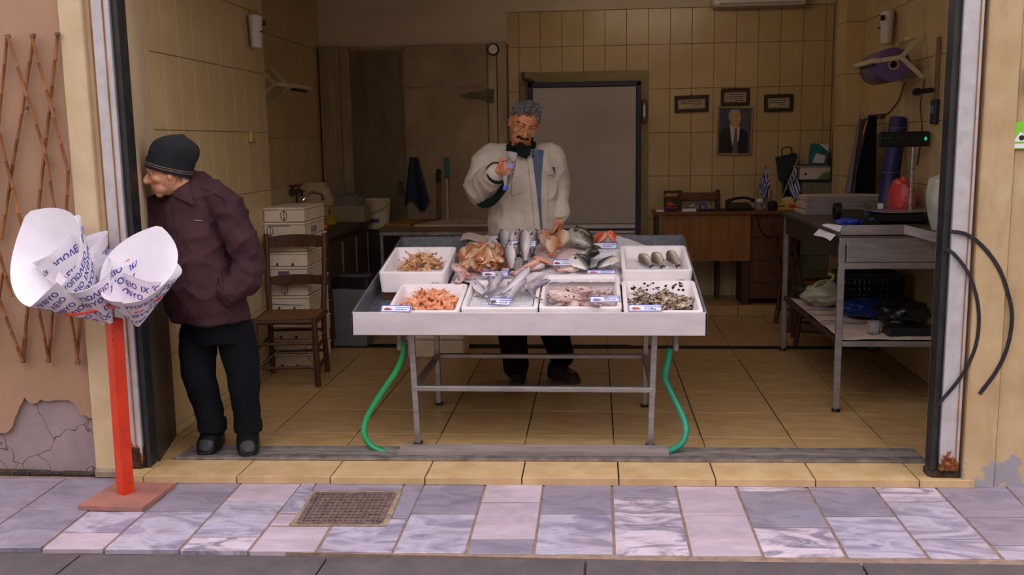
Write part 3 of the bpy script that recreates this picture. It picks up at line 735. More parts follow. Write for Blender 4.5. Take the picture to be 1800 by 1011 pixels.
flat('hair', [(-0.4, 0.74), (-0.28, 0.74), (-0.2, 0.9), (0.26, 0.93), (0.28, 0.97), (0.05, 0.985), (-0.3, 0.97), (-0.44, 0.88)], plain('painted_hair', (160, 158, 156), 0.6), 4)
flat('brow', [(0.0, 0.845), (0.28, 0.835), (0.28, 0.85), (0.0, 0.86)], plain('painted_brow', (110, 84, 66), 0.6), 4)
flat('moustache', [(0.02, 0.71), (0.26, 0.71), (0.24, 0.725), (0.04, 0.725)], plain('painted_moustache', (140, 104, 80), 0.6), 4)

# ------------------------------------------------------------------ air conditioner under the ceiling
ac = thing('air_conditioner', 'white wall air conditioner just showing at the top of the back wall', 'air conditioner', (0.0, 4.0, 2.70))
a, b = onY(1252, 12, 4.0), onY(1418, 8, 4.0)
ac.location = ((a.x + b.x) / 2, 4.06, a.z); w = b.x - a.x
MB().box((0, 0.0, 0.145), (w, 0.19, 0.29), 0.02).build('housing', m_white_plastic, ac)
MB().box((0, -0.04, 0.002), (w * 0.86, 0.06, 0.012), 0.003).build('louvre', M('louvre_plastic', (190, 176, 156), rough=0.5), ac)
MB().box((0, -0.082, 0.02), (w * 0.86, 0.05, 0.012), 0.003).build('louvre', MATS['louvre_plastic'], ac)

# ------------------------------------------------------------------ wall dispensers and wrapping-film holders
def dispenser(name, p, ang, label):
    t = thing(name, label, 'dispenser', p, (0, 0, ang), 'air freshener dispensers')
    MB().grid(lambda u, v: Vector((0.045 * math.cos(u * 2 * PI) * (1 if abs(math.cos(u * 2 * PI)) < 2 else 1) * (1.0 - 0.12 * (1 - v) ** 2), -0.036 + 0.034 * math.sin(u * 2 * PI) * (0.75 + 0.25 * v), 0.20 * v)), 28, 8, True).ell((0, -0.036, 0.2), (0.045, 0.034, 0.012)).ell((0, -0.036, 0.0), (0.04, 0.026, 0.01)).build('housing', m_white_plastic, t)
    MB().box((0.028, -0.068, 0.16), (0.018, 0.02, 0.035), 0.004).build('spray_window', m_black, t)
    MB().lathe([(0.006, -0.078), (0.006, -0.066), (0.002, -0.06)], 12, (-0.012, 0, 0.1), 'Y').build('indicator', plain('indicator_dark', (60, 50, 44), 0.3), t)
    return t
dispenser('air_freshener', (-2.397, 1.42, 2.222), PI / 2 + 0.0, 'white plastic air freshener dispenser on the left tiled wall')
bpy.data.objects['air_freshener'].scale = (1.4, 1.3, 1.0)
t = dispenser('air_freshener', (2.027, 2.22, 2.225), -PI / 2, 'white air freshener dispenser above the purple film roll on the right wall'); t.scale = (1.55, 1.4, 1.08)
m_holder = M('cream_enamel', (206, 192, 156), (190, 174, 136), rough=0.45, scale=10)
def film_holder(name, x, y0, y1, z, out, side, label, roll):
    """bracket: two Y-shaped arms fixed to a side wall, cutter bar across their tips"""
    t = thing(name, label, 'holder', (x, (y0 + y1) / 2, z), (0, 0, 0), 'wrapping film holders')
    for s_ in (-1, 1):
        yy = s_ * (y1 - y0) / 2
        a = MB(); tip = Vector((side * out, yy, -0.02)); hub = Vector((side * out * 0.48, yy, 0.0))
        a.bar((0, yy, 0.15), hub, 0.03, 0.018, 0.004, up=(0, 1, 0)).bar((0, yy, -0.13), hub, 0.03, 0.018, 0.004, up=(0, 1, 0)).bar(hub, tip, 0.03, 0.018, 0.004, up=(0, 1, 0))
        a.build('arm', m_holder, t)
    MB().bar((0, -(y1 - y0) / 2, 0.15), (0, (y1 - y0) / 2, 0.15), 0.014, 0.03, 0.003).bar((0, -(y1 - y0) / 2, -0.13), (0, (y1 - y0) / 2, -0.13), 0.014, 0.03, 0.003).build('wall_rail', m_holder, t)
    MB().bar((side * out, -(y1 - y0) / 2 - 0.02, -0.02), (side * out, (y1 - y0) / 2 + 0.02, -0.02), 0.055, 0.03, 0.006).build('cutter_bar', m_holder, t)
    MB().bar((side * (out - 0.02), -(y1 - y0) / 2 + 0.03, -0.042), (side * (out - 0.02), (y1 - y0) / 2 - 0.03, -0.042), 0.04, 0.02, 0.003).build('blade_guard', m_black, t)
    if not roll: MB().bar((side * out * 0.3, -(y1 - y0) / 2, 0.0), (side * out * 0.3, (y1 - y0) / 2, 0.0), 0.02, 0.02, 0.003).build('roll_bar', m_holder, t)
    return t
film_holder('film_holder', -2.707, 2.36, 2.72, 2.04, 0.31, 1, 'empty cream metal wrapping film holder on the left wall beside the cold room', False)
film_holder('film_holder', 2.027, 1.56, 1.98, 2.075, 0.30, -1, 'cream metal wrapping film holder carrying a purple roll on the right wall', True)
fr = thing('film_roll', 'purple wrapping film roll held in the bracket on the right wall', 'roll', (1.84, 1.77, 2.03))
MB().lathe([(0.034, -0.205), (0.108, -0.205), (0.11, -0.2), (0.11, 0.2), (0.108, 0.205), (0.034, 0.205)], 32, (0, 0, 0), 'Y', False).build('film', M('purple_film', (110, 84, 132), (92, 70, 116), rough=0.25, scale=6), fr)
MB().lathe([(0.024, -0.21), (0.034, -0.21), (0.034, 0.21), (0.024, 0.21)], 24, (0, 0, 0), 'Y', False).build('core', M('cardboard_core', (186, 158, 112), (168, 140, 96), rough=0.8), fr)
fr.rotation_euler = (0, 0, 0)
# light switch on the left wall
sw = thing('light_switch', 'yellowed light switch on the left tiled wall above the old man', 'switch', (-2.397, 1.34, 1.595))
MB().box((0.012, 0, 0.037), (0.024, 0.10, 0.075), 0.006).build('housing', M('yellowed_plastic', (196, 168, 92), (180, 150, 76), rough=0.45), sw)
MB().box((0.026, 0, 0.037), (0.006, 0.045, 0.045), 0.002).build('rocker', MATS['yellowed_plastic'], sw)
# fuse box and latch on the right wall
fb = thing('switch_box', 'dark electrical switch box on the right wall beside the opening', 'switch box', (2.02, 1.27, 1.64))
MB().box((0, 0, 0.075), (0.04, 0.09, 0.15), 0.006).build('housing', plain('dark_box', (34, 38, 50), 0.4), fb)
MB().box((-0.022, 0, 0.09), (0.006, 0.05, 0.05), 0.002).build('rocker', plain('grey_rocker', (92, 100, 116), 0.4), fb)
cd = thing('cable_duct', 'narrow vertical cable duct with a black clamp on the right wall', 'duct', (2.02, 1.27, 1.79))
MB().box((0, 0, 0.19), (0.02, 0.05, 0.38), 0.003).build('duct', M('grimy_duct', (140, 112, 74), (110, 86, 54), rough=0.7), cd)
MB().bar((-0.02, -0.0, 0.06), (-0.12, 0.0, 0.05), 0.035, 0.03, 0.006).lathe([(0.024, -0.02), (0.024, 0.02)], 12, (-0.12, 0, 0.05), 'Y').build('clamp', m_black, cd)
# notice taped on the right reveal
n0 = Vector((1.474, FR + 0.1, 0)); n1 = Vector((1.625, -0.02, 0)); nd = (n1 - n0).normalized(); nn = Vector((-nd.y, nd.x, 0))
nt = thing('paper_notice', 'white paper notice taped to the cream reveal at the right of the opening', 'notice', n0 + nd * 0.14 + Vector((0, 0, 1.45)) + nn * 0.003)
z1 = Vector((0, 0, 0.24)); w_ = nd * 0.16
MB().prism([Vector(), w_, w_ + z1, z1], nn * 0.001).build('sheet', m_paper, nt, False)
pr = MB()
for k in range(9):
    zz = 0.03 + k * 0.022
    if k in (5, 6): continue
    pr.prism([nd * 0.02 + Vector((0, 0, zz)), nd * random.uniform(0.08, 0.14) + Vector((0, 0, zz)), nd * 0.14 + Vector((0, 0, zz + 0.01)), nd * 0.02 + Vector((0, 0, zz + 0.01))], nn * 0.0016)
pr.build('lettering', m_blackprint, nt, False)

# ------------------------------------------------------------------ left rear: sink, cabinet, bin, bucket
sk = thing('sink', 'white ceramic sink with tall splashback on the left wall behind the boxes', 'sink', (-2.55, 3.0, 0.0))
part(sk, 'splashback', MB().box((-2.685, 2.85, 1.09), (0.04, 1.2, 0.27), 0.01), M('old_ceramic', (206, 184, 144), (190, 166, 124), rough=0.3, scale=4))
part(sk, 'end_splash', MB().prism([(-2.70, 3.46, 0.88), (-2.43, 3.46, 0.92), (-2.43, 3.46, 1.05), (-2.52, 3.46, 1.235), (-2.70, 3.46, 1.235)], (0, 0.07, 0)), MATS['old_ceramic'])
bs = MB()
for (c_, d_) in (((-2.435, 2.85, 0.93), (0.05, 1.2, 0.2)), ((-2.56, 2.27, 0.93), (0.29, 0.05, 0.2)), ((-2.56, 3.44, 0.93), (0.29, 0.05, 0.2)), ((-2.56, 2.85, 0.85), (0.29, 1.2, 0.05))): bs.box(c_, d_, 0.01)
part(sk, 'basin', bs, MATS['old_ceramic'])
part(sk, 'stand', MB().box((-2.56, 2.85, 0.41), (0.24, 1.0, 0.82), 0.02), m_dark_metal)
tp = MB(); a = onX(500, 335, -2.6); b = onX(540, 337, -2.6)
tpb = part(sk, 'mixer_tap', tp.bar(Vector((-2.64, 2.90, 1.175)), Vector((-2.64, 3.16, 1.175)), 0.04, 0.045, 0.012), m_brass)
for yy, cm in ((2.93, plain('tap_dark', (40, 44, 40), 0.4)), (3.1, plain('tap_red', (140, 30, 26), 0.4)), (3.17, plain('tap_blue', (40, 60, 140), 0.4))):
    part(tpb, 'handwheel', MB().lathe([(0.012, 0), (0.012, 0.03), (0.03, 0.034), (0.03, 0.048), (0.01, 0.052)], 12, (-2.635, yy, 1.19 if yy != 3.17 else 1.13)), cm)
part(tpb, 'spout', MB().tube(smoothpath([(-2.62, 3.0, 1.15), (-2.60, 2.9, 1.05), (-2.55, 2.80, 1.08), (-2.48, 2.92, 1.17), (-2.42, 3.02, 1.15), (-2.41, 3.04, 1.10)]), 0.012, 8), plain('chrome', (190, 186, 180), 0.15, 1.0))
cb = thing('base_cabinet', 'dark brown wooden base cabinet along the left wall behind the foam boxes', 'cabinet', (-2.27, 2.78, 0))
part(cb, 'body', MB().box((-2.255, 2.75, 0.43), (0.25, 1.34, 0.86), 0.004), m_wood_dark)
part(cb, 'worktop', MB().box((-2.245, 2.75, 0.88), (0.31, 1.4, 0.045), 0.006), M('worn_worktop', (66, 54, 40), (50, 40, 30), rough=0.5))
for y0, y1 in ((2.12, 2.52), (2.56, 2.96), (3.0, 3.38)):
    dd = part(cb, 'door', MB().box((-2.125, (y0 + y1) / 2, 0.44), (0.02, y1 - y0, 0.74), 0.004), m_wood_dark)
    part(dd, 'edge_profile', MB().box((-2.112, y1 - 0.02, 0.44), (0.012, 0.02, 0.72), 0.002), m_alu)
solo('tomato', MB().ell((-2.23, 2.42, 0.925), (0.032, 0.03, 0.024), 14, 8).tube([(-2.23, 2.42, 0.947), (-2.228, 2.42, 0.957)], 0.004, 5), plain('orange_peel', (214, 96, 30), 0.4), 'small orange fruit lying on the dark cabinet top', 'fruit')
ys = thing('yellow_pot', 'small yellow plastic pot on the dark cabinet', 'pot', (-2.33, 2.95, 0.903))
MB().lathe([(0.05, 0), (0.056, 0.07), (0.06, 0.075), (0.055, 0.075), (0.048, 0.01), (0.0, 0.008)], 20).build('body', plain('yellow_plastic', (170, 140, 40), 0.45), ys)
pb = thing('storage_box', 'pale plastic storage box with crumpled clear bag inside, behind the dark cabinet', 'box', (-2.245, 3.30, 0.903))
b_ = MB(); W, D, H = 0.30, 0.22, 0.14
for (c_, d_) in (((-W / 2, 0, H / 2), (0.01, D, H)), ((W / 2, 0, H / 2), (0.01, D, H)), ((0, -D / 2, H / 2), (W, 0.01, H)), ((0, D / 2, H / 2), (W, 0.01, H)), ((0, 0, 0.005), (W, D, 0.01))): b_.box(c_, d_, 0.002)
b_.build('tub', M('beige_tub', (150, 132, 98), (134, 116, 82), rough=0.5), pb)
def crumple(mb, c, r, seed, nu=26, nv=16, amp=0.35, fr=3.0):
    def fn(u, v):
        th = PI * v; ph = 2 * PI * u
        d = Vector((math.sin(th) * math.cos(ph), math.sin(th) * math.sin(ph), math.cos(th)))
        k = 1 + amp * (noise.noise(d * fr + Vector((seed, seed * 2, 0))) + 0.5 * noise.noise(d * fr * 2.7 + Vector((0, seed, 5))))
        return Vector(c) + Vector((d.x * r[0], d.y * r[1], d.z * r[2])) * k
    return mb.grid(fn, nu, nv, True)
crumple(MB(), (0.0, -0.02, 0.17), (0.13, 0.09, 0.07), 3.1).build('plastic_bag', m_film, pb, True, 20)
bk = thing('bucket', 'white plastic bucket with wire handle behind the dark cabinet', 'bucket', (-2.1, 3.72, 0.0))
part(bk, 'stand', MB().box((-2.1, 3.72, 0.40), (0.36, 0.36, 0.8), 0.01), m_dark_metal)
part(bk, 'pail', MB().lathe([(0.105, 0), (0.122, 0.25), (0.128, 0.255), (0.128, 0.27), (0.12, 0.27), (0.1, 0.02), (0, 0.02)], 28, (-2.1, 3.72, 0.8), cap=False), M('milky_plastic', (206, 190, 156), (190, 172, 136), rough=0.4, scale=6))
part(bk, 'handle', MB().tube(smoothpath([(-2.215, 3.70, 1.04), (-2.2, 3.6, 0.97), (-2.1, 3.56, 0.96), (-2.0, 3.6, 1.0), (-1.985, 3.70, 1.04)]), 0.004, 6), m_alu)
part(bk, 'sticker', MB().grid(lambda u, v: Vector((-2.1 + 0.121 * math.cos(-2.0 + 0.8 * u), 3.72 + 0.121 * math.sin(-2.0 + 0.8 * u), 0.86 + 0.035 * v)), 8, 2), plain('sticker_blue', (60, 64, 110), 0.5))
# grey litter bin with a black bag
bn = thing('litter_bin', 'grey plastic litter bin lined with a black bag beside the foam boxes', 'bin', (-2.0, 2.32, 0))
lo, hi = (0.13, 0.12), (0.165, 0.15)
def frust(z0, z1, a, b): 
    return [Vector((sx * a[0], sy * a[1], z0)) for sx, sy in ((-1, -1), (1, -1), (1, 1), (-1, 1))], [Vector((sx * b[0], sy * b[1], z1)) for sx, sy in ((-1, -1), (1, -1), (1, 1), (-1, 1))]
p0, p1 = frust(0, 0.54, lo, hi)
MB().add(p0 + p1, [(3, 2, 1, 0), (0, 1, 5, 4), (1, 2, 6, 5), (2, 3, 7, 6), (3, 0, 4, 7), (4, 5, 6, 7)]).build('body', M('grey_bin', (112, 108, 108), (98, 94, 94), rough=0.5), bn, False)
bg_ = MB(); rim = lambda u, z, k: Vector((0.17 * k * max(-1, min(1, 1.35 * math.cos(2 * PI * u))), 0.155 * k * max(-1, min(1, 1.35 * math.sin(2 * PI * u))), z + 0.015 * noise.noise(Vector((u * 9, z * 9, 1)))))
bg_.grid(lambda u, v: rim(u, 0.47 + 0.09 * min(1, v * 1.6) - (0.05 * max(0, v - 0.7) / 0.3), 1.02 + 0.03 * noise.noise(Vector((math.cos(2 * PI * u) * 5, v * 4, math.sin(2 * PI * u) * 5))) - 0.25 * max(0, v - 0.6)), 40, 8, True)
bg_.build('bin_bag', plain('black_film', (14, 14, 16), 0.3), bn, True, 20)
# blue towel
tw = solo('towel', MB().sheet(lambda u, v: Vector((-1.80 + (u - 0.5) * (0.07 + 0.17 * v) + 0.02 * v, 4.035 - 0.02 * math.sin(u * 9) * (0.4 + v) - 0.015, 1.44 - 0.46 * v * (1 - 0.12 * math.sin(u * 7)))), 14, 14, 0.012), M('blue_towel', (52, 56, 74), (38, 42, 58), rough=0.95, scale=40, bump=0.4), 'dark blue towel hanging on the cold room front', 'towel')
# broom and mop handles
bm_ = thing('broom', 'brown wooden broom handle leaning against the cold room door', 'broom', (-1.58, 4.0, 0))
part(bm_, 'stick', MB().tube([(-1.585, 3.93, 0.1), (-1.57, 4.02, 1.2)], 0.016, 10), M('broom_wood', (140, 92, 40), (116, 72, 28), rough=0.6))
part(bm_, 'grip', MB().tube([(-1.57, 4.019, 1.2), (-1.568, 4.03, 1.315), (-1.568, 4.031, 1.325)], [0.02, 0.021, 0.012], 10), m_black)
part(bm_, 'brush', MB().box((-1.66, 3.93, 0.06), (0.2, 0.06, 0.12), 0.01), m_black)
mp_ = thing('mop', 'pale mop handle with teal grip leaning against the cold room door', 'mop', (-1.5, 4.0, 0))
part(mp_, 'stick', MB().tube([(-1.487, 3.96, 0.1), (-1.489, 4.01, 1.24)], 0.013, 10), M('mop_stick', (196, 184, 160), (180, 166, 140), rough=0.4))
part(mp_, 'grip', MB().tube([(-1.489, 4.01, 1.24), (-1.487, 4.028, 1.42), (-1.487, 4.03, 1.43)], [0.019, 0.019, 0.01], 10), plain('teal_plastic', (30, 120, 116), 0.4))
part(mp_, 'mop_head', MB().lathe([(0.02, 0.2), (0.025, 0.15), (0.03, 0.0)], 14, (-1.487, 3.96, 0.0)), m_news_and_shade)
# rear work table with wrapping paper
wt_ = thing('work_table', 'steel framed work table with stained board top behind the fishmonger', 'table', (-1.3, 3.1, 0))
TZ = 0.88
part(wt_, 'top', MB().box((-1.36, 3.2, TZ - 0.012), (1.02, 0.86, 0.035), 0.004), M('stained_board', (112, 84, 40), (80, 62, 36), rough=0.6, scale=5, stretch=(1, 3, 1)))
part(wt_, 'frame', MB().bar((-1.86, 2.78, TZ - 0.045), (-0.86, 2.78, TZ - 0.045), 0.03, 0.032, 0.003).bar((-1.86, 3.6, TZ - 0.045), (-0.86, 3.6, TZ - 0.045), 0.03, 0.032, 0.003).bar((-1.86, 2.78, TZ - 0.045), (-1.86, 3.6, TZ - 0.045), 0.03, 0.032, 0.003), m_alu)
for x, y in ((-1.855, 2.785), (-0.87, 2.785), (-1.855, 3.6), (-0.87, 3.6)): part(wt_, 'leg', MB().bar((x, y, 0), (x, y, TZ - 0.03), 0.026, 0.026, 0.003), m_alu)
part(wt_, 'brace', MB().bar((-1.38, 2.9, 0), (-1.38, 2.9, TZ - 0.03), 0.012, 0.012), m_alu)
cbd = solo('wooden_board', MB().prism([(-1.84, 2.84, TZ + 0.006), (-1.62, 2.84, TZ + 0.006), (-1.60, 3.3, TZ + 0.006), (-1.76, 3.42, TZ + 0.006)], (0, 0, 0.022)), M('cutting_board', (150, 104, 44), (120, 80, 32), rough=0.6, stretch=(4, 1, 1)), 'worn brown cutting board on the rear work table', 'board', smooth=False)
ns = thing('wrapping_sheets', 'flat pile of printed wrapping paper on the rear work table', 'paper', (-1.2, 3.1, TZ + 0.006))
P4 = [(-1.59, 2.82), (-0.89, 2.82), (-0.89, 3.36), (-1.44, 3.36)]
part(ns, 'sheet_pile', MB().prism([(x, y, TZ + 0.006) for x, y in P4], (0, 0, 0.018)), m_news_and_shade, False)
pr = MB()
for i, (cx, cy, w_, h_, s_) in enumerate([(-1.46, 2.95, 0.11, 0.05, 0), (-1.31, 2.89, 0.1, 0.03, 0), (-1.14, 2.95, 0.11, 0.05, 0), (-0.98, 2.9, 0.12, 0.03, 0), (-1.3, 3.1, 0.14, 0.05, 0), (-1.1, 3.12, 0.12, 0.05, 0), (-1.0, 3.25, 0.1, 0.04, 0), (-1.4, 3.2, 0.14, 0.05, 0)]):
    flattext(pr, 'ΙΧΘΥΟ', h_ * 1.1, (cx, cy, TZ + 0.0245), (1, 0, 0), (0, 1, 0), True)
pr.box((-1.235, 3.0, TZ + 0.0245), (0.008, 0.33, 0.001)).box((-1.25, 2.845, TZ + 0.0245), (0.68, 0.012, 0.001))
part(ns, 'print', pr, plain('dark_red_print', (74, 30, 44), 0.8), False)['kind'] = 'stuff'
# ================================================================== rush-seated chair (used three times)
m_chair = M('chair_wood', (84, 50, 26), (60, 34, 18), rough=0.5, scale=6, stretch=(6, 6, 0.7), bump=0.1)
m_rush = M('rush_seat', (134, 92, 46), (98, 62, 28), rough=0.9, scale=30, stretch=(1, 6, 1), bump=0.6, bscale=80, bd=0.006)
def rush_chair(label, loc, rz, group, seat_mat=None, h=0.88, wire=False):
    """front is local -Y, backrest at +Y"""
    t = thing('rush_chair', label, 'chair', loc, (0, 0, rz), group)
    w, d, sh = 0.20, 0.19, 0.44
    for sx in (-1, 1):
        MB().tube([(sx * w, -d, 0), (sx * (w - 0.004), -d, 0.2), (sx * (w - 0.008), -d, sh + 0.02)], [0.019, 0.021, 0.02], 8).build('leg', m_chair, t)
        MB().tube(smoothpath([(sx * (w - 0.01), d + 0.03, 0), (sx * (w - 0.015), d, 0.25), (sx * (w - 0.015), d, sh), (sx * (w - 0.005), d + 0.035, 0.66), (sx * w, d + 0.075, h - 0.01)], 4), [0.019] * 8 + [0.02] * 8 + [0.018], 8).build('leg', m_chair, t)
    # woven seat: frame rails with rush wrapped over them in four triangles
    def seat(u, v):
        x = (u - 0.5) * 2 * (w + 0.012); y = (v - 0.5) * 2 * (d + 0.012)
        m_ = max(abs(u - 0.5), abs(v - 0.5)) * 2
        z = sh + 0.018 - 0.016 * (1 - m_) - 0.02 * max(0, m_ - 0.88) / 0.12 + 0.002 * math.sin((u if abs(u - .5) < abs(v - .5) else v) * 90)
        return Vector((x, y, z))
    MB().grid(seat, 30, 30).build('seat', seat_mat or m_rush, t)
    for a, b in (((-w, -d), (w, -d)), ((-w, d), (w, d)), ((-w, -d), (-w, d)), ((w, -d), (w, d))):
        MB().tube([(a[0], a[1], sh - 0.005), (b[0], b[1], sh - 0.005)], 0.018, 8).build('seat_rail', m_chair, t)
    for z, hh in ((h - 0.075, 0.085), (0.64, 0.065)):
        yo = d + 0.045 + (z - 0.6) * 0.12
        MB().sheet(lambda u, v: Vector(((u - 0.5) * 2 * (w + 0.02), yo + 0.035 * (1 - (2 * u - 1) ** 2), z + (v - 0.5) * hh * (0.82 + 0.18 * (1 - (2 * u - 1) ** 2)) + 0.012 * (1 - (2 * u - 1) ** 2))), 14, 4, 0.022).build('back_slat', m_chair, t)
    for z, yy in ((0.13, -d), (0.29, -d), (0.16, d + 0.01), (0.31, d)):
        MB().tube([(-w, yy, z), (w, yy, z)], 0.011, 7).build('stretcher', m_chair, t)
    for sx in (-1, 1):
        for z in (0.11, 0.25):
            MB().tube([(sx * w, -d, z), (sx * (w - 0.01), d + 0.015, z + 0.015)], 0.011, 7).build('stretcher', m_chair, t)
    if wire:
        MB().tube([(-w, d, 0.30), (-0.09, 0.0, 0.21), (0.07, 0.0, 0.21), (w, d, 0.3)], 0.003, 5).tube([(-w, -d, 0.12), (-0.09, 0.0, 0.21)], 0.003, 5).tube([(w, -d, 0.12), (0.07, 0, 0.21)], 0.003, 5).build('wire_brace', m_alu, t)
    return t
rush_chair('wooden chair with dull green woven seat behind the steel table', (1.68, 3.05, 0), PI / 2 + 0.1, 'rush seated chairs', M('green_rush', (80, 92, 50), (58, 68, 36), rough=0.9, scale=30, bump=0.5))
rush_chair('brown wooden chair with rush seat in the dark behind the plastic bag', (1.66, 2.42, 0), PI / 2 - 0.15, 'rush seated chairs', M('amber_rush', (150, 92, 36), (118, 70, 26), rough=0.9, scale=30, bump=0.5))

# ================================================================== desk
DZ = 0.935
dk = thing('desk', 'wooden office desk with veneer front panel on the rear platform', 'desk', (1.05, 3.78, PZ))
part(dk, 'desktop', MB().box((1.08, 3.775, DZ - 0.014), (1.31, 0.40, 0.028), 0.004), M('desk_top', (120, 72, 34), (100, 58, 26), rough=0.45, scale=4, stretch=(0.6, 6, 6)))
part(dk, 'modesty_panel', MB().box((0.897, 3.612, 0.70), (0.765, 0.018, 0.42), 0.002), m_wood_mid)
part(dk, 'side_panel', MB().box((0.46, 3.78, 0.51), (0.03, 0.36, 0.83), 0.003), m_wood_dark)
part(dk, 'side_panel', MB().box((1.245, 3.78, 0.51), (0.07, 0.33, 0.83), 0.003), m_wood_dark)
part(dk, 'drawer_unit', MB().box((1.49, 3.79, 0.53), (0.41, 0.34, 0.76), 0.004), M('drawer_wood', (98, 58, 28), (80, 46, 22), rough=0.5, stretch=(6, 6, 0.7)))
for k in range(3):
    dd = part(dk, 'drawer', MB().box((1.49, 3.613, 0.79 - 0.2 * k), (0.37, 0.012, 0.18), 0.003), MATS['drawer_wood'])
    part(dd, 'knob', MB().lathe([(0.006, 0.0), (0.012, -0.014), (0.008, -0.02)], 10, (1.49, 3.608, 0.79 - 0.2 * k), 'Y'), m_brass)
part(dk, 'cable', MB().tube(smoothpath([(1.325, 3.6, DZ + 0.002), (1.33, 3.568, 0.88), (1.37, 3.575, 0.75), (1.47, 3.59, 0.70), (1.6, 3.6, 0.72), (1.72, 3.6, 0.78)]), 0.005, 6), m_black)
# chair behind the desk
oc = thing('office_chair', 'plain wooden chair whose back shows above the desk', 'chair', (0.88, 4.04, PZ))
for x in (0.70, 1.05):
    part(oc, 'back_post', MB().bar((x, 4.10, PZ), (x, 4.125, 1.10), 0.04, 0.03, 0.004), m_chair)
part(oc, 'back_rail', MB().box((0.875, 4.115, 1.04), (0.34, 0.022, 0.07), 0.004), M('chair_rail', (120, 66, 34), (96, 50, 26), rough=0.5))
part(oc, 'seat', MB().box((0.875, 4.045, 0.54), (0.38, 0.12, 0.03), 0.006), m_chair)
for x in (0.70, 1.05): part(oc, 'leg', MB().bar((x, 4.0, PZ), (x, 4.0, 0.53), 0.03, 0.03, 0.004), m_chair)
# box / calendar standing on the desk
bx_ = thing('picture_box', 'upright box with dark colourful picture at the left end of the desk', 'box', (0.585, 3.66, DZ))
bx_.rotation_euler = (0.05, 0, 0.05)
MB().box((0, 0.02, 0.09), (0.125, 0.035, 0.18), 0.003).build('card', plain('box_navy', (30, 28, 50), 0.4), bx_)
t = NT('night_picture'); v = t.pos(space='obj')
m_np = t.set(t.ramp(t.noise(v, 45, 6), [(0.35, (24, 18, 22)), (0.55, (60, 38, 34)), (0.68, (190, 110, 40))]), 0.4)
MB().box((0, 0.0015, 0.085), (0.115, 0.001, 0.11)).build('picture', m_np, bx_, False)
MB().box((0, 0.001, 0.148), (0.115, 0.001, 0.03)).build('title_band', M('gold_print', (214, 166, 60), (90, 50, 30), rough=0.4, scale=60), bx_, False)
MB().box((0, 0.001, 0.032), (0.115, 0.001, 0.012)).build('red_band', plain('red_band', (170, 28, 34), 0.4), bx_, False)
MB().ell((-0.01, 0.0012, 0.066), (0.028, 0.001, 0.018)).build('dish', plain('dish_orange', (200, 74, 30), 0.4), bx_)
# loose paper and oddments
def papers(pts, z, th, label):
    return solo('note_paper', MB().prism([(x, y, z) for x, y in pts], (0, 0, th)), m_paper, label, 'paper', 'loose papers on the desk', False)
papers([(0.45, 3.61), (0.52, 3.6), (0.53, 3.78), (0.46, 3.78)], DZ, 0.012, 'white papers left of the picture box on the desk')
papers([(0.68, 3.62), (0.80, 3.61), (0.81, 3.72), (0.69, 3.73)], DZ, 0.02, 'small white paper pad right of the picture box')
ga = solo('cutlery_tool', MB().tube(smoothpath([(0.69, 3.74, DZ + 0.012), (0.75, 3.72, DZ + 0.03), (0.80, 3.72, DZ + 0.05), (0.84, 3.72, DZ + 0.09)]), [0.012] * 8 + [0.014] * 8 + [0.008] * 9, 8), plain('steel_blue', (104, 116, 124), 0.3, 0.6), 'grey metal tool lying behind the note pad on the desk', 'tool')
tp_ = thing('tape_roll', 'blue round tape roll on a dark foot in the middle of the desk', 'tape', (0.87, 3.68, DZ))
MB().lathe([(0.018, -0.02), (0.036, -0.02), (0.038, -0.015), (0.038, 0.015), (0.036, 0.02), (0.018, 0.02)], 24, (0, 0, 0.038), 'Y', False).build('roll', plain('blue_plastic', (34, 52, 150), 0.4), tp_)
MB().box((0.03, 0, 0.006), (0.12, 0.05, 0.012), 0.004).build('foot', m_black, tp_)
cl = MB()
for k in range(7): cl.tube(smoothpath([(0.93 + k * 0.02, 3.65 + 0.02 * (k % 3), DZ + 0.008), (0.97 + k * 0.02, 3.67, DZ + 0.014 + 0.004 * (k % 2)), (1.02 + k * 0.012, 3.66 + 0.01 * (k % 2), DZ + 0.008)], 4), 0.006, 6)
solo('cable_bundle', cl, m_black, 'tangle of dark cables lying between the blue tape roll and the telephone', 'cables')['kind'] = 'stuff'
# telephone
ph_ = thing('telephone', 'black desk telephone with curved handset on the desk', 'telephone', (1.19, 3.71, DZ), (0, 0, 0.1))
MB().prism([(-0.11, -0.09, 0), (0.11, -0.09, 0), (0.11, 0.09, 0), (-0.11, 0.09, 0)], (0, 0, 0.022)).add([(-0.105, -0.085, 0.022), (0.105, -0.085, 0.022), (0.105, 0.085, 0.065), (-0.105, 0.085, 0.065), (-0.105, 0.085, 0.022), (0.105, 0.085, 0.022)], [(0, 1, 2, 3), (3, 2, 5, 4), (0, 3, 4), (1, 5, 2)]).build('base', m_black, ph_, False)
MB().tube(smoothpath([(-0.12, 0.0, 0.07), (-0.06, 0.0, 0.10), (0.04, 0.0, 0.112), (0.11, 0.0, 0.095), (0.125, 0, 0.075)]), [(0.022, 0.02)] * 6 + [(0.016, 0.012)] * 20 + [(0.024, 0.02)] * 7, 10).build('handset', m_black, ph_)
kb = MB()
for i in range(3):
    for j in range(4): kb.box((-0.03 + i * 0.026, -0.07 + j * 0.022, 0.03 + j * 0.006), (0.018, 0.014, 0.006), 0.002)
kk = kb.build('keypad', plain('grey_keys', (60, 60, 64), 0.5), ph_); kk['kind'] = 'stuff'
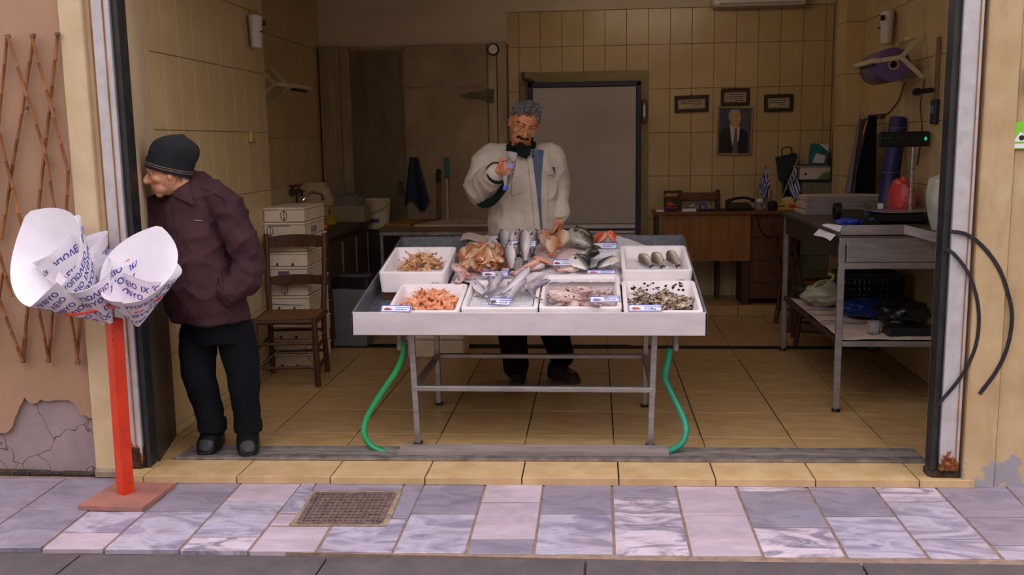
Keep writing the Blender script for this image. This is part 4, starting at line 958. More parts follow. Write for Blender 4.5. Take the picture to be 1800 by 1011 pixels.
# bottle, pen cup, flags
def water_bottle(mb, s=1.0):
    pr = [(0.0, 0.0), (0.026, 0.0), (0.031, 0.01), (0.031, 0.045), (0.027, 0.055), (0.031, 0.065), (0.031, 0.1), (0.028, 0.112), (0.031, 0.122), (0.030, 0.15), (0.022, 0.178), (0.012, 0.196), (0.011, 0.21)]
    return mb.lathe([(r * s, z * s) for r, z in pr], 20, cap=False)
wbt = thing('water_bottle', 'small clear plastic water bottle with blue cap standing on the desk', 'bottle', (1.385, 3.80, DZ))
water_bottle(MB()).build('bottle', m_glass, wbt)
MB().lathe([(0.014, 0.206), (0.014, 0.226), (0.012, 0.229), (0, 0.229)], 14).build('cap', plain('cap_blue', (70, 90, 210), 0.4), wbt)
MB().lathe([(0.0316, 0.07), (0.0316, 0.098)], 20, cap=False).build('bottle_label', m_paper, wbt)
pc = thing('pen_cup', 'dark glass pen cup with pens beside the water bottle', 'cup', (1.455, 3.80, DZ))
MB().lathe([(0.03, 0), (0.034, 0.1), (0.031, 0.1), (0.028, 0.006), (0, 0.006)], 18, cap=False).build('cup', m_glass, pc)
for k, (dx, dy, cm) in enumerate(((0.02, 0.0, m_black), (-0.02, 0.01, m_black), (0.0, 0.02, plain('pen_green', (60, 90, 60), 0.4)), (-0.01, -0.02, m_black))):
    MB().tube([(dx * 0.6, dy * 0.6, 0.008), (dx * 1.6, dy * 1.3, 0.17 + 0.02 * k)], 0.004, 6).build('pen', cm, pc)
m_fblue = plain('flag_blue', (44, 52, 130), 0.7); m_fwhite = plain('flag_white', (206, 202, 206), 0.7)
def flag(loc, lean, label, seed):
    t = thing('small_flag', label, 'flag', loc, (0, 0, 0), 'small desk flags')
    tip = Vector((lean, 0.0, 0.45)); MB().tube([(0, 0, 0), tip], 0.004, 6).build('stick', M('flag_stick', (190, 160, 100), (170, 140, 80)), t)
    dr_ = Vector((lean, 0, 0.45)).normalized()
    def cloth(u, v):
        p = tip - dr_ * (0.06 + 0.19 * v); side = -1 if seed else 1
        return p + Vector((0.05 * u * side * (0.6 + 0.3 * v), -0.015 * math.sin(u * 8 + v * 3) - 0.01, -0.22 * u * (1 - 0.15 * v) + 0.01 * math.sin(v * 9 + seed)))
    mb = MB()
    nst = 9
    for k in range(nst):
        mb.cur = k % 2
        mb.sheet(lambda u, v: cloth(u, (k + v) / nst), 10, 2, 0.0012)
    mb.cur = 0
    mb.build('flag_cloth', [m_fblue, m_fwhite], t)
    MB().add([cloth(0.0, 0.02) + Vector((0, -0.003, 0)), cloth(0.38, 0.02) + Vector((0, -0.003, 0)), cloth(0.38, 0.54) + Vector((0, -0.003, 0)), cloth(0.0, 0.54) + Vector((0, -0.003, 0))], [(0, 1, 2, 3)]).build('canton', m_fblue, t, False)
    cm = MB()
    for (u0, u1, v0, v1) in ((0.0, 0.38, 0.24, 0.32), (0.16, 0.22, 0.02, 0.54)):
        cm.add([cloth(u0, v0) + Vector((0, -0.005, 0)), cloth(u1, v0) + Vector((0, -0.005, 0)), cloth(u1, v1) + Vector((0, -0.005, 0)), cloth(u0, v1) + Vector((0, -0.005, 0))], [(0, 1, 2, 3)])
    cm.build('cross', m_fwhite, t, False)
    return t
F1 = flag((1.52, 3.82, DZ), -0.06, 'small blue and white striped flag, left one of the pair on the desk', 1)
F2 = flag((1.555, 3.86, DZ), 0.10, 'small blue and white striped flag leaning right on the desk', 0)
F1.scale = (1.7, 1, 1); F2.scale = (1.7, 1, 1)
solo('black_ball', MB().lathe([(0.02, 0.0), (0.04, 0.012), (0.048, 0.04), (0.04, 0.07), (0.02, 0.085), (0.0, 0.088)], 20, (1.475, 3.67, DZ)), plain('matt_black', (24, 20, 20), 0.8), 'round black ball-shaped object at the front edge of the desk', 'ball')
yb = thing('tissue_box', 'yellow box with crumpled tissue on the right end of the desk', 'box', (1.62, 3.73, DZ))
MB().box((0, 0, 0.032), (0.22, 0.1, 0.062), 0.003).build('carton', M('yellow_carton', (206, 160, 40), (190, 142, 30), rough=0.6), yb)
MB().box((0.03, -0.051, 0.034), (0.06, 0.001, 0.03)).build('red_print', plain('carton_red', (190, 50, 34), 0.6), yb, False)
MB().box((-0.06, -0.051, 0.036), (0.05, 0.001, 0.012)).build('black_print', m_blackprint, yb, False)
crumple(MB(), (0.0, 0, 0.08), (0.05, 0.03, 0.035), 8.2).build('tissue', M('cream_tissue', (226, 206, 150), rough=0.9), yb, True, 20)
# side cabinet with bags and cartons
fc = thing('filing_cabinet', 'grey green filing cabinet in the rear right corner', 'cabinet', (1.88, 3.98, PZ))
part(fc, 'body', MB().box((1.89, 3.99, (1.175 + PZ) / 2), (0.26, 0.32, 1.175 - PZ), 0.004), M('grey_green_metal', (126, 122, 96), (112, 108, 84), rough=0.45))
part(fc, 'top', MB().box((1.89, 3.99, 1.185), (0.27, 0.34, 0.02), 0.004), plain('dark_edge', (34, 30, 28), 0.5))
part(fc, 'drawer', MB().box((1.89, 3.825, 1.0), (0.24, 0.014, 0.3), 0.003), MATS['grey_green_metal'])
part(fc, 'drawer', MB().box((1.89, 3.825, 0.66), (0.24, 0.014, 0.3), 0.003), MATS['grey_green_metal'])
mon = thing('computer_monitor', 'black computer monitor seen at the right end of the desk', 'monitor', (1.69, 3.90, DZ), (0, 0, 0.35))
MB().box((0, 0, 0.17), (0.20, 0.02, 0.17), 0.006).build('screen', m_black, mon)
MB().box((0, 0.01, 0.05), (0.04, 0.02, 0.1), 0.003).build('neck', m_black, mon); MB().box((0, 0, 0.006), (0.16, 0.1, 0.012), 0.004).build('foot', m_black, mon)
bg1 = thing('carrier_bag', 'dark teal paper carrier bag with rope handle behind the monitor', 'bag', (1.72, 4.10, 1.195), (0, -0.15, 0))
MB().prism([(-0.09, -0.05, 0), (0.09, -0.05, 0), (0.085, -0.05, 0.23), (-0.095, -0.05, 0.22)], (0, 0.09, 0)).build('bag', M('dark_teal', (30, 44, 50), (24, 36, 42), rough=0.6), bg1, False)
MB().tube(smoothpath([(-0.045, -0.052, 0.20), (-0.045, -0.055, 0.28), (0.0, -0.056, 0.30), (0.04, -0.055, 0.28), (0.04, -0.052, 0.21)]), 0.006, 6).build('handle', m_black, bg1)
bpy.data.objects['carrier_bag'].location = (1.70, 4.10, 1.19)
c1 = thing('printed_carton', 'teal and white carton leaning in the rear right corner', 'carton', (1.93, 4.02, 1.33), (0, 0.08, 0))
MB().box((0, 0, 0.09), (0.15, 0.08, 0.18), 0.004).build('carton', M('teal_print', (40, 130, 134), (30, 104, 112), rough=0.5, scale=20), c1)
MB().prism([(-0.055, -0.041, 0.01), (0.05, -0.041, 0.01), (0.055, -0.041, 0.08), (-0.03, -0.041, 0.095)], (0, 0.001, 0)).build('white_print', m_paper, c1, False)
MB().prism([(-0.01, -0.041, 0.178), (0.074, -0.041, 0.178), (0.074, -0.041, 0.12)], (0, 0.001, 0)).build('white_corner', m_paper, c1, False)
c2 = thing('document_box', 'white document box with green corner on the filing cabinet', 'box', (1.88, 3.98, 1.195))
MB().box((0, 0, 0.055), (0.27, 0.22, 0.11), 0.003).build('carton', M('white_carton', (206, 196, 184), (194, 182, 170), rough=0.6), c2)
MB().prism([(0.02, -0.1112, 0.005), (0.134, -0.1112, 0.005), (0.134, -0.1112, 0.07), (0.08, -0.1112, 0.06)], (0, 0.001, 0)).build('green_print', plain('green_print', (90, 130, 50), 0.6), c2, False)
MB().lathe([(0.012, -0.112), (0.006, -0.1125)], 14, (-0.085, 0, 0.05), 'Y').build('stamp', plain('stamp_dark', (50, 54, 64), 0.6), c2)
for k, (dx, cc, lb) in enumerate(((-0.03, (40, 70, 110), 'blue covered folder, topmost on the white document box'), (-0.02, (186, 176, 150), 'beige folder lying under the blue folder'))):
    solo('folder', MB().box((1.86 + dx, 3.97, 1.322 - 0.011 * k), (0.30, 0.22, 0.009), 0.002), plain('folder_%s' % ('blue', 'beige')[k], cc, 0.6), lb, 'folder', 'folders on the document box', False)
solo('leaning_panel', MB().box((2.045, 3.85, 0.86), (0.03, 0.12, 1.52), 0.004), plain('dark_panel', (36, 30, 30), 0.5), 'tall narrow dark panel leaning in the rear right corner', 'panel')

# ================================================================== steel table on the right
rt = thing('steel_table', 'stainless steel work table with drawer front on the right side', 'table', (1.62, 1.38, 0))
RX0, RX1, RY0, RY1, RZ = 1.272, 1.975, 0.5, 2.3, 1.03
m_dsteel = M('dull_wet_steel', (98, 88, 76), (72, 64, 54), rough=0.4, scale=5, metal=0.4)
part(rt, 'tabletop', MB().box(((RX0 + RX1) / 2, (RY0 + RY1) / 2, RZ - 0.012), (RX1 - RX0, RY1 - RY0, 0.024), 0.004), m_dsteel)
lp = MB().prism([(RX0 + 0.0, RY0, RZ - 0.01), (1.62, RY0, RZ - 0.01), (1.62, RY0, RZ + 0.05), (RX0 + 0.045, RY0, RZ + 0.05), (RX0 + 0.02, RY0, RZ + 0.044), (RX0 + 0.004, RY0, RZ + 0.02)], (0, 0.012, 0))
part(rt, 'front_lip', lp, m_steel)
part(rt, 'folded_lip', MB().prism([(1.62, RY0, RZ - 0.0), (1.62, RY0, RZ + 0.05), (1.80, RY0 - 0.05, RZ + 0.005), (1.80, RY0 - 0.05, RZ - 0.05)], (0.004, 0.012, 0)), m_steel, False)
part(rt, 'side_lip', MB().box((RX0, (RY0 + RY1) / 2, RZ + 0.0), (0.02, RY1 - RY0, 0.02), 0.004), m_dsteel)
part(rt, 'apron', MB().box((RX0 + 0.03, (RY0 + RY1) / 2, 0.94), (0.02, RY1 - RY0 - 0.06, 0.13), 0.003), m_dark_metal)
part(rt, 'front_rail', MB().box(((RX0 + RX1) / 2, RY0 + 0.02, RZ - 0.04), (RX1 - RX0, 0.035, 0.042), 0.003), m_steel)
part(rt, 'front_rail', MB().box(((RX0 + RX1) / 2, RY0 + 0.02, 0.85), (RX1 - RX0, 0.035, 0.036), 0.003), m_steel)
part(rt, 'drawer', MB().box((1.645, RY0 + 0.012, 0.93), (0.66, 0.03, 0.118), 0.004), m_steel)
for x, y in ((RX0 + 0.018, RY0 + 0.018), (RX1 - 0.03, RY0 + 0.018), (RX0 + 0.03, 2.15), (RX1 - 0.03, 2.15)):
    lg = part(rt, 'leg', MB().bar((x, y, 0.015), (x, y, RZ - 0.02), 0.036, 0.036, 0.004), m_steel)
    part(lg, 'foot', MB().lathe([(0.026, 0), (0.022, 0.02)], 12, (x, y, 0)), m_black)
part(rt, 'shelf', MB().box(((RX0 + RX1) / 2 + 0.01, 1.33, 0.405), (RX1 - RX0 - 0.05, 1.63, 0.02), 0.003), m_dark_metal)
part(rt, 'shelf_rail', MB().box(((RX0 + RX1) / 2, RY0 + 0.02, 0.40), (RX1 - RX0 - 0.06, 0.03, 0.032), 0.003), m_steel)
part(rt, 'shelf_rail', MB().box((RX0 + 0.035, 1.33, 0.40), (0.03, 1.6, 0.032), 0.003), m_dark_metal)
SZ = 0.416
# printed paper lining the shelf
def wavy(x, y, s=0): return 0.004 + 0.006 * noise.noise(Vector((x * 9, y * 9, s)))
sp = thing('shelf_paper', 'printed wrapping paper lining the lower shelf of the steel table', 'paper', (1.6, 1.3, SZ))
def spf(u, v):
    x = 1.30 + 0.64 * u; y = 0.5 + 1.45 * v
    return Vector((x, y, SZ + 0.009 + wavy(x, y)))
part(sp, 'sheet', MB().sheet(spf, 16, 30, 0.001), m_news_and_shade)  # darker paper tone puts the shade under the table into the colour
pr = MB(); pr2 = MB()
for k in range(14):
    u, v = random.uniform(0.12, 0.8), 0.05 + k * 0.066
    p = spf(u, v)
    flattext(pr, random.choice(['ΙΧΘΥΟΠΩΛΕΙΟ', 'ΙΧΘΥΟ', 'ΠΩΛΕΙΟ']), 0.045, p + Vector((0, 0, 0.006)), (1, 0, 0), (0, 1, 0), True)
    if k % 3 == 1: pr2.ell(spf(random.uniform(0.2, 0.7), v + 0.03) + Vector((0, 0, 0.004)), (0.045, 0.02, 0.001), 14, 4)
part(sp, 'lettering', pr, m_blueprint, False)['kind'] = 'stuff'; part(sp, 'fish_print', pr2, m_redprint, False)['kind'] = 'stuff'
def sack(mb, c, r, seed, knot=None):
    """tied plastic bag: slumped bulge gathered into a knot"""
    def fn(u, v):
        ph = 2 * PI * u; s = math.sin(PI * min(1, v * 0.62 + 0.02)); z = v
        k = (0.35 + 0.65 * math.sin(PI * (0.12 + 0.8 * (1 - v)) )) if v < 0.75 else 0.55 * (1 - v) * 2 + 0.05
        w_ = 1 + 0.10 * math.sin(ph * 7 + seed) * v + 0.14 * noise.noise(Vector((math.cos(ph) * 2, math.sin(ph) * 2, v * 4 + seed)))
        kx = Vector(knot) if knot else Vector((0, 0, 0))
        return Vector(c) + Vector((r[0] * k * w_ * math.cos(ph), r[1] * k * w_ * math.sin(ph), r[2] * z)) + kx * (v ** 2)
    return mb.grid(fn, 36, 16, True)
bag = thing('carrier_bag', 'tied whitish plastic bag on the shelf of the steel table', 'bag', (1.47, 1.62, SZ + 0.012))
crumple(MB(), (0, 0, 0.075), (0.15, 0.13, 0.078), 2.6, 40, 26, 0.2, 2.2).lathe([(0.10, 0.11), (0.05, 0.15), (0.018, 0.175), (0.012, 0.185)], 14, (0.03, 0, 0)).build('bag', M('milky_bag', (170, 162, 138), (150, 140, 118), rough=0.35, scale=6, bump=0.4, bscale=20, bd=0.01), bag, True, 60)
MB().tube(smoothpath([(-0.11, -0.06, 0.11), (-0.06, -0.04, 0.17), (0.03, 0, 0.18)]), 0.008, 6).tube(smoothpath([(0.04, 0, 0.17), (0.05, 0.0, 0.21), (0.02, 0.02, 0.22)]), 0.012, 6).build('knot', M('yellowish_film', (180, 172, 96), rough=0.35), bag)
solo('blue_bag', crumple(MB(), (1.66, 1.18, SZ + 0.075), (0.2, 0.2, 0.055), 4.4, amp=0.3), plain('blue_film', (26, 44, 104), 0.3), 'crumpled blue plastic bag on the lower shelf of the steel table', 'bag', angle=20)
solo('black_bag', crumple(MB(), (1.74, 0.84, SZ + 0.105), (0.15, 0.16, 0.085), 7.7, 48, 30, 0.2, 2.4), plain('black_film2', (16, 16, 18), 0.35), 'black plastic bag, bulky, on the right of the lower shelf', 'bag', angle=50)
solo('black_tray', MB().box((1.74, 0.64, SZ + 0.035), (0.32, 0.13, 0.05), 0.012), m_black, 'flat black plastic tray at the front of the lower shelf', 'tray')
solo('dark_sack', crumple(MB(), (1.42, 1.95, SZ + 0.06), (0.1, 0.1, 0.05), 2.7, amp=0.2), plain('black_film3', (18, 17, 17), 0.5), 'small black sack at the far end of the lower shelf', 'bag', angle=20)
jr = thing('glass_jar', 'empty clear drinking glass at the front of the lower shelf', 'glass', (1.525, 0.66, SZ + 0.012))
MB().lathe([(0.0, 0.0), (0.032, 0.0), (0.036, 0.004), (0.036, 0.078), (0.033, 0.078), (0.032, 0.008), (0.0, 0.008)], 24, cap=False).build('glass', m_glass, jr)
# black crate standing behind on the shelf
cr = thing('plastic_crate', 'black slatted plastic crate at the back of the lower shelf', 'crate', (1.74, 1.60, SZ + 0.012))
W, D, H = 0.40, 0.28, 0.24
for sy in (-1, 1):
    MB().bar((-W / 2, sy * D / 2, 0.02), (W / 2, sy * D / 2, 0.02), 0.012, 0.04).bar((-W / 2, sy * D / 2, H - 0.02), (W / 2, sy * D / 2, H - 0.02), 0.014, 0.04).bar((-W / 2, sy * D / 2, H / 2), (W / 2, sy * D / 2, H / 2), 0.012, 0.02).build('rim', m_black, cr, False)
    for k in range(13): MB().bar((-W / 2 + 0.006 + k * (W - 0.012) / 12, sy * D / 2, 0.03), (-W / 2 + 0.006 + k * (W - 0.012) / 12, sy * D / 2, H - 0.03), 0.012, 0.012).build('slat', m_black, cr, False)
for sx in (-1, 1): MB().box((sx * W / 2, 0, H / 2), (0.012, D, H), 0.003).build('end_wall', m_black, cr, False)
MB().box((0, 0, 0.006), (W, D, 0.012)).build('bottom', m_black, cr, False)
# stack of newspapers under film on the table
npk = thing('newspaper_stack', 'thick stack of newspapers wrapped in clear film on the steel table', 'newspapers', (1.68, 2.1, RZ))
for k in range(13):
    dx = random.uniform(-0.008, 0.008) + (0.018 * (12 - k) / 12 * -1)
    MB().box((0 + dx, random.uniform(-0.006, 0.006), 0.005 + k * 0.0098), (0.56, 0.30, 0.0092), 0.002).build('newspaper', m_news_and_shade, npk, False)
MB().sheet(lambda u, v: Vector((-0.305 + 0.61 * u, -0.165 + 0.01 * noise.noise(Vector((u * 14, v * 9, 3))) + 0.02 * (v - 0.5), 0.004 + 0.126 * v)), 40, 10, 0.0008).build('film_wrap', m_film, npk, True, 20)
pr = MB()
for k in range(4): flattext(pr, random.choice(['ΝΕΑ', 'ΕΘΝΟΣ']), 0.05, (-0.16 + 0.12 * k, -0.05 + 0.03 * k, 0.1285), (1, 0, 0), (0, 1, 0), True)
pr.build('lettering', plain('news_red', (120, 60, 60), 0.8), npk, False)['kind'] = 'stuff'
npk.rotation_euler = (0, 0, 0.04)
n2 = thing('newspaper_bundle', 'second film wrapped paper bundle with a red sticker beside the scale pole', 'newspapers', (1.86, 1.68, RZ))
MB().box((0, 0, 0.05), (0.22, 0.26, 0.1), 0.006).build('bundle', M('dull_paper', (110, 96, 84), (90, 78, 68), rough=0.6), n2)
MB().box((0.06, -0.131, 0.06), (0.04, 0.001, 0.045)).build('sticker', plain('pink_sticker', (214, 120, 100), 0.6), n2, False)
MB().box((-0.07, -0.131, 0.075), (0.035, 0.001, 0.05)).build('tag', m_paper, n2, False)
# retail scale
sc_ = thing('retail_scale', 'black electronic price scale with pole display on the steel table', 'scale', (1.72, 1.2, RZ), (0, 0, 0))
MB().box((0.06, 0.06, 0.035), (0.40, 0.30, 0.05), 0.01).build('body', m_black, sc_)
MB().prism([(-0.26, -0.13, 0.004), (-0.07, -0.13, 0.004), (-0.07, 0.06, 0.004), (-0.26, 0.06, 0.004)], (0.0, 0, 0.02)).build('keypad_base', m_black, sc_, False)
kp = MB().add([(-0.255, -0.125, 0.026), (-0.08, -0.125, 0.026), (-0.08, 0.055, 0.085), (-0.255, 0.055, 0.085), (-0.255, 0.055, 0.02), (-0.08, 0.055, 0.02), (-0.255, -0.125, 0.02), (-0.08, -0.125, 0.02)], [(0, 1, 2, 3), (3, 2, 5, 4), (0, 3, 4, 6), (1, 7, 5, 2), (0, 6, 7, 1)]).build('keypad', plain('keypad_dark', (34, 30, 28), 0.35), sc_, False)
for k in range(4): MB().box((-0.11, -0.10 + 0.04 * k, 0.036 + 0.0131 * k), (0.03, 0.026, 0.006), 0.002, Matrix.Rotation(0.317, 3, 'X')).build('key', plain('blue_key', (70, 84, 150), 0.4), kp)
MB().sheet(lambda u, v: Vector((-0.12 + 0.38 * u, -0.08 + 0.3 * v, 0.072 + 0.012 * abs(2 * u - 1) ** 3)), 12, 8, 0.004).build('pan', m_steel, sc_)
MB().tube([(0.19, 0.12, 0.03), (0.19, 0.12, 0.50)], 0.014, 12).build('pole', M('spotted_steel', (186, 184, 180), (110, 104, 98), rough=0.35, scale=60, metal=0.6), sc_)
hd = MB().box((0.13, 0.12, 0.52), (0.31, 0.05, 0.095), 0.008).build('display_head', m_black, sc_)
m_lcd = plain('lcd_window', (18, 34, 28), 0.2)
for x0, x1 in ((-0.015, 0.055), (0.062, 0.125), (0.165, 0.275)):
    MB().box(((x0 + x1) / 2, 0.0945, 0.52), (x1 - x0, 0.002, 0.045)).build('lcd', m_lcd, hd, False)
pr = MB(); flattext(pr, '0', 0.035, (0.255, 0.093, 0.52), (1, 0, 0), (0, 0, 1), True); pr.build('digit', plain('lcd_digit', (40, 200, 140), 0.4, emit=0.6), hd, False)
pr = MB(); flattext(pr, '- - - -', 0.022, (0.02, 0.093, 0.532), (1, 0, 0), (0, 0, 1), True); pr.build('digit', plain('lcd_dim', (30, 110, 80), 0.4, emit=0.15), hd, False)
# things lying in front of the scale
gv = solo('blue_gloves', crumple(MB(), (1.45, 1.02, RZ + 0.022), (0.075, 0.1, 0.02), 5.5, amp=0.5, fr=2.2), M('blue_rubber', (44, 70, 180), (34, 54, 150), rough=0.4, scale=20), 'crumpled blue rubber gloves on the steel table', 'gloves', angle=25)
lf_ = thing('paper_sheet', 'crumpled printed paper hanging over the corner of the steel table', 'paper', (1.33, 0.75, RZ))
part(lf_, 'sheet', MB().sheet(lambda u, v: Vector((1.235 + 0.2 * u, 0.56 + 0.42 * v, RZ + 0.012 + 0.006 * math.sin(u * 7 + v * 5) - 0.09 * max(0, 0.28 - u) * 2.2)), 12, 12, 0.001), m_paper)
pr = MB(); flattext(pr, 'ΙΧΘΥΟΠΩΛΕΙΟ', 0.05, (1.36, 0.72, RZ + 0.022), (0.3, 1, 0), (-1, 0.3, 0), True); part(lf_, 'lettering', pr, m_blueprint, False)['kind'] = 'stuff'
solo('black_tape', MB().lathe([(0.025, -0.02), (0.055, -0.02), (0.055, 0.02), (0.025, 0.02)], 20, (1.50, 1.50, RZ + 0.056), 'X', False), m_black, 'black tape roll lying in front of the newspaper stack', 'tape')
# red bag, white sack, blue roll
rb_ = thing('red_bag', 'translucent red plastic bag in the corner behind the scale', 'bag', (1.94, 1.95, RZ + 0.0))
crumple(MB(), (0, 0, 0.135), (0.085, 0.15, 0.135), 6.3, amp=0.22, fr=1.8).build('bag', M('red_film', (206, 70, 70), (176, 50, 54), rough=0.35, scale=10), rb_, True, 30)
rb_.location = (1.90, 1.47, RZ)
ws = thing('white_sack', 'tall white sack standing on the steel table beside the reveal', 'sack', (1.89, 0.72, RZ))
sack(MB(), (0, 0, 0), (0.075, 0.16, 0.40), 9.0, (0.03, 0, 0)).build('sack', M('white_sacking', (196, 192, 176), (178, 174, 158), rough=0.6, scale=10, bump=0.2), ws, True, 25)
br_ = thing('blue_roll', 'rolled dark blue sheet tied with string leaning on the right wall', 'roll', (1.9, 1.55, RZ))
a, b = Vector((1.875, 1.72, RZ)), Vector((1.975, 1.86, 1.69))
part(br_, 'roll', MB().tube([a, a.lerp(b, 0.33), a.lerp(b, 0.66), b], [0.058, 0.06, 0.058, 0.056], 18), M('navy_sheet', (44, 42, 100), (34, 32, 80), rough=0.5, scale=8))
for k in (0.45, 0.9): part(br_, 'string', MB().tube([a.lerp(b, k) + Vector((0.061 * math.cos(i * PI / 8), 0.061 * math.sin(i * PI / 8), 0)) for i in range(17)], 0.003, 5), plain('string_grey', (120, 110, 100), 0.8))
# hooks with aprons, straps and raincoat
hk = thing('hook_rail', 'row of metal hooks on the right tiled wall above the aprons', 'hooks', (2.02, 2.52, 1.70))
part(hk, 'rail', MB().box((2.02, 2.55, 1.72), (0.02, 0.42, 0.03), 0.003), m_wood_dark)
for k in range(4):
    y = 2.38 + 0.11 * k; part(hk, 'hook', MB().tube(smoothpath([(2.012, y, 1.73), (1.98, y, 1.70), (1.95, y, 1.705), (1.94, y, 1.74)], 5), 0.005, 6), m_alu)
def fabric0(name, c): return M(name, c, c, rough=0.95, scale=20, spec=0.1)
def hang(name, x0, y0, y1, z0, z1, spread, mat, label, cat, seed):
    return solo(name, MB().sheet(lambda u, v: Vector((x0 - 0.03 - 0.05 * v + 0.03 * math.sin(u * 11 + seed) * (0.3 + v), (y0 + y1) / 2 + (u - 0.5) * (y1 - y0) * (0.35 + spread * v), z1 - (z1 - z0) * v)), 22, 12, 0.012), mat, label, cat)
hang('black_apron', 1.965, 2.16, 2.50, 1.06, 1.72, 0.8, fabric0('black_apron_cloth', (14, 13, 14)), 'long black rubber apron hanging on the right wall', 'apron', 1)
hang('clear_raincoat', 1.925, 2.40, 2.60, 1.15, 1.70, 0.6, M('grey_film', (120, 112, 112), (96, 90, 92), rough=0.3), 'greyish plastic raincoat hanging between the apron and the straps', 'raincoat', 4)
st = thing('leather_straps', 'bunch of brown leather straps hanging from the hooks', 'straps', (1.95, 2.62, 1.2))
for k in range(3):
    y = 2.60 + 0.04 * k
    part(st, 'strap', MB().tube(smoothpath([(1.96, y, 1.70), (1.94, y + 0.01, 1.6), (1.935, y + 0.02 * k, 1.45), (1.94, y, 1.30 - 0.04 * k)]), [(0.012, 0.004)] * 25, 6), M('brown_leather', (84, 50, 24), (62, 36, 18), rough=0.5))
part(st, 'sheath', MB().prism([(1.93, 2.58, 1.13), (1.93, 2.68, 1.15), (1.92, 2.72, 1.32), (1.92, 2.62, 1.29)], (0.014, 0, 0)), M('tan_leather', (110, 62, 26), (90, 50, 20), rough=0.5))
for k, pts in enumerate([[(1528, 205), (1512, 260), (1495, 300), (1470, 335)], [(1590, 145), (1580, 175), (1562, 198), (1548, 202)], [(1625, 140), (1618, 185), (1620, 230), (1612, 290)]]):
    solo('wall_cable', MB().tube(smoothpath([onX(x, y, 2.022) for x, y in pts]), 0.0045, 6), M('grey_cable', (90, 76, 54), rough=0.6), ('thin cable drooping from the hook rail towards the desk', 'thin cable looping from the film holder to the hooks', 'thin cable hanging down behind the scale display')[k], 'cable', 'cables on the right wall')
ts_ = thing('wall_switch', 'small cream switch on the right wall left of the blue roll', 'switch', (2.018, 1.95, 1.56)); MB().box((0, 0, 0.04), (0.025, 0.06, 0.08), 0.004).build('housing', m_holder, ts_); MB().box((-0.014, 0, 0.04), (0.006, 0.03, 0.04), 0.002).build('rocker', m_holder, ts_)
# ================================================================== fish table
SLP = 0.194
TR0 = 0.61
def tz(y, h=0.0): return TR0 + SLP * (y + 0.3) + h
def onT(x, y, h=0.0):
    """pixel ray against the sloping tray plane raised by h"""
    d = ray(x, y); k = TR0 + SLP * 0.3 + h
    return CAM_POS + d * ((k + SLP * CAM_POS.y - CAM_POS.z) / (d.z - SLP * d.y))
SHEAR = Matrix(((1, 0, 0, 0), (0, 1, 0, 0), (0, SLP, 1, TR0 + SLP * 0.3), (0, 0, 0, 1)))
TN = Vector((0, -SLP, 1)).normalized()
ftb = thing('fish_table', 'steel display table with sloping tray full of ice and fish', 'table', (-0.43, 0.35, 0))
X0, X1, Y0, Y1 = -1.33, 0.452, -0.3, 1.02
m_tray = M('tray_steel', (212, 200, 202), (196, 184, 186), rough=0.45, scale=4, metal=0.15, stretch=(1, 1, 3), bump=0.05, bscale=50)
m_galv = M('galvanised_steel', (136, 136, 142), (112, 112, 118), rough=0.4, scale=26, metal=0.6)
part(ftb, 'tray_front', MB().box(((X0 + X1) / 2, Y0 + 0.006, 0.0585), (X1 - X0, 0.012, 0.117), 0.003).xf(SHEAR), m_tray)
for x in (X0 + 0.006, X1 - 0.006): part(ftb, 'tray_side', MB().box((x, (Y0 + Y1) / 2, 0.0585), (0.012, Y1 - Y0, 0.117), 0.003).xf(SHEAR), m_galv)
part(ftb, 'tray_back', MB().box(((X0 + X1) / 2, Y1 - 0.006, 0.0585), (X1 - X0, 0.012, 0.117), 0.003).xf(SHEAR), m_galv)
part(ftb, 'tray_floor', MB().box(((X0 + X1) / 2, (Y0 + Y1) / 2, 0.004), (X1 - X0 - 0.01, Y1 - Y0 - 0.01, 0.012)).xf(SHEAR), m_galv, False)
part(ftb, 'under_lip', MB().box((-0.43, Y0 + 0.16, -0.012), (1.30, 0.03, 0.024), 0.002).xf(SHEAR), m_alu)
LX0, LX1, LY0, LY1 = -1.04, 0.197, -0.18, 0.585
for x, y, kx in ((LX0, LY0, 1), (LX1, LY0, -1), (LX0, LY1, 1), (LX1, LY1, -1)):
    lg = part(ftb, 'leg', MB().bar((x + (0.012 * kx if y < 0 else 0), y, 0.012), (x - 0.008 * kx, y, tz(y, -0.004)), 0.03, 0.03, 0.003), m_steel)
    part(lg, 'foot', MB().box((x + (0.012 * kx if y < 0 else 0), y, 0.008), (0.045, 0.045, 0.016), 0.004), m_black)
for a, b in (((LX0, LY0, 0.305), (LX1, LY0, 0.305)), ((LX0, LY1, 0.305), (LX1, LY1, 0.305)), ((LX0, LY0, 0.305), (LX0, LY1, 0.305)), ((LX1, LY0, 0.305), (LX1, LY1, 0.305))):
    part(ftb, 'stretcher', MB().bar(a, b, 0.034, 0.026, 0.003), m_steel)
for a, b in (((LX0, LY0, tz(LY0, -0.02)), (LX1, LY0, tz(LY0, -0.02))), ((LX0, LY1, tz(LY1, -0.02)), (LX1, LY1, tz(LY1, -0.02)))):
    part(ftb, 'top_rail', MB().bar(a, b, 0.03, 0.03, 0.003), m_alu)
for x in (-1.12, 0.315): part(ftb, 'drain_pipe', MB().tube([(x, -0.13, tz(-0.13, 0)), (x, -0.13, 0.50)], 0.017, 12), m_alu)
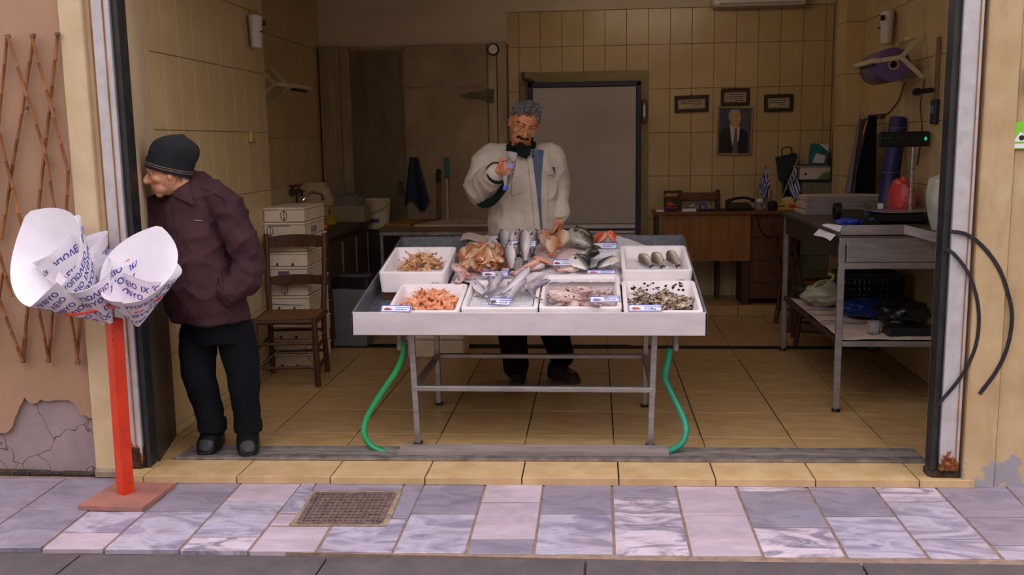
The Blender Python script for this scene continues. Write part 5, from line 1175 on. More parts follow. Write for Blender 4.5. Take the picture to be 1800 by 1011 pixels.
# hoses from the drain pipes to the track
def t_hose(name, c1, c2):
    t = NT(name); v = t.pos(); return t.set(t.ramp(t.noise(v, 6, 3), [(0.4, c1), (0.6, c2)]), 0.35)
def hose(pts, label, mat, Ys):
    return solo('green_hose', MB().tube(smoothpath([onY(x, y, Y) for (x, y), Y in zip(pts, Ys)], 8), 0.0155, 10), mat, label, 'hose', 'drain hoses')
hose([(710, 600), (708, 625), (695, 655), (668, 695), (645, 735), (640, 762), (652, 783), (675, 795), (698, 801)], 'thin green drain hose curving down at the left of the fish table', t_hose('green_hose_a', (30, 148, 84), (24, 128, 74)), [-0.13, -0.14, -0.16, -0.2, -0.24, -0.27, -0.285, -0.3, -0.305])
hose([(1178, 612), (1174, 635), (1169, 665), (1182, 695), (1201, 735), (1206, 757), (1200, 778), (1180, 792), (1152, 797)], 'teal green drain hose curving down at the right of the fish table', t_hose('green_hose_b', (20, 140, 110), (14, 118, 94)), [-0.13, -0.13, -0.13, -0.15, -0.2, -0.23, -0.26, -0.28, -0.29])

# ------------------------------------------------------------------ foam boxes
m_foam = M('white_foam', (244, 232, 230), (236, 222, 221), rough=0.75, scale=9, bump=0.12, bscale=160)
def foam_box(mb, x0, x1, y0, y1, h0, h1, wall=0.022, floor=0.02, rib=True):
    """open expanded-foam box with rounded rim"""
    def ring(ix, z, r): 
        a, b, c, d = x0 + ix, x1 - ix, y0 + ix, y1 - ix; out = []
        for cx, cy, s in ((b - r, d - r, 0), (a + r, d - r, 1), (a + r, c + r, 2), (b - r, c + r, 3)):
            for k in range(4):
                an = (s + k / 3) * PI / 2; out.append(Vector((cx + r * math.cos(an), cy + r * math.sin(an), z)))
        return out
    rings = [ring(0.014, h0, 0.02), ring(0.008, h0 + 0.006, 0.022), ring(0.0, h1 - 0.02, 0.024), ring(0.0, h1 - 0.004, 0.024), ring(0.004, h1, 0.022), ring(wall - 0.003, h1, 0.02), ring(wall, h1 - 0.004, 0.018), ring(wall + 0.014, h0 + floor, 0.016)]
    n = 16; vs = [v for r in rings for v in r]; fs = []
    for i in range(len(rings) - 1):
        for j in range(n): j2 = (j + 1) % n; fs.append((i * n + j, i * n + j2, (i + 1) * n + j2, (i + 1) * n + j))
    fs.append(list(range(n))[::-1]); fs.append([(len(rings) - 1) * n + j for j in range(n)])
    return mb.add(vs, fs)
m_pen = plain('marker_pen', (58, 50, 56), 0.7)
def disp_box(label, x0, x1, y0, y1, h0, h1, mark=None):
    c = Vector(((x0 + x1) / 2, (y0 + y1) / 2, tz((y0 + y1) / 2, h0)))
    t = thing('foam_fish_box', label, 'box', c, (0, 0, 0), 'open foam boxes on the fish table')
    part(t, 'box', foam_box(MB(), x0, x1, y0, y1, h0, h1).xf(SHEAR), m_foam)
    if mark:
        mx = x0 + (x1 - x0) * mark; mk = MB(); z = (h0 + h1) / 2 - 0.012
        for s_ in (-1, 1): mk.tube(smoothpath([(mx + s_ * 0.012, y0 - 0.0005, z + 0.018), (mx + s_ * 0.02, y0 - 0.0005, z), (mx + s_ * 0.012, y0 - 0.0005, z - 0.018)], 4), 0.0015, 4)
        mk.tube([(mx, y0 - 0.0005, z + 0.02), (mx, y0 - 0.0005, z - 0.02)], 0.0012, 4)
        part(t, 'pen_mark', mk.xf(SHEAR), m_pen, False)['kind'] = 'stuff'
    return t
BX = {'b1': (-1.285, -0.915, 0.15, 0.62, 0.055, 0.172), 'b2': (-1.155, -0.785, -0.283, 0.135, 0.012, 0.116), 'b3': (-0.778, -0.388, -0.235, 0.19, 0.012, 0.116),
      'b4': (-0.38, 0.036, -0.235, 0.275, 0.012, 0.118), 'b5': (0.046, 0.436, -0.283, 0.178, 0.012, 0.116), 'b6': (0.05, 0.428, 0.19, 0.64, 0.055, 0.166)}
disp_box('white foam box of brown prawns, rear left of the display', *BX['b1'], 0.85)
disp_box('white foam box heaped with orange prawns at the front left of the display', *BX['b2'])
disp_box('white foam box of ice with long silver fish, front centre', *BX['b3'], 0.62)
disp_box('white foam box holding pinkish squid at the front right of centre', *BX['b4'], 0.68)
disp_box('ink-stained white foam box holding dark cuttlefish at the front right corner', *BX['b5'])
disp_box('white foam box with three grey bream, rear right of the display', *BX['b6'], 0.83)
# supports under the two rear boxes
solo('wooden_riser', MB().box((-1.115, 0.36, 0.032), (0.32, 0.36, 0.04), 0.003).xf(SHEAR), M('wet_wood', (110, 66, 30), (80, 46, 20), rough=0.45), 'wet brown wooden riser under the rear left foam box', 'board')
solo('foam_riser', MB().box((0.235, 0.40, 0.032), (0.33, 0.36, 0.04), 0.003).xf(SHEAR), m_foam, 'foam slab under the rear right box of bream', 'slab')

# ------------------------------------------------------------------ ice
t = NT('crushed_ice'); v = t.pos()
c = t.ramp(t.noise(v, 60, 5), [(0.35, (240, 234, 236)), (0.65, (216, 210, 216))])
vo = t.n('ShaderNodeTexVoronoi'); vo.inputs['Scale'].default_value = 70; t.l(v, vo.inputs['Vector']); t.bump(vo.outputs['Distance'], 0.5, 0.008)
m_ice = t.set(c, 0.25); t.b.inputs['Subsurface Weight'].default_value = 0.0
def ice(x0, x1, y0, y1, hf, label, n=(50, 40)):
    def fn(u, v):
        x, y = x0 + (x1 - x0) * u, y0 + (y1 - y0) * v
        h = hf(u, v) + 0.006 * noise.noise(Vector((x * 30, y * 30, 1))) + 0.004 * noise.noise(Vector((x * 70, y * 70, 4)))
        return SHEAR @ Vector((x, y, h))
    o = solo('crushed_ice', MB().grid(fn, *n), m_ice, label, 'ice', angle=180); o['kind'] = 'stuff'; return o
ICE_H = lambda u, v: 0.075 + 0.045 * math.sin(PI * min(1, u * 1.02)) ** 0.5 * min(1, (v * 3) ** 0.5) - 0.05 * max(0, u - 0.86) / 0.14 * 1.0
ice(-0.905, 0.30, 0.20, 1.005, lambda u, v: (0.10 if v < 0.55 else 0.12 - 0.10 * max(0, (u - 0.78) / 0.22) ** 1.2) * (1 if u > 0.02 else 0.7) - (0.06 * max(0, (u - 0.775) / 0.05) if v < 0.56 and u > 0.775 else 0), 'bed of crushed ice filling the middle of the fish tray', (70, 60))
def inb(k, m=0.03): a = BX[k]; return a[0] + m, a[1] - m, a[2] + m, a[3] - m
ice(*inb('b1'), lambda u, v: 0.10 + 0.03 * math.sin(PI * u) * math.sin(PI * v), 'crushed ice under the brown prawns in the rear left box', (24, 24))
ice(*inb('b3'), lambda u, v: 0.088 + 0.012 * math.sin(PI * u) * v, 'crushed ice in the front centre box', (26, 26))
ice(*inb('b6'), lambda u, v: 0.094 + 0.01 * math.sin(PI * u), 'crushed ice in the rear right box of bream', (24, 24))
ice(*inb('b4'), lambda u, v: 0.042, 'crushed ice under the squid', (16, 16))

# ------------------------------------------------------------------ fish meshes: head at x=0, tail at x=1, belly -y, lying on the flank
def fishmat(name, back, flank, belly, stripe=None, rough=0.28):
    t = NT(name); tc = t.n('ShaderNodeTexCoord'); sx = t.n('ShaderNodeSeparateXYZ'); t.l(tc.outputs['Object'], sx.inputs[0])
    nz = t.noise(tc.outputs['Object'], 14, 5)
    mr = t.n('ShaderNodeMapRange'); mr.inputs[1].default_value = -0.13; mr.inputs[2].default_value = 0.13; t.l(sx.outputs[1], mr.inputs[0])
    ad = t.n('ShaderNodeMath', operation='MULTIPLY_ADD'); ad.inputs[1].default_value = 0.22; t.l(nz, ad.inputs[0])
    sb = t.n('ShaderNodeMath', operation='SUBTRACT'); t.l(mr.outputs[0], sb.inputs[0]); sb.inputs[1].default_value = 0.11; t.l(sb.outputs[0], ad.inputs[2])
    c = t.ramp(ad.outputs[0], [(0.15, belly), (0.5, flank), (0.85, back)])
    if stripe: c = t.mix(t.ramp(t.noise(t.pos((2, 22, 2), 'obj'), 2.2, 3), [(0.5, (0, 0, 0)), (0.62, (150, 150, 150))]), c, stripe)
    oi = t.n('ShaderNodeObjectInfo'); m2 = t.n('ShaderNodeMapRange'); m2.inputs[3].default_value = 0.82; m2.inputs[4].default_value = 1.12; t.l(oi.outputs['Random'], m2.inputs[0])
    cb = t.n('ShaderNodeCombineColor')
    for i in range(3): t.l(m2.outputs[0], cb.inputs[i])
    return t.set(t.mix(1.0, c, cb.outputs[0], 'MULTIPLY'), rough, 0.08)
m_eye = plain('fish_eye', (16, 14, 16), 0.1)
PROF = {'slim': [(0, .1), (.05, .42), (.12, .72), (.25, .98), (.4, 1), (.55, .84), (.7, .58), (.82, .34), (.88, .26), (.9, .24)],
        'deep': [(0, .12), (.05, .46), (.12, .78), (.25, 1.0), (.4, 1.0), (.55, .86), (.68, .58), (.78, .32), (.84, .24), (.87, .24)],
        'blunt': [(0, .3), (.04, .62), (.1, .86), (.2, 1.0), (.35, .96), (.5, .76), (.65, .52), (.78, .34), (.86, .24), (.89, .22)]}
def fish_mesh(name, prof, H, W, mats, bend=0.0, n=12, tail=0.1, dorsal=0.05):
    mb = MB(); P = PROF[prof]; vs = []; fs = []
    cy = lambda t: bend * (t - 0.35) ** 2 * 1.6
    for (t, r) in P:
        for j in range(n):
            a = 2 * PI * j / n; yy = math.sin(a); zz = math.cos(a)
            vs.append((t, cy(t) + yy * r * H / 2 * (1.0 if yy > 0 else 1.08), zz * W / 2 * (r ** 0.8)))
    k = len(P)
    for i in range(k - 1):
        for j in range(n): j2 = (j + 1) % n; fs.append((i * n + j, i * n + j2, (i + 1) * n + j2, (i + 1) * n + j))
    fs.append(list(range(n))[::-1]); fs.append([(k - 1) * n + j for j in range(n)])
    mb.add(vs, fs); mb.cur = 1
    tx = P[-1][0]; ty = cy(tx); e = 0.006
    mb.prism([(tx - .03, ty - .035 * H / .2, -e), (tx - .03, ty + .035 * H / .2, -e), (1.0, cy(1) + tail, -e), (.95, cy(1), -e), (1.0, cy(1) - tail, -e)], (0, 0, 2 * e))
    mb.prism([(.3, cy(.3) + H * .46, -e), (.36, cy(.36) + H * .5 + dorsal, -e), (.55, cy(.55) + H * .40 + dorsal * .6, -e), (.66, cy(.66) + H * .26, -e)], (0, 0, 2 * e))
    mb.prism([(.55, cy(.55) - H * .42, -e), (.6, cy(.6) - H * .4 - dorsal * .7, -e), (.7, cy(.7) - H * .26, -e)], (0, 0, 2 * e))
    mb.prism([(.22, cy(.22) - H * .1, W * .47), (.24, cy(.24) - H * .2, W * .5), (.36, cy(.36) - H * .26, W * .52), (.34, cy(.34) - H * .1, W * .52)], (0, 0, 0.006))
    mb.cur = 2
    mb.ell((.085, cy(.085) + H * .12, W * .36), (.017, .017, .012), 10, 6); mb.ell((.085, cy(.085) + H * .12, -W * .36), (.017, .017, .012), 10, 6); mb.cur = 0
    return mb.mesh(name, mats, True, 50)
m_fin = M('fish_fin', (150, 132, 122), (120, 104, 98), rough=0.4, scale=20)
m_finr = M('red_fin', (206, 112, 88), (180, 90, 70), rough=0.4, scale=20)
m_find = M('dark_fin', (62, 58, 58), (44, 42, 44), rough=0.4, scale=20)
fm_mullet = fishmat('red_mullet_skin', (178, 116, 72), (212, 158, 110), (226, 196, 170), (150, 92, 50))
fm_silver = fishmat('silver_skin', (150, 140, 152), (206, 196, 206), (240, 228, 230), None, 0.18)
fm_bass = fishmat('dark_silver_skin', (70, 62, 64), (166, 152, 152), (232, 218, 214), None, 0.22)
fm_pink = fishmat('pink_skin', (206, 140, 122), (218, 170, 156), (232, 206, 200))
fm_gold = fishmat('golden_skin', (176, 122, 78), (206, 160, 122), (230, 204, 184), (196, 110, 70))
fm_grey = fishmat('grey_bream_skin', (96, 86, 72), (156, 142, 124), (200, 186, 172), None, 0.2)
fm_dark = fishmat('dark_fish_skin', (50, 48, 40), (92, 90, 72), (186, 178, 164), (120, 118, 96), 0.2)
fm_red = fishmat('scarlet_skin', (206, 76, 48), (222, 104, 74), (232, 152, 124))
fm_turbot = fishmat('black_white_skin', (40, 38, 40), (120, 116, 112), (226, 216, 206), (50, 48, 50), 0.22)
FM = {'mullet': [fish_mesh('mullet%d' % k, 'blunt', .23, .16, [fm_mullet, m_finr, m_eye], b) for k, b in enumerate((0.0, 0.22, -0.25))],
      'whiting': [fish_mesh('whiting%d' % k, 'slim', .17, .13, [fm_silver, m_fin, m_eye], b, tail=.05, dorsal=.025) for k, b in enumerate((0.05, 0.5, -0.5, 0.9))],
      'bass': [fish_mesh('bass%d' % k, 'slim', .24, .18, [fm_bass, m_find, m_eye], b, tail=.07) for k, b in enumerate((0.0, 0.15))],
      'gurnard': [fish_mesh('gurnard%d' % k, 'blunt', .2, .17, [fm_pink, m_finr, m_eye], b, tail=.06) for k, b in enumerate((0.1, -0.25))],
      'grouper': [fish_mesh('grouper%d' % k, 'deep', .36, .24, [fm_gold, m_finr, m_eye], b) for k, b in enumerate((0.0, 0.1))],
      'bream': [fish_mesh('bream0', 'deep', .40, .22, [fm_grey, m_find, m_eye], 0.0)],
      'dark': [fish_mesh('darkfish0', 'deep', .42, .26, [fm_dark, m_find, m_eye], 0.05)],
      'scarlet': [fish_mesh('scarlet%d' % k, 'blunt', .32, .24, [fm_red, m_finr, m_eye], b) for k, b in enumerate((0.0, 0.2))],
      'flat': [fish_mesh('flat%d' % k, 'deep', .55, .18, [fm_turbot, m_find, m_eye], b) for k, b in enumerate((0.0, 0.1))]}
def lay(name, mesh, head, tail_, roll, label, group, cat='fish', scale_w=1.0):
    """lay a unit fish so that its head is at point head and its tail at tail_"""
    d = tail_ - head; L = d.length; x = d.normalized(); n_ = (TN - x * TN.dot(x)).normalized()
    n_ = Quaternion(x, roll) @ n_; y = n_.cross(x)
    o = link(name, mesh); tag(o, label, cat, group)
    m = Matrix((x * L, y * L * scale_w, n_ * L * scale_w)).transposed().to_4x4(); m.translation = head; o.matrix_world = m
    return o
FLEN = {'whiting': 0.265, 'gurnard': 0.17, 'bass': 0.24, 'grouper': 0.19, 'dark': 0.27, 'scarlet': 0.13, 'flat': 0.19, 'bream': 0.20}
def fpx(name, kind, var, hp, tp, h, label, group, roll=0.0, flip=False, sw=1.0):
    """fish between two sight lines; where it is steeper than its true length allows, the upper end leans up on the heap"""
    a, b = onT(hp[0], hp[1], h), onT(tp[0], tp[1], h); L = FLEN[kind]
    if (a - b).length > L:
        up_head = hp[1] < tp[1]; fix, px = (b, hp) if up_head else (a, tp)
        d = ray(*px).normalized(); oc = CAM_POS - fix; bb = oc.dot(d); q_ = bb * bb - (oc.length_squared - L * L)
        e = CAM_POS + d * (-bb + (math.sqrt(q_) if q_ > 0 else 0.0))
        if up_head: a = e
        else: b = e
    if flip: roll += PI
    return lay(name, FM[kind][var % len(FM[kind])], a, b, roll, label, group, 'fish', sw)
ORD = ['first', 'second', 'third', 'fourth', 'fifth', 'sixth', 'seventh', 'eighth', 'ninth', 'tenth']
# long silver fish in the front centre box
wl_ = [((831, 492), (858, 528)), ((866, 488), (868, 526)), ((882, 476), (868, 518)), ((932, 470), (880, 522)), ((955, 492), (905, 525)), ((902, 498), (892, 536)), ((925, 490), (884, 533)), ((948, 478), (900, 505))]
wt_txt = ['leftmost of the silver fish, slanting in the front centre box', 'small silver fish second from the left in the front centre box', 'silver fish with its head highest at the left of the front centre heap', 'longest silver fish lying diagonally across the front centre heap', 'silver fish at the right with tail curled towards the front', 'short silver fish at the front middle near the price tag', 'silver fish lying beneath the diagonal one', 'rearmost silver fish at the right of the front centre heap']
for k, ((a, b), tx) in enumerate(zip(wl_, wt_txt)): fpx('whiting', 'whiting', (0, 1, 2, 0, 3, 1, 0, 2)[k], a, b, 0.112 + 0.007 * (k % 4), tx, 'long silver fish', 0.15 * (-1) ** k, k % 2 == 1, 1.05)
# pile of small striped reddish fish
random.seed(21)
for k in range(46):
    a = random.uniform(0, 2 * PI); r = math.sqrt(random.random()); px, py = 852 + 44 * r * math.cos(a), 440 + 21 * r * math.sin(a)
    hgt = 0.125 + 0.085 * (1 - r * r) * random.uniform(0.75, 1.0)
    an = random.uniform(-0.5, 0.5) + (PI / 2 if random.random() < 0.75 else random.uniform(0, PI)); p = onT(px, py + hgt * 55, hgt); d = Vector((math.cos(an), math.sin(an), SLP * math.sin(an) + random.uniform(-0.15, 0.3))) * random.uniform(0.15, 0.18) * random.choice((1, 1, -1))
    lay('red_mullet', FM['mullet'][k % 3], p - d / 2, p + d / 2, random.uniform(-0.7, 0.7) + random.choice((0, PI)), 'small yellowish red striped fish in the heap at the left of the ice bed', 'heap of small red fish', 'fish', 1.1)
for k, (a, b, tx) in enumerate([((796, 466), (828, 488), 'pink fish at the far left below the heap of small red fish'), ((826, 462), (862, 482), 'pink fish lying just below the heap of small red fish'), ((905, 466), (858, 472), 'pink fish pointing right under the heap of small red fish'), ((812, 478), (818, 497), 'small red-headed fish nearest the foam box of silver fish')]):
    fpx('gurnard', 'gurnard', k, a, b, 0.125, tx, 'pink fish on the ice', 0.2, k == 1, 1.5)
for k, (a, b, tx) in enumerate([((884, 404), (888, 440), 'dark silver fish at the left of the rear row, head up'), ((908, 402), (905, 452), 'dark silver fish second in the rear row, head up'), ((921, 403), (924, 466), 'dark silver fish third in the rear row behind a price tag'), ((938, 402), (930, 452), 'dark silver fish at the right of the rear row beside the golden fish'), ((893, 430), (900, 478), 'dark silver fish hanging below the rear row on the left')]):
    fpx('bass', 'bass', k, a, b, 0.15 - 0.008 * (k % 2), tx, 'rear row of dark silver fish', 0.3 * (-1) ** k, k % 2 == 0, 1.2)
for k, (a, b, tx) in enumerate([((956, 405), (958, 440), 'golden pink deep-bodied fish, left of the three'), ((990, 405), (986, 440), 'golden pink deep-bodied fish, right of the three'), ((972, 416), (970, 450), 'golden pink deep-bodied fish in front of the other two')]):
    fpx('grouper', 'grouper', k, a, b, 0.15 + 0.02 * (k == 2), tx, 'golden deep-bodied fish', 0.1, k == 1, 1.3)
fpx('dark_bream', 'dark', 0, (1005, 404), (1046, 440), 0.15, 'large dark olive fish at the rear of the ice bed', None, 0.1, False, 1.3)
for k, (a, b, tx) in enumerate([((1058, 410), (1040, 428), 'scarlet fish on the left of the small red group at the rear right'), ((1066, 409), (1050, 432), 'scarlet fish in the middle of the small red group at the rear right'), ((1071, 407), (1082, 428), 'scarlet fish on the right of the small red group, tail down')]):
    fpx('scarlet_fish', 'scarlet', k, a, b, 0.13 + 0.01 * k, tx, 'small scarlet fish', 0.2, k == 1, 1.2)
for k, (a, b, tx) in enumerate([((1008, 448), (1038, 478), 'black and white flatfish left of the rear right pair'), ((1083, 452), (1046, 474), 'black and white flatfish near the bream box'), ((1040, 438), (1024, 462), 'small dark flatfish at the back of the black and white group')]):
    fpx('flatfish', 'flat', k, a, b, 0.128 + 0.008 * k, tx, 'black and white flatfish', 0.15, k == 1, 1.15)
for k, (a, b, tx) in enumerate([((948, 458), (898, 486), 'orange fish lying above the silver fish'), ((958, 466), (912, 476), 'pale orange fish touching the pink ray wings')]):
    fpx('gurnard', 'gurnard', k + 1, a, b, 0.128, tx, 'orange fish above the silver fish', 0.3, k == 1, 1.3)
for k, (a, b, tx) in enumerate([((938, 452), (985, 470), 'pinkish fish between the ray wings and the silver fish'), ((880, 462), (842, 480), 'pink fish with its head under the dark silver row'), ((1022, 470), (975, 478), 'pale pink fish just behind the squid box'), ((884, 474), (924, 482), 'pink fish right of the price tag below the red heap')]):
    fpx('gurnard', 'gurnard', k, a, b, 0.122, tx, 'pink fish on the ice', -0.2, k % 2 == 0, 1.35)
for k, (a, b, tx) in enumerate([((1125, 447), (1147, 470), 'grey bream on the left in the rear right box'), ((1149, 444), (1166, 471), 'grey bream in the middle of the rear right box'), ((1175, 441), (1193, 470), 'grey bream on the right in the rear right box')]):
    fpx('grey_bream', 'bream', 0, a, b, 0.125, tx, 'three grey bream', 0.35, True, 0.78)
# ray wings
m_ray = M('ray_skin', (206, 172, 170), (184, 150, 150), rough=0.25, scale=8, bump=0.1)
for k, (px, py, rx, ry, rz_, tx) in enumerate([(966, 455, 0.10, 0.10, 0.4, 'pale pink ray wing lying at the left in the middle of the ice'), (1000, 450, 0.09, 0.11, -0.5, 'pale pink ray wing overlapping the other one')]):
    p = onT(px, py, 0.125 + 0.014 * k)
    def wing(u, v, s_=1): 
        th = 2 * PI * u; r = v; w = 1 + 0.3 * math.cos(th) ** 3
        return Vector((rx * r * w * math.cos(th), ry * r * math.sin(th) * (1 - 0.25 * math.cos(th)), 0.03 * (1 - r ** 2) ** 0.6))
    o = solo('ray_wing', MB().grid(wing, 28, 9, True), m_ray, tx, 'fish', 'ray wings', org=(0, 0, -0.001)); o.location = p; o.rotation_euler = (math.atan(SLP), 0, rz_)
# ------------------------------------------------------------------ prawns
def prawn_mesh(name, mats, curl):
    mb = MB(); pts = []; rs = []
    for k in range(9):
        t_ = k / 8; a = curl * (t_ - 0.3); R_ = 0.6 / max(0.2, curl) 
        pts.append((R_ * math.sin(a) , -R_ * math.cos(a) + R_, 0)); rs.append([0.03, 0.085, 0.115, 0.115, 0.105, 0.09, 0.07, 0.05, 0.028][k])
    mb.tube(pts, rs, 7); mb.cur = 1
    e = Vector(pts[-1]); d = (Vector(pts[-1]) - Vector(pts[-2])).normalized(); s_ = Vector((-d.y, d.x, 0))
    mb.prism([e - s_ * .02, e + d * .12 + s_ * .07 - s_ * .14, e + d * .14, e + d * .12 + s_ * .07, e + s_ * .02], (0, 0, 0.015))
    h = Vector(pts[0]); hd = (h - Vector(pts[1])).normalized()
    for s2 in (-1, 1): mb.tube([h, h + hd * .2 + Vector((0, .05 * s2, .05)), h + hd * .32 + Vector((0, .12 * s2, .0))], 0.005, 4)
    for k in (2, 3, 4, 5): 
        p = Vector(pts[k]); mb.tube([p, p + Vector((0.03, 0.12, -0.03))], 0.008, 4)
    mb.cur = 2; mb.ell(h + Vector((0, 0, 0.04)), (.014, .014, .014), 6, 4); mb.cur = 0
    return mb.mesh(name, mats, True, 50)
m_pr = M('orange_prawn', (240, 176, 138), (228, 146, 102), rough=0.35, scale=30, rnd=0.15)
m_pr2 = M('prawn_legs', (236, 164, 124), (222, 136, 96), rough=0.4, scale=30)
m_pb = M('brown_prawn', (222, 176, 134), (190, 132, 88), rough=0.35, scale=30, rnd=0.2)
m_pb2 = M('brown_prawn_legs', (188, 124, 80), (140, 84, 50), rough=0.4, scale=30)
PO = [prawn_mesh('prawn%d' % k, [m_pr, m_pr2, m_eye], c) for k, c in enumerate((1.3, 2.2, 3.0))]
PB = [prawn_mesh('brown_prawn%d' % k, [m_pb, m_pb2, m_eye], c) for k, c in enumerate((0.9, 1.8, 2.6))]
def heap(name, meshes, n, cx, cy, rx, ry, h0, hm, L, label, group, seed):
    random.seed(seed)
    for k in range(n):
        a = random.uniform(0, 2 * PI); r = math.sqrt(random.random()); x, y = cx + rx * r * math.cos(a), cy + ry * r * math.sin(a)
        h = h0 + hm * (1 - r * r) * random.uniform(0.7, 1.0)
        o = link(name, random.choice(meshes), None, (x, y, tz(y, h)), (random.uniform(-0.9, 0.9), random.uniform(-0.9, 0.9), random.uniform(0, 6.28)))
        s = L * random.uniform(0.85, 1.2); o.scale = (s, s, s); tag(o, label, 'prawn', group)
heap('prawn', PO, 210, -0.955, -0.09, 0.15, 0.16, 0.06, 0.075, 0.105, 'orange prawn in the heap at the front left of the display', 'heap of orange prawns', 3)
heap('brown_prawn', PB, 80, -1.09, 0.40, 0.11, 0.13, 0.115, 0.075, 0.105, 'brown prawn in the heap on ice in the rear left box', 'heap of brown prawns', 5)
# ------------------------------------------------------------------ cuttlefish and squid
def cuttle_mesh(name, mats, long=1.0):
    mb = MB()
    mb.grid(lambda u, v: Vector(((v - 0.45) * 1.0 * long, 0.24 * math.sin(PI * min(1, max(0.02, v * 0.9 + 0.06))) ** 0.7 * math.cos(2 * PI * u), 0.13 * math.sin(PI * min(1, max(0.02, v * 0.9 + 0.06))) ** 0.7 * math.sin(2 * PI * u))), 14, 10, True)
    mb.cur = 1
    for s_ in (-1, 1): mb.sheet(lambda u, v: Vector(((u - 0.42) * 0.9 * long, s_ * (0.16 + 0.16 * v * math.sin(PI * u)), 0.02 + 0.03 * math.sin(u * 18) * v)), 14, 3, 0.012)
    mb.cur = 0; mb.ell((-0.52 * long, 0, 0.0), (0.13, 0.13, 0.1), 12, 8)
    for k in range(8):
        a = (k - 3.5) * 0.17
        mb.tube(smoothpath([(-0.58 * long, 0.14 * math.sin(a), 0), (-0.75 * long, 0.32 * math.sin(a) + 0.03 * (-1) ** k, 0.03 * (-1) ** k), (-0.92 * long, 0.5 * math.sin(a), 0.02)], 3), [0.035, 0.034, 0.032, 0.03, 0.024, 0.018, 0.01], 6)
    mb.cur = 2
    for s_ in (-1, 1): mb.ell((-0.52 * long, s_ * 0.11, 0.06), (.03, .025, .03), 8, 6)
    mb.cur = 0
    return mb.mesh(name, mats, True, 50)
m_sq = M('squid_skin', (232, 204, 196), (200, 164, 158), rough=0.22, scale=14, rnd=0.12, space='obj', detail=6)
m_sqf = M('squid_fin', (222, 192, 188), (188, 156, 152), rough=0.25, scale=16)
def t_ink():
    t = NT('inked_skin'); v = t.pos(space='obj'); oi = t.n('ShaderNodeObjectInfo')
    c = t.ramp(t.noise(v, 7, 7, 0.7, 0.8), [(0.36, (22, 18, 18)), (0.46, (60, 46, 40)), (0.53, (180, 146, 118)), (0.66, (232, 218, 206))]); return t.set(c, 0.18)
m_ink = t_ink(); m_inkf = M('inked_fin', (48, 42, 40), (120, 100, 86), rough=0.2, scale=20)
SQ = [cuttle_mesh('squid%d' % k, [m_sq, m_sqf, m_eye], l) for k, l in enumerate((1.25, 0.95))]
CU = [cuttle_mesh('cuttlefish%d' % k, [m_ink, m_inkf, m_eye], l) for k, l in enumerate((1.0, 0.8))]
def pile(name, meshes, n, cx, cy, rx, ry, h0, hm, L, label, group, seed, cat):
    random.seed(seed)
    for k in range(n):
        a = 2.4 * k; r = math.sqrt((k + 0.5) / n); x, y = cx + rx * r * math.cos(a), cy + ry * r * math.sin(a)
        h = h0 + hm * (1 - r * r)
        o = link(name, meshes[k % len(meshes)], None, (x, y, tz(y, h)), (random.uniform(-0.5, 0.5), random.uniform(-0.35, 0.35), random.uniform(0, 6.28)))
        s = L * random.uniform(0.85, 1.15); o.scale = (s, s, s); tag(o, label, cat, group)
pile('squid', SQ, 20, -0.172, 0.0, 0.125, 0.16, 0.062, 0.045, 0.145, 'pinkish squid in the heap of the front right of centre box', 'heap of squid', 9, 'squid')
pile('cuttlefish', CU, 26, 0.24, -0.06, 0.125, 0.145, 0.055, 0.045, 0.135, 'dark mottled cuttlefish in the inky front right box', 'heap of cuttlefish', 11, 'cuttlefish')
# ink smears on the box walls
random.seed(4); sm = MB(); x0, x1, y0, y1, h0, h1 = BX['b5']
for k in range(46):
    x = random.uniform(x0 + 0.05, x1 - 0.05); z = random.uniform(0.07, 0.112); r = random.uniform(0.002, 0.009)
    sm.ell(SHEAR @ Vector((x, y1 - 0.0245 - 0.14 * (0.115 - z), z)), (r, 0.0015, r * random.uniform(0.4, 0.9)), 7, 4)
bx5 = [o for o in bpy.data.objects if o.get('label', '').startswith('ink-stained')][0]
part(bx5, 'ink_spots', sm, plain('black_ink', (30, 26, 26), 0.3))['kind'] = 'stuff'
# ------------------------------------------------------------------ price tags
m_tagb = plain('tag_blue', (66, 84, 172), 0.5); m_tagw = plain('tag_white', (226, 222, 236), 0.45)
def price_tag(px, w, hh, h, rz_, tilt, label, fishcol=(150, 70, 60)):
    p = onT(px[0], px[1], h)
    t = thing('price_tag', label, 'price tag', p, (-tilt, 0, rz_), 'price tags')
    MB().box((0, 0, hh / 2), (w, 0.003, hh), 0.0008).build('card', m_tagw, t, False)
    b = MB(); e = 0.0042
    for (cx, cz, sx, sz) in ((0, e / 2 + 0.001, w - 0.002, e), (0, hh - e / 2 - 0.001, w - 0.002, e), (-w / 2 + e / 2 + 0.001, hh / 2, e, hh - 2 * e), (w / 2 - e / 2 - 0.001, hh / 2, e, hh - 2 * e)): b.box((cx, -0.0018, cz), (sx, 0.0008, sz))
    b.build('border', m_tagb, t, False)
    MB().prism([(-w * .42, -0.002, hh * .36), (-w * .34, -0.002, hh * .62), (-w * .2, -0.002, hh * .56), (-w * .1, -0.002, hh * .34), (-w * .2, -0.002, hh * .26), (-w * .34, -0.002, hh * .24)], (0, -0.0004, 0)).build('fish_picture', plain('tag_fish_%d_%d_%d' % fishcol, fishcol, 0.5), t, False)
    k = MB(); x = -w * .04
    for z, n_ in ((0.66, 5), (0.36, 4)):
        x = -w * .02
        for i in range(n_): ww = w * random.uniform(0.05, 0.1); k.box((x + ww / 2, -0.002, hh * z), (ww, 0.0006, hh * .1)); x += ww + w * 0.015
    k.build('lettering', m_tagb, t, False)['kind'] = 'stuff'
    return t
price_tag((695, 549), 0.155, 0.042, 0.118, -0.05, 0.75, 'blue bordered price tag on the rim of the orange prawn box')
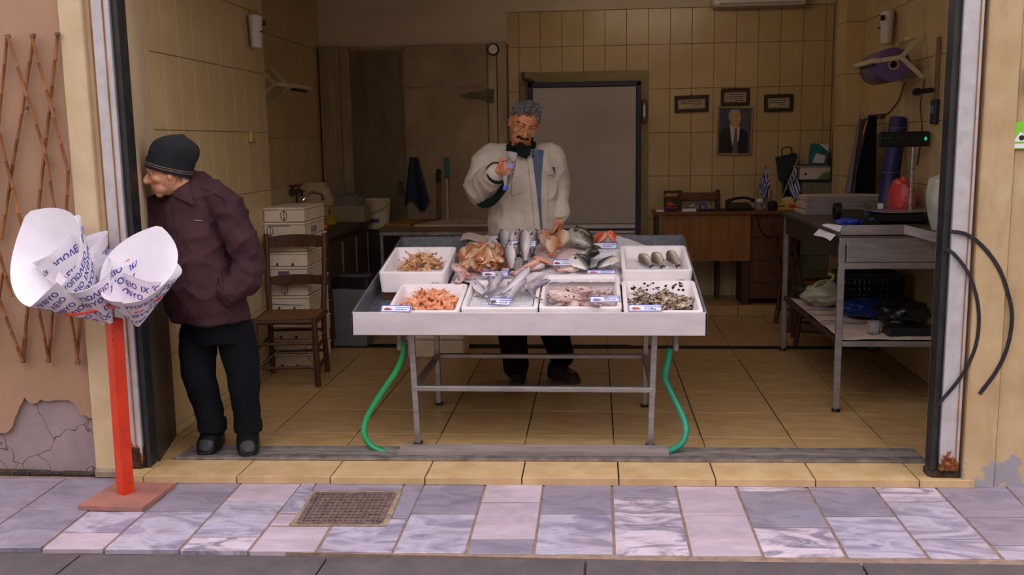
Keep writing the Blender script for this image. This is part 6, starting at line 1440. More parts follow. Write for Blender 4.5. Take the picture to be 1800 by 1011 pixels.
price_tag((871, 487), 0.15, 0.042, 0.12, 0.2, 0.8, 'price tag lying below the heap of small red fish', (130, 60, 60))
price_tag((877, 537), 0.12, 0.045, 0.115, -0.25, 0.7, 'price tag standing at the front of the silver fish box', (110, 130, 70))
price_tag((920, 435), 0.15, 0.046, 0.185, 0.03, 0.6, 'price tag over the rear row of dark silver fish', (120, 70, 50))
price_tag((1061, 438), 0.165, 0.05, 0.125, 0.02, 0.8, 'price tag below the small scarlet fish', (196, 90, 80))
price_tag((989, 468), 0.12, 0.045, 0.14, -0.1, 0.75, 'price tag on the ray wings in the middle', (150, 60, 50))
price_tag((1057, 482), 0.16, 0.03, 0.12, 0.0, 0.85, 'price tag behind the squid box', (196, 90, 80))
price_tag((1064, 532), 0.155, 0.04, 0.118, 0.13, 0.75, 'price tag leaning in the squid box', (130, 110, 150))
price_tag((1134, 548), 0.165, 0.042, 0.118, -0.02, 0.75, 'price tag on the rim of the cuttlefish box', (190, 80, 50))
ps = solo('printed_sheet', MB().sheet(lambda u, v: SHEAR @ Vector((-0.93 + 0.17 * u, 0.86 + 0.14 * v, 0.135 + 0.01 * math.sin(u * 6))), 8, 4, 0.001), m_news_and_shade, 'small printed sheet lying at the rear left of the ice', 'paper')
# ================================================================== stack of closed foam boxes
m_foam2 = M('grubby_foam', (226, 208, 184), (210, 190, 162), rough=0.8, scale=7, bump=0.12, bscale=140, rnd=0.05)
SX0, SX1, SY0, SY1 = -2.40, -2.10, 1.50, 2.03
m_bluepen = plain('blue_crayon', (80, 110, 170), 0.7)
random.seed(33)
zs = [0.0]
tops = onY(500, 365, 1.5).z
NB = 11
bh_ = tops / NB
labs = ['lowest foam fish box on the floor tiles in the tall stack', 'foam fish box second from the floor in the tall stack', 'foam fish box third from the floor in the tall stack', 'foam fish box fourth from the floor in the tall stack', 'foam fish box with a blue crayon line, fifth from the floor', 'foam fish box sixth from the floor behind the chair slat', 'foam fish box with a printed label, seventh from the floor', 'foam fish box eighth from the floor in the tall stack', 'foam fish box just below the two marked top boxes', 'foam fish box with a circle mark, second from the top of the stack', 'topmost foam fish box with a pen circle on its front']
for k in range(NB):
    z0 = k * bh_; ox, oy = random.uniform(-0.006, 0.006), random.uniform(-0.008, 0.008)
    t = thing('foam_box', labs[k], 'box', ((SX0 + SX1) / 2 + ox, (SY0 + SY1) / 2 + oy, z0), (0, 0, random.uniform(-0.012, 0.012)), 'stack of closed foam boxes')
    w, d = SX1 - SX0, SY1 - SY0
    MB().box((0, 0, bh_ * 0.42), (w - 0.012, d - 0.012, bh_ * 0.80), 0.006).build('box', m_foam2, t)
    ld = MB().box((0, 0, bh_ * 0.90), (w, d, bh_ * 0.165), 0.007)
    ld.build('lid', m_foam2, t)
    yf = -d / 2 + 0.004
    if k in (0, 2, 4, 6, 7):
        for sx in (-0.05, 0.06): MB().box((sx - 0.02, yf, bh_ * 0.16), (0.014, 0.006, 0.02)).build('vent_notch', plain('notch_dark', (60, 50, 42), 0.9), t, False)
    if k in (5, 8, 9): MB().box((-0.02, yf, bh_ * 0.78), (0.12, 0.006, 0.006)).build('lid_notch', M('notch_shade', (150, 134, 112), rough=0.9), t, False)
    if k >= 9 or k == 5:
        cx = 0.0 if k == 10 else (-0.1 if k == 9 else -0.02); mk = MB()
        mk.tube([(cx + 0.022 * math.cos(i * PI / 10), yf - 0.002, bh_ * 0.46 + 0.032 * math.sin(i * PI / 10)) for i in range(21)], 0.0022, 4).tube([(cx, yf - 0.002, bh_ * 0.46 - 0.04), (cx + 0.004, yf - 0.002, bh_ * 0.46 + 0.04)], 0.0022, 4)
        mk.build('pen_mark', m_pen, t, False)['kind'] = 'stuff'
    if k == 6:
        MB().box((-0.02, yf - 0.001, bh_ * 0.5), (0.085, 0.003, 0.045)).build('label_sheet', M('label_lilac', (150, 140, 160), rough=0.7), t, False)
        pr = MB()
        for j in range(4): pr.box((-0.02, yf - 0.003, bh_ * 0.5 - 0.016 + j * 0.011), (0.075, 0.001, 0.005))
        pr.build('lettering', m_pen, t, False)['kind'] = 'stuff'
    if k == 9:
        pr = MB()
        for j in range(3): pr.box((w / 2 - 0.004, -0.08 + 0.05 * j, bh_ * 0.4), (0.003, 0.03, 0.045))
        pr.build('stamp', M('faded_stamp', (150, 134, 150), rough=0.8), t, False)['kind'] = 'stuff'
    if k == 4: MB().bar((-0.13, yf - 0.001, bh_ * 0.45), (0.1, yf - 0.001, bh_ * 0.38), 0.003, 0.004).build('crayon_line', m_bluepen, t, False)
# foam box on the floor behind the fish table
fb2 = thing('foam_box', 'foam fish box standing alone on the floor behind the fish table', 'box', (-1.27, 2.0, 0))
part(fb2, 'box', MB().box((-1.27, 2.0, 0.065), (0.42, 0.30, 0.13), 0.008), m_foam2)
part(fb2, 'lid', MB().box((-1.27, 2.0, 0.148), (0.43, 0.31, 0.03), 0.008), m_foam2)
# chair in front of the boxes
rush_chair('dark wooden chair with woven rush seat in front of the foam boxes', (-2.125, 1.16, 0), 0.1, 'rush seated chairs', None, 0.98, True)

# ================================================================== bamboo trellis on the facade
tr = thing('bamboo_trellis', 'expanding lattice of brown bamboo canes fixed to the left facade', 'trellis', (-2.85, FL - 0.03, 0.4))
m_cane = M('bamboo_cane', (152, 92, 46), (110, 62, 30), rough=0.55, scale=8, stretch=(3, 3, 0.8), bump=0.1)
def cane(a, b, dy):
    A, B_ = onY(a[0], a[1], FL - 0.03 - dy), onY(b[0], b[1], FL - 0.03 - dy)
    n_ = max(4, int((B_ - A).length / 0.12)); pts = []; rs = []
    for k in range(n_ + 1):
        t_ = k / n_; p = A.lerp(B_, t_) + Vector((0.004 * noise.noise(Vector((t_ * 4, a[0], 0))), 0, 0)); pts += [p + (B_ - A).normalized() * -0.004, p, p + (B_ - A).normalized() * 0.004]; rs += [0.0078, 0.0098, 0.0078]
    part(tr, 'cane', MB().tube(pts, rs, 7), m_cane)
cane((12, 62), (-25, 460), 0.0); cane((60, 62), (2, 420), 0.0); cane((102, 58), (38, 635), 0.0); cane((14, 66), (80, 270), 0.014)
cane((80, 270), (138, 640), 0.014)
cane((55, 62), (120, 300), 0.014); cane((120, 300), (112, 470), 0.014)
cane((-12, 190), (44, 420), 0.014); cane((44, 420), (86, 636), 0.014); cane((0, 530), (40, 636), 0.014); cane((-20, 380), (20, 520), 0.014)
cane((52, 470), (42, 636), 0.0); cane((98, 470), (86, 636), 0.0); cane((142, 560), (135, 638), 0.0); cane((5, 480), (-20, 640), 0.0)
for x, y in ((14, 64), (58, 62), (101, 60), (48, 190), (92, 192), (80, 280), (40, 634), (85, 634), (137, 637)):
    part(tr, 'wire_tie', MB().lathe([(0.0115, -0.008), (0.0135, 0), (0.0115, 0.008)], 8, onY(x, y, FL - 0.037)), plain('tie_wire', (90, 76, 60), 0.6))

# ================================================================== red stand with paper cones
stx = thing('paper_stand', 'orange-red iron stand holding the bundles of wrapping paper', 'stand', (0, 0, SW))
base = [onZ(x, y, SW + 0.02) for x, y in ((205, 847), (308, 850), (250, 893), (137, 890))]
foot = onZ(221, 866, SW + 0.022); stx.location = (foot.x, foot.y, SW)
m_redpaint = M('red_paint', (226, 62, 22), (206, 48, 14), rough=0.45, scale=6, lo=0.3, hi=0.8, bump=0.05)
t = NT('chipped_red_paint'); v = t.pos(); c = t.ramp(t.noise(v, 7, 6), [(0.35, (214, 58, 16)), (0.7, (192, 44, 10))])
c = t.mix(t.ramp(t.noise(v, 30, 6, 0.7), [(0.6, (0, 0, 0)), (0.66, (200, 200, 200))]), c, (96, 62, 52)); m_redchip = t.set(c, 0.45)
part(stx, 'base_plate', MB().prism([p - Vector((0, 0, 0.019)) for p in base], (0, 0, 0.02)), M('worn_red_plate', (168, 104, 92), (140, 96, 84), rough=0.7, scale=9, bump=0.2), False)
topp = onY(200, 560, foot.y)
part(stx, 'post', MB().bar(foot + Vector((0, 0, -0.01)), topp, 0.058, 0.058, 0.004, up=(0.6, 1, 0)), m_redchip)
topz = topp.z
cA = onY(160, 544, foot.y - 0.03); cB = onY(237, 531, foot.y - 0.02)
def ring(c, r, tilt):
    m = Matrix.Rotation(tilt, 3, 'Y'); return [c + m @ Vector((r * math.cos(i * PI / 12), r * 1.3 * math.sin(i * PI / 12), 0)) for i in range(25)]
part(stx, 'ring', MB().tube(ring(cA, 0.100, -0.12), 0.006, 8), m_redpaint)
part(stx, 'ring', MB().tube(ring(cB, 0.100, -0.08), 0.006, 8), m_redpaint)
# paper cones: rolled sheets, mouth up, printed outside
def cone(apex, mouth, rr, label, seed, wrap=1.25, start=0.0, low=0.75, tip=0.5):
    """rolled sheet: apex point, mouth centre, mouth radius; its free corner stands up as a tall point"""
    apex, mouth = Vector(apex), Vector(mouth); ax = (mouth - apex); L = ax.length; ax.normalize()
    e1 = ax.cross(Vector((0, 1, 0))).normalized(); e2 = ax.cross(e1)
    def surf(u, v, off=0.0):
        # u around, v from apex to rim; rim height varies: square sheet corner sticks out
        th = start + 2 * PI * wrap * u
        hgt = low + tip * max(0.0, 1 - abs(u - 0.5) * 3.1) ** 1.1 + 0.05 * math.sin(u * 9 + seed)
        s = v * hgt
        r = rr * s * (1.0 + 0.07 * u) + 0.006 + off
        r *= 1 + 0.03 * math.sin(3 * th + seed)
        return apex + ax * (L * s) + e1 * (r * math.cos(th)) + e2 * (r * math.sin(th))
    t = thing('paper_cone', label, 'paper cone', apex, (0, 0, 0), 'rolled wrapping paper cones')
    part(t, 'sheet', MB().sheet(lambda u, v: surf(u, 0.03 + 0.97 * v), 56, 12, 0.0012), m_paper, True, 60)
    # print on the outside
    rnd = random.Random(seed); tx = MB(); rd = MB()
    words = ['ΙΧΘΥΟΠΩΛΕΙΟ', 'ΙΧΘΥΟ', 'ΠΩΛΕΙΟ']; S_ = 0.04
    v0 = 0.22; row = 0
    while v0 < 0.95:
        circ = 2 * PI * wrap * rr * v0; u0 = 0.008 + 0.02 * rnd.random(); sl = rnd.choice((0.0, 0.12, -0.12))
        while u0 < 0.96:
            if rnd.random() < 0.24:
                hw = 0.026; uc = u0 + hw / circ
                if uc + hw / circ < 0.98:
                    rd.add([surf(uc + hw * math.cos(i * PI / 6) / circ, v0 + 0.010 * math.sin(i * PI / 6) * (1 if math.cos(i * PI / 6) < 0.6 else 0.5) / L, 0.0017) for i in range(12)], [list(range(12))])
                u0 += (2 * hw + 0.02) / circ; continue
            for wd in (rnd.choice(words), 'ΙΧΘΥΟ', 'ΛΕΙΟ', 'ΙΧ'):
                vs, fs = text_mesh(wd, S_, True, 1); w = max(p.x for p in vs); uc = u0 + w / circ
                if uc + w / circ < 0.995: break
            if uc + w / circ < 0.995:
                tx.add([surf(uc + p.x / circ, min(0.995, v0 + (p.y + sl * p.x) / L), 0.0016) for p in vs], fs)
            u0 += (2 * w + 0.018) / circ
        v0 += 0.052 / L; row += 1
    if tx.v: part(t, 'lettering', tx, m_blueprint, False)['kind'] = 'stuff'
    part(t, 'fish_print', rd, m_redprint, False)['kind'] = 'stuff'
    return t
fy = foot.y
def PA(x, y, dy=0.0): return onY(x, y, fy + dy)
cone(PA(196, 568, 0.02), PA(78, 466, -0.14), 0.195, 'widest paper cone at the far left, blank inside facing the street', 11, 1.1, 1.35, 0.82, 0.62)
cone(PA(190, 572, 0.03), PA(128, 450, 0.06), 0.15, 'rolled paper cone behind the widest one in the left bundle', 23, 1.2, 1.0, 0.9, 0.35)
cone(PA(186, 575, 0.04), PA(160, 462, 0.03), 0.11, 'tall paper cone in the middle of the left bundle', 31, 1.25, 0.9, 0.9, 0.3)
cone(PA(196, 570, -0.04), PA(146, 478, -0.12), 0.115, 'tightly rolled paper cone at the front of the left bundle', 47, 1.4, 0.6, 0.86, 0.25)
cone(PA(186, 570, 0.04), PA(100, 436, 0.05), 0.12, 'paper cone with torn top at the back of the left bundle', 59, 1.2, 0.4, 0.95, 0.3)
cone(PA(243, 574), PA(230, 482, -0.11), 0.155, 'large paper cone of the right bundle with blank inside showing', 67, 1.1, 1.1, 0.80, 0.62)
cone(PA(238, 570, 0.04), PA(206, 462, 0.06), 0.105, 'narrow paper cone behind on the left of the right bundle', 73, 1.25, 0.9, 0.9, 0.3)
cone(PA(246, 570, 0.05), PA(264, 474, 0.07), 0.125, 'paper cone behind on the right of the right bundle', 83, 1.25, 0.6, 0.85, 0.35)

# ================================================================== graffiti and stickers on the right facade
gf = thing('graffiti', 'two black spray-painted arcs on the right shutter post and facade', 'graffiti', (1.6, FR - 0.02, 0.5))
def stroke(pts, w):
    P = smoothpath([onY(x, y, FR - 0.0185) for x, y in pts], 8); mb = MB(); vs = []; fs = []
    for i, p in enumerate(P):
        d = (P[min(i + 1, len(P) - 1)] - P[max(i - 1, 0)]).normalized(); s_ = Vector((-d.z, 0, d.x)) * (w / 2 * (1 + 0.12 * noise.noise(Vector((i * 0.7, w * 50, 2)))))
        vs += [p + s_, p - s_]
    n_ = len(P)
    for i in range(n_ - 1): fs.append((2 * i, 2 * i + 1, 2 * i + 3, 2 * i + 2))
    mb.add(vs, fs); mb.add([v + Vector((0, 0.002, 0)) for v in vs], fs); return mb
m_spray = M('black_spray', (22, 18, 24), (38, 34, 40), rough=0.6, scale=30)
part(gf, 'paint_stroke', stroke([(1672, 407), (1700, 413), (1730, 436), (1757, 474), (1773, 520), (1779, 560), (1771, 610), (1752, 652), (1722, 693)], 0.018), m_spray)
part(gf, 'paint_stroke', stroke([(1660, 436), (1678, 448), (1702, 480), (1716, 520), (1721, 560), (1716, 605), (1700, 645), (1678, 678), (1648, 712)], 0.016), m_spray)
sg = thing('green_sign', 'green and white sticker sign at the right edge of the facade', 'sign', (0, 0, 0))
a, b = onY(1781, 215, FR - 0.02), onY(1816, 262, FR - 0.02); sg.location = ((a.x + b.x) / 2, FR - 0.006, b.z); w, hh = b.x - a.x, a.z - b.z
MB().box((0, 0, hh / 2), (w, 0.008, hh), 0.001).build('plate', plain('sign_green', (120, 200, 50), 0.4), sg, False)
MB().box((0, -0.0045, hh * 0.12), (w - 0.008, 0.001, hh * 0.16)).build('white_band', m_paper, sg, False)
MB().prism([(-w * .4, -0.0048, hh * .28), (-w * .12, -0.0048, hh * .62), (0.0, -0.0048, hh * .62), (w * .3, -0.0048, hh * .28)], (0, -0.0005, 0)).build('white_figure', m_paper, sg, False)
MB().lathe([(0.012, -0.0056), (0.012, -0.005)], 14, (-w * .02, 0, hh * .42), 'Y').build('dark_dot', m_blackprint, sg, False)
ib = thing('intercom_box', 'grey intercom box cut by the right edge of the picture', 'intercom', (onY(1803, 163, FR).x, FR - 0.004, onY(1803, 163, FR).z))
MB().box((0.02, -0.01, 0.055), (0.055, 0.03, 0.11), 0.006).build('housing', M('grey_intercom', (120, 120, 128), rough=0.5), ib); MB().lathe([(0.006, -0.03), (0.006, -0.024)], 10, (0.01, 0, 0.08), 'Y').build('button', m_black, ib)
# ================================================================== people
def fuse(mb, voxel, smooth=4, fold=None):
    """join overlapping closed pieces into one continuous surface"""
    me = mb.mesh('tmp', [], True, 180); ob = bpy.data.objects.new('tmp', me); COL.objects.link(ob)
    r = ob.modifiers.new('r', 'REMESH'); r.mode = 'VOXEL'; r.voxel_size = voxel
    if smooth: s_ = ob.modifiers.new('s', 'SMOOTH'); s_.iterations = smooth; s_.factor = 0.5
    dg = bpy.context.evaluated_depsgraph_get(); out = bpy.data.meshes.new_from_object(ob.evaluated_get(dg))
    bpy.data.objects.remove(ob); bpy.data.meshes.remove(me)
    if fold:
        co = [v.co.copy() for v in out.vertices]; nr = [v.normal.copy() for v in out.vertices]; fl = []
        for c_, n_ in zip(co, nr): fl.extend(c_ + n_ * fold(c_))
        out.vertices.foreach_set('co', fl)
    out.polygons.foreach_set('use_smooth', [True] * len(out.polygons)); out.materials.clear(); out.update()
    return out
def limb(mb, pts, rs, n=16, sub=6):
    P = smoothpath(pts, sub); k = len(pts) - 1; R_ = []
    for i in range(len(P)):
        t_ = min(i / sub, k - 1e-6); a = int(t_); f_ = t_ - a; r0, r1 = rs[a], rs[a + 1]
        r0 = r0 if isinstance(r0, tuple) else (r0, r0); r1 = r1 if isinstance(r1, tuple) else (r1, r1)
        f_ = f_ * f_ * (3 - 2 * f_); R_.append((r0[0] + (r1[0] - r0[0]) * f_, r0[1] + (r1[1] - r0[1]) * f_))
    mb.tube(P, R_, n)
    for p, r in ((P[0], R_[0]), (P[-1], R_[-1])): mb.ell(p, (min(r) * 0.98,) * 3, 14, 10)
    return mb
def trunk(mb, secs, n=28, sq=0.0):
    """secs: (centre, half-width, half-depth, angle); horizontal superellipse sections"""
    vs = []; fs = []
    for (c, rx, ry, a) in secs:
        for j in range(n):
            th = 2 * PI * j / n; x, y = math.cos(th), math.sin(th)
            k = (abs(x) ** 2.5 + abs(y) ** 2.5) ** (-1 / 2.5); x, y = x * k * rx, y * k * ry
            vs.append(Vector(c) + Vector((x * math.cos(a) - y * math.sin(a), x * math.sin(a) + y * math.cos(a), 0)))
    k = len(secs)
    for i in range(k - 1):
        for j in range(n): j2 = (j + 1) % n; fs.append((i * n + j, i * n + j2, (i + 1) * n + j2, (i + 1) * n + j))
    fs.append(list(range(n))[::-1]); fs.append([(k - 1) * n + j for j in range(n)])
    return mb.add(vs, fs)
def head_pieces(mb, m4, nose=1.0, jaw=1.0, brow=1.0):
    """head in a local frame: face towards -Y, up +Z, origin at the middle of the head; m4 places it"""
    h = MB()
    def skull(u, v):
        th = PI * v; ph = 2 * PI * u; s = math.sin(th); x, y, z = s * math.cos(ph), s * math.sin(ph), math.cos(th)
        X, Y, Z = x * 0.077, y * 0.098, z * 0.118
        if z < 0: t_ = -z; X *= 1 - 0.30 * t_ ** 1.6 / jaw; Y *= (1 - 0.10 * t_) if y < 0 else (1 - 0.42 * t_ ** 1.2)
        if z > 0.1 and y < 0: Y *= 1 - 0.07 * z
        if y < -0.3:
            for sx in (-1, 1):
                d2 = ((X - sx * 0.031) / 0.019) ** 2 + ((Z - 0.008) / 0.013) ** 2; Y += 0.016 * math.exp(-d2)
            Y += 0.006 * math.exp(-((Z - 0.004) / 0.02) ** 2 - (X / 0.05) ** 2)
            Y += 0.005 * math.exp(-((Z + 0.075) / 0.01) ** 2 - (X / 0.03) ** 2)
        return Vector((X, Y, Z))
    h.grid(skull, 64, 48, True)
    h.tube(smoothpath([(0, -0.088, 0.022), (0, -0.099, 0.002), (0, -0.107 - 0.006 * nose, -0.020), (0, -0.104 - 0.005 * nose, -0.031), (0, -0.086, -0.036)], 5), [(0.0085, 0.008)] * 6 + [(0.0105, 0.011)] * 4 + [(0.0125 * nose, 0.011)] * 5 + [(0.012, 0.009)] * 6, 12)
    for sx in (-1, 1):
        h.ell((sx * 0.012, -0.099, -0.029), (0.008, 0.010, 0.0075), 10, 8)
        h.ell((sx * 0.03, -0.087, 0.030), (0.022, 0.010 * brow, 0.007), 12, 8)
        h.ell((sx * 0.044, -0.060, -0.020), (0.024, 0.026, 0.022), 12, 8)
        h.ell((sx * 0.031, -0.0805, 0.0168), (0.018, 0.0095, 0.0065), 10, 6)
        h.ell((sx * 0.031, -0.080, -0.0045), (0.016, 0.0085, 0.0055), 10, 6)
        # ear: rim, lobe
        h.tube(smoothpath([(sx * 0.073, -0.008, -0.022), (sx * 0.083, 0.004, -0.012), (sx * 0.087, 0.016, 0.010), (sx * 0.084, 0.006, 0.024), (sx * 0.076, -0.008, 0.018)], 4), 0.0052, 8)
        h.ell((sx * 0.077, 0.004, 0.004), (0.007, 0.014, 0.024), 10, 8); h.ell((sx * 0.079, -0.001, -0.018), (0.007, 0.012, 0.020), 10, 8)
    h.ell((0, -0.046, -0.062), (0.050 * jaw, 0.046, 0.044), 20, 14)
    h.ell((0, -0.0885, -0.0540), (0.023, 0.0075, 0.0050), 14, 8); h.ell((0, -0.0870, -0.0645), (0.020, 0.0078, 0.0056), 14, 8)
    h.ell((0, -0.062, -0.096), (0.030, 0.022, 0.020), 14, 8)
    for v, in zip(h.v): pass
    o = len(mb.v); mb.v += [m4 @ v for v in h.v]; mb.f += [[i + o for i in f] for f in h.f]; mb.mi += [0] * len(h.f)
def hand_pieces(mb, wrist, d, nrm, side, curls, spread=0.0, thumb=(0.6, 0.5), size=1.0):
    """palm and five fingers; d towards the fingers, nrm out of the palm, side towards the thumb"""
    d, nrm = Vector(d).normalized(), Vector(nrm); nrm = (nrm - d * nrm.dot(d)).normalized(); s = Vector(side); s = (s - d * s.dot(d) - nrm * s.dot(nrm)).normalized(); w = Vector(wrist); k = size
    M3 = Matrix((s, d, nrm)).transposed()
    mb.ell(w + d * 0.048 * k, (0.041 * k, 0.053 * k, 0.016 * k), 18, 12, M3)
    limb(mb, [w - d * 0.03 * k, w + d * 0.02 * k], [(0.027 * k, 0.022 * k), (0.03 * k, 0.018 * k)], 14)
    mb.ell(w + d * 0.03 * k + s * 0.022 * k + nrm * 0.01 * k, (0.018 * k, 0.03 * k, 0.016 * k), 12, 8, M3)
    for i, (off, L, r) in enumerate(((0.030, 0.074, 0.0092), (0.010, 0.082, 0.0096), (-0.010, 0.076, 0.0092), (-0.029, 0.060, 0.0082))):
        p = w + d * (0.088 - 0.004 * abs(i - 1)) * k + s * off * k; ang = 0.0; pts = [p - d * 0.02 * k]; dirf = (d + s * spread * (1.5 - i)).normalized()
        for seg, c in zip((0.46, 0.30, 0.24), curls if not isinstance(curls[0], tuple) else curls[i]):
            pts.append(p.copy()); ang += c; q = dirf * math.cos(ang) + nrm * math.sin(ang); p = p + q * (L * seg * k)
        pts.append(p); limb(mb, pts, [r * k, r * 1.06 * k, r * 0.98 * k, r * 0.92 * k, r * 0.78 * k], 10, 3)
    p = w + d * 0.022 * k + s * 0.030 * k; q = (d * 0.62 + s * 0.72 + nrm * 0.25).normalized(); p1 = p + q * 0.042 * k
    q2 = (d * (0.9 - thumb[0] * 0.4) + s * (0.5 - thumb[0]) + nrm * thumb[1]).normalized(); p2 = p1 + q2 * 0.034 * k
    q3 = (d * (0.8 - thumb[0]) + s * (0.2 - thumb[0]) + nrm * thumb[1] * 1.4).normalized(); p3 = p2 + q3 * 0.026 * k
    limb(mb, [p, p1, p2, p3], [0.015 * k, 0.0125 * k, 0.011 * k, 0.009 * k], 10, 4)
def skin_mat(name, c1, c2, c3):
    t = NT(name); v = t.pos(); c = t.ramp(t.noise(v, 26, 6), [(0.3, c1), (0.6, c2), (0.8, c3)]); t.bump(t.noise(v, 160, 4), 0.12, 0.002)
    t.set(c, 0.5); t.b.inputs['Subsurface Weight'].default_value = 0.08; t.b.inputs['Subsurface Radius'].default_value = (0.01, 0.004, 0.002); return t.m
def child(parent, name, mesh, mat):
    mesh.materials.clear(); mesh.materials.append(mat); mesh.name = name
    return link(name, mesh, parent)
def eyes(parent, m4, iris):
    for sx in (-1, 1):
        c = m4 @ Vector((sx * 0.031, -0.0755, 0.007)); f_ = (m4.to_3x3() @ Vector((0, -1, -0.25))).normalized()
        e = MB().ell(c, (0.0105, 0.0105, 0.0105), 14, 10).build('eye', plain('eye_white', (206, 188, 172), 0.25), parent)
        MB().ell(c + f_ * 0.0066, (0.0056, 0.0056, 0.0056), 10, 8).build('iris', plain('iris_dark', iris, 0.15), e)
def fabric(name, c1, c2, weave=350, rough=0.9, big=5):
    t = NT(name); v = t.pos(); c = t.ramp(t.noise(v, big, 5), [(0.3, c1), (0.7, c2)])
    b1 = t.noise(t.pos((1, 1, 0.45)), 14, 4, 0.55, 0.6)
    bp = t.n('ShaderNodeBump'); bp.inputs['Strength'].default_value = 0.35; bp.inputs['Distance'].default_value = 0.02; t.l(b1, bp.inputs['Height'])
    b2 = t.n('ShaderNodeBump'); b2.inputs['Strength'].default_value = 0.15; b2.inputs['Distance'].default_value = 0.001; t.l(t.noise(v, weave, 2), b2.inputs['Height']); t.l(bp.outputs[0], b2.inputs['Normal']); t.l(b2.outputs[0], t.b.inputs['Normal'])
    t.set(c, rough); t.b.inputs['Specular IOR Level'].default_value = 0.2; return t.m
def shoe(mb, heel, toe, w=0.042, h=0.075):
    """lace-up shoe: sole plus upper, from heel to toe on the floor"""
    heel, toe = Vector(heel), Vector(toe); d = toe - heel; L = d.length; d.normalize(); s = Vector((-d.y, d.x, 0)); 
    def up(u, v):
        a = PI * u; t_ = v; ww = w * (0.72 + 0.35 * math.sin(PI * min(1, t_ * 0.8 + 0.15)) - 0.25 * max(0, t_ - 0.82) / 0.18)
        hh = h * (1.0 - 0.55 * max(0, (t_ - 0.35) / 0.65) ** 0.9) * (0.9 if t_ < 0.05 else 1) * (1 if t_ < 0.93 else 0.55)
        ew = 1 if 0.02 < t_ < 0.98 else 0.35
        return heel + d * (L * t_) + s * (ww * math.cos(a) * ew) + Vector((0, 0, 0.016 + hh * abs(math.sin(a)) ** 0.7 * ew))
    mb.grid(up, 15, 18)
    return mb
def sole(heel, toe, w=0.046):
    heel, toe = Vector(heel), Vector(toe); d = toe - heel; L = d.length; d.normalize(); s = Vector((-d.y, d.x, 0)); pl_ = []
    for k in range(24):
        a = 2 * PI * k / 24; t_ = 0.5 + 0.515 * math.cos(a); ww = w * (0.82 + 0.2 * t_) * math.copysign(abs(math.sin(a)) ** 0.6, math.sin(a)); pl_.append(heel + d * (L * t_) + s * ww)
    return MB().prism(pl_, (0, 0, 0.02))

# ------------------------------------------------------------------ old man in the doorway
OY = -0.33
def om(x, y, d=0.0): return onY(x, y, OY + d)
man = thing('person', 'man in dark plum jacket and black knit hat leaning out of the doorway', 'person', (-2.0, OY, 0.014))
MB0 = Vector(man.location)
hc = om(296, 303, -0.06)
HM = Matrix.Translation(hc) @ Matrix.Rotation(-1.12, 4, 'Z') @ Matrix.Rotation(0.16, 4, 'X')
body = MB(); head_pieces(body, HM, 1.25, 1.05, 1.1)
tA = -0.55
nb = om(334, 362, 0.02)
limb(body, [HM @ Vector((0, 0.03, -0.05)), om(322, 342, -0.01), nb], [0.062, 0.058, 0.066])
trunk(body, [(om(328, 372, 0.02), 0.15, 0.085, tA), (om(336, 440, 0.01), 0.16, 0.10, tA), (om(352, 520, 0.0), 0.15, 0.10, tA), (om(376, 575, 0.0), 0.15, 0.10, tA)])
sL, eL, wL = om(398, 380, -0.06), om(437, 462, -0.05), om(395, 508, -0.10)
sR, eR, wR = om(276, 376, 0.05), om(266, 448, 0.0), om(296, 500, -0.02)
limb(body, [sL, eL, wL], [0.045, 0.038, 0.028]); limb(body, [sR, eR, wR], [0.045, 0.038, 0.028])
hand_pieces(body, wL, (-1, 0.55, -0.5), (0, 0.6, -0.8), (0, -0.7, 0.5), (0.3, 0.3, 0.2), 0.0, size=0.9)
hand_pieces(body, wR, (0.9, 0.3, -0.5), (0, 0.6, -0.8), (0, -0.7, 0.5), (0.3, 0.3, 0.2), 0.0, size=0.9)
hipL, knL, anL = om(412, 565, 0.02), om(428, 662, -0.02), om(437, 752, 0.01)
hipR, knR, anR = om(348, 565, 0.02), om(350, 662, -0.03), om(374, 752, 0.0)
for a, b, c in ((hipL, knL, anL), (hipR, knR, anR)): limb(body, [a, b, c], [0.07, 0.05, 0.038])
bm_me = fuse(body, 0.0034, 4); bm_me.transform(Matrix.Translation(-MB0))
child(man, 'body', bm_me, skin_mat('old_skin', (222, 164, 130), (206, 142, 108), (184, 116, 88)))
def rel(mb): mb.v = [v - MB0 for v in mb.v]; return mb
HMl = Matrix.Translation(-MB0) @ HM
eyes(man, HMl, (40, 34, 30))
for sx in (-1, 1):
    b_ = MB()
    for k in range(9): b_.tube([HMl @ Vector((sx * (0.014 + 0.0045 * k), -0.099 + 0.0012 * k + 0.00018 * k * k, 0.031 + 0.0004 * k)), HMl @ Vector((sx * (0.02 + 0.0045 * k), -0.099 + 0.0016 * k + 0.00018 * k * k, 0.036 - 0.0003 * k))], 0.0018, 4)
    b_.build('eyebrow', plain('grey_brow', (150, 138, 128), 0.9), man)
MB().tube(smoothpath([HMl @ Vector((x, -0.0955 + 11 * x * x, -0.0592 - 0.002 * abs(x) / 0.02)) for x in (-0.022, -0.011, 0, 0.011, 0.022)], 3), 0.0014, 5).build('mouth', plain('mouth_line', (110, 60, 50), 0.6), man)
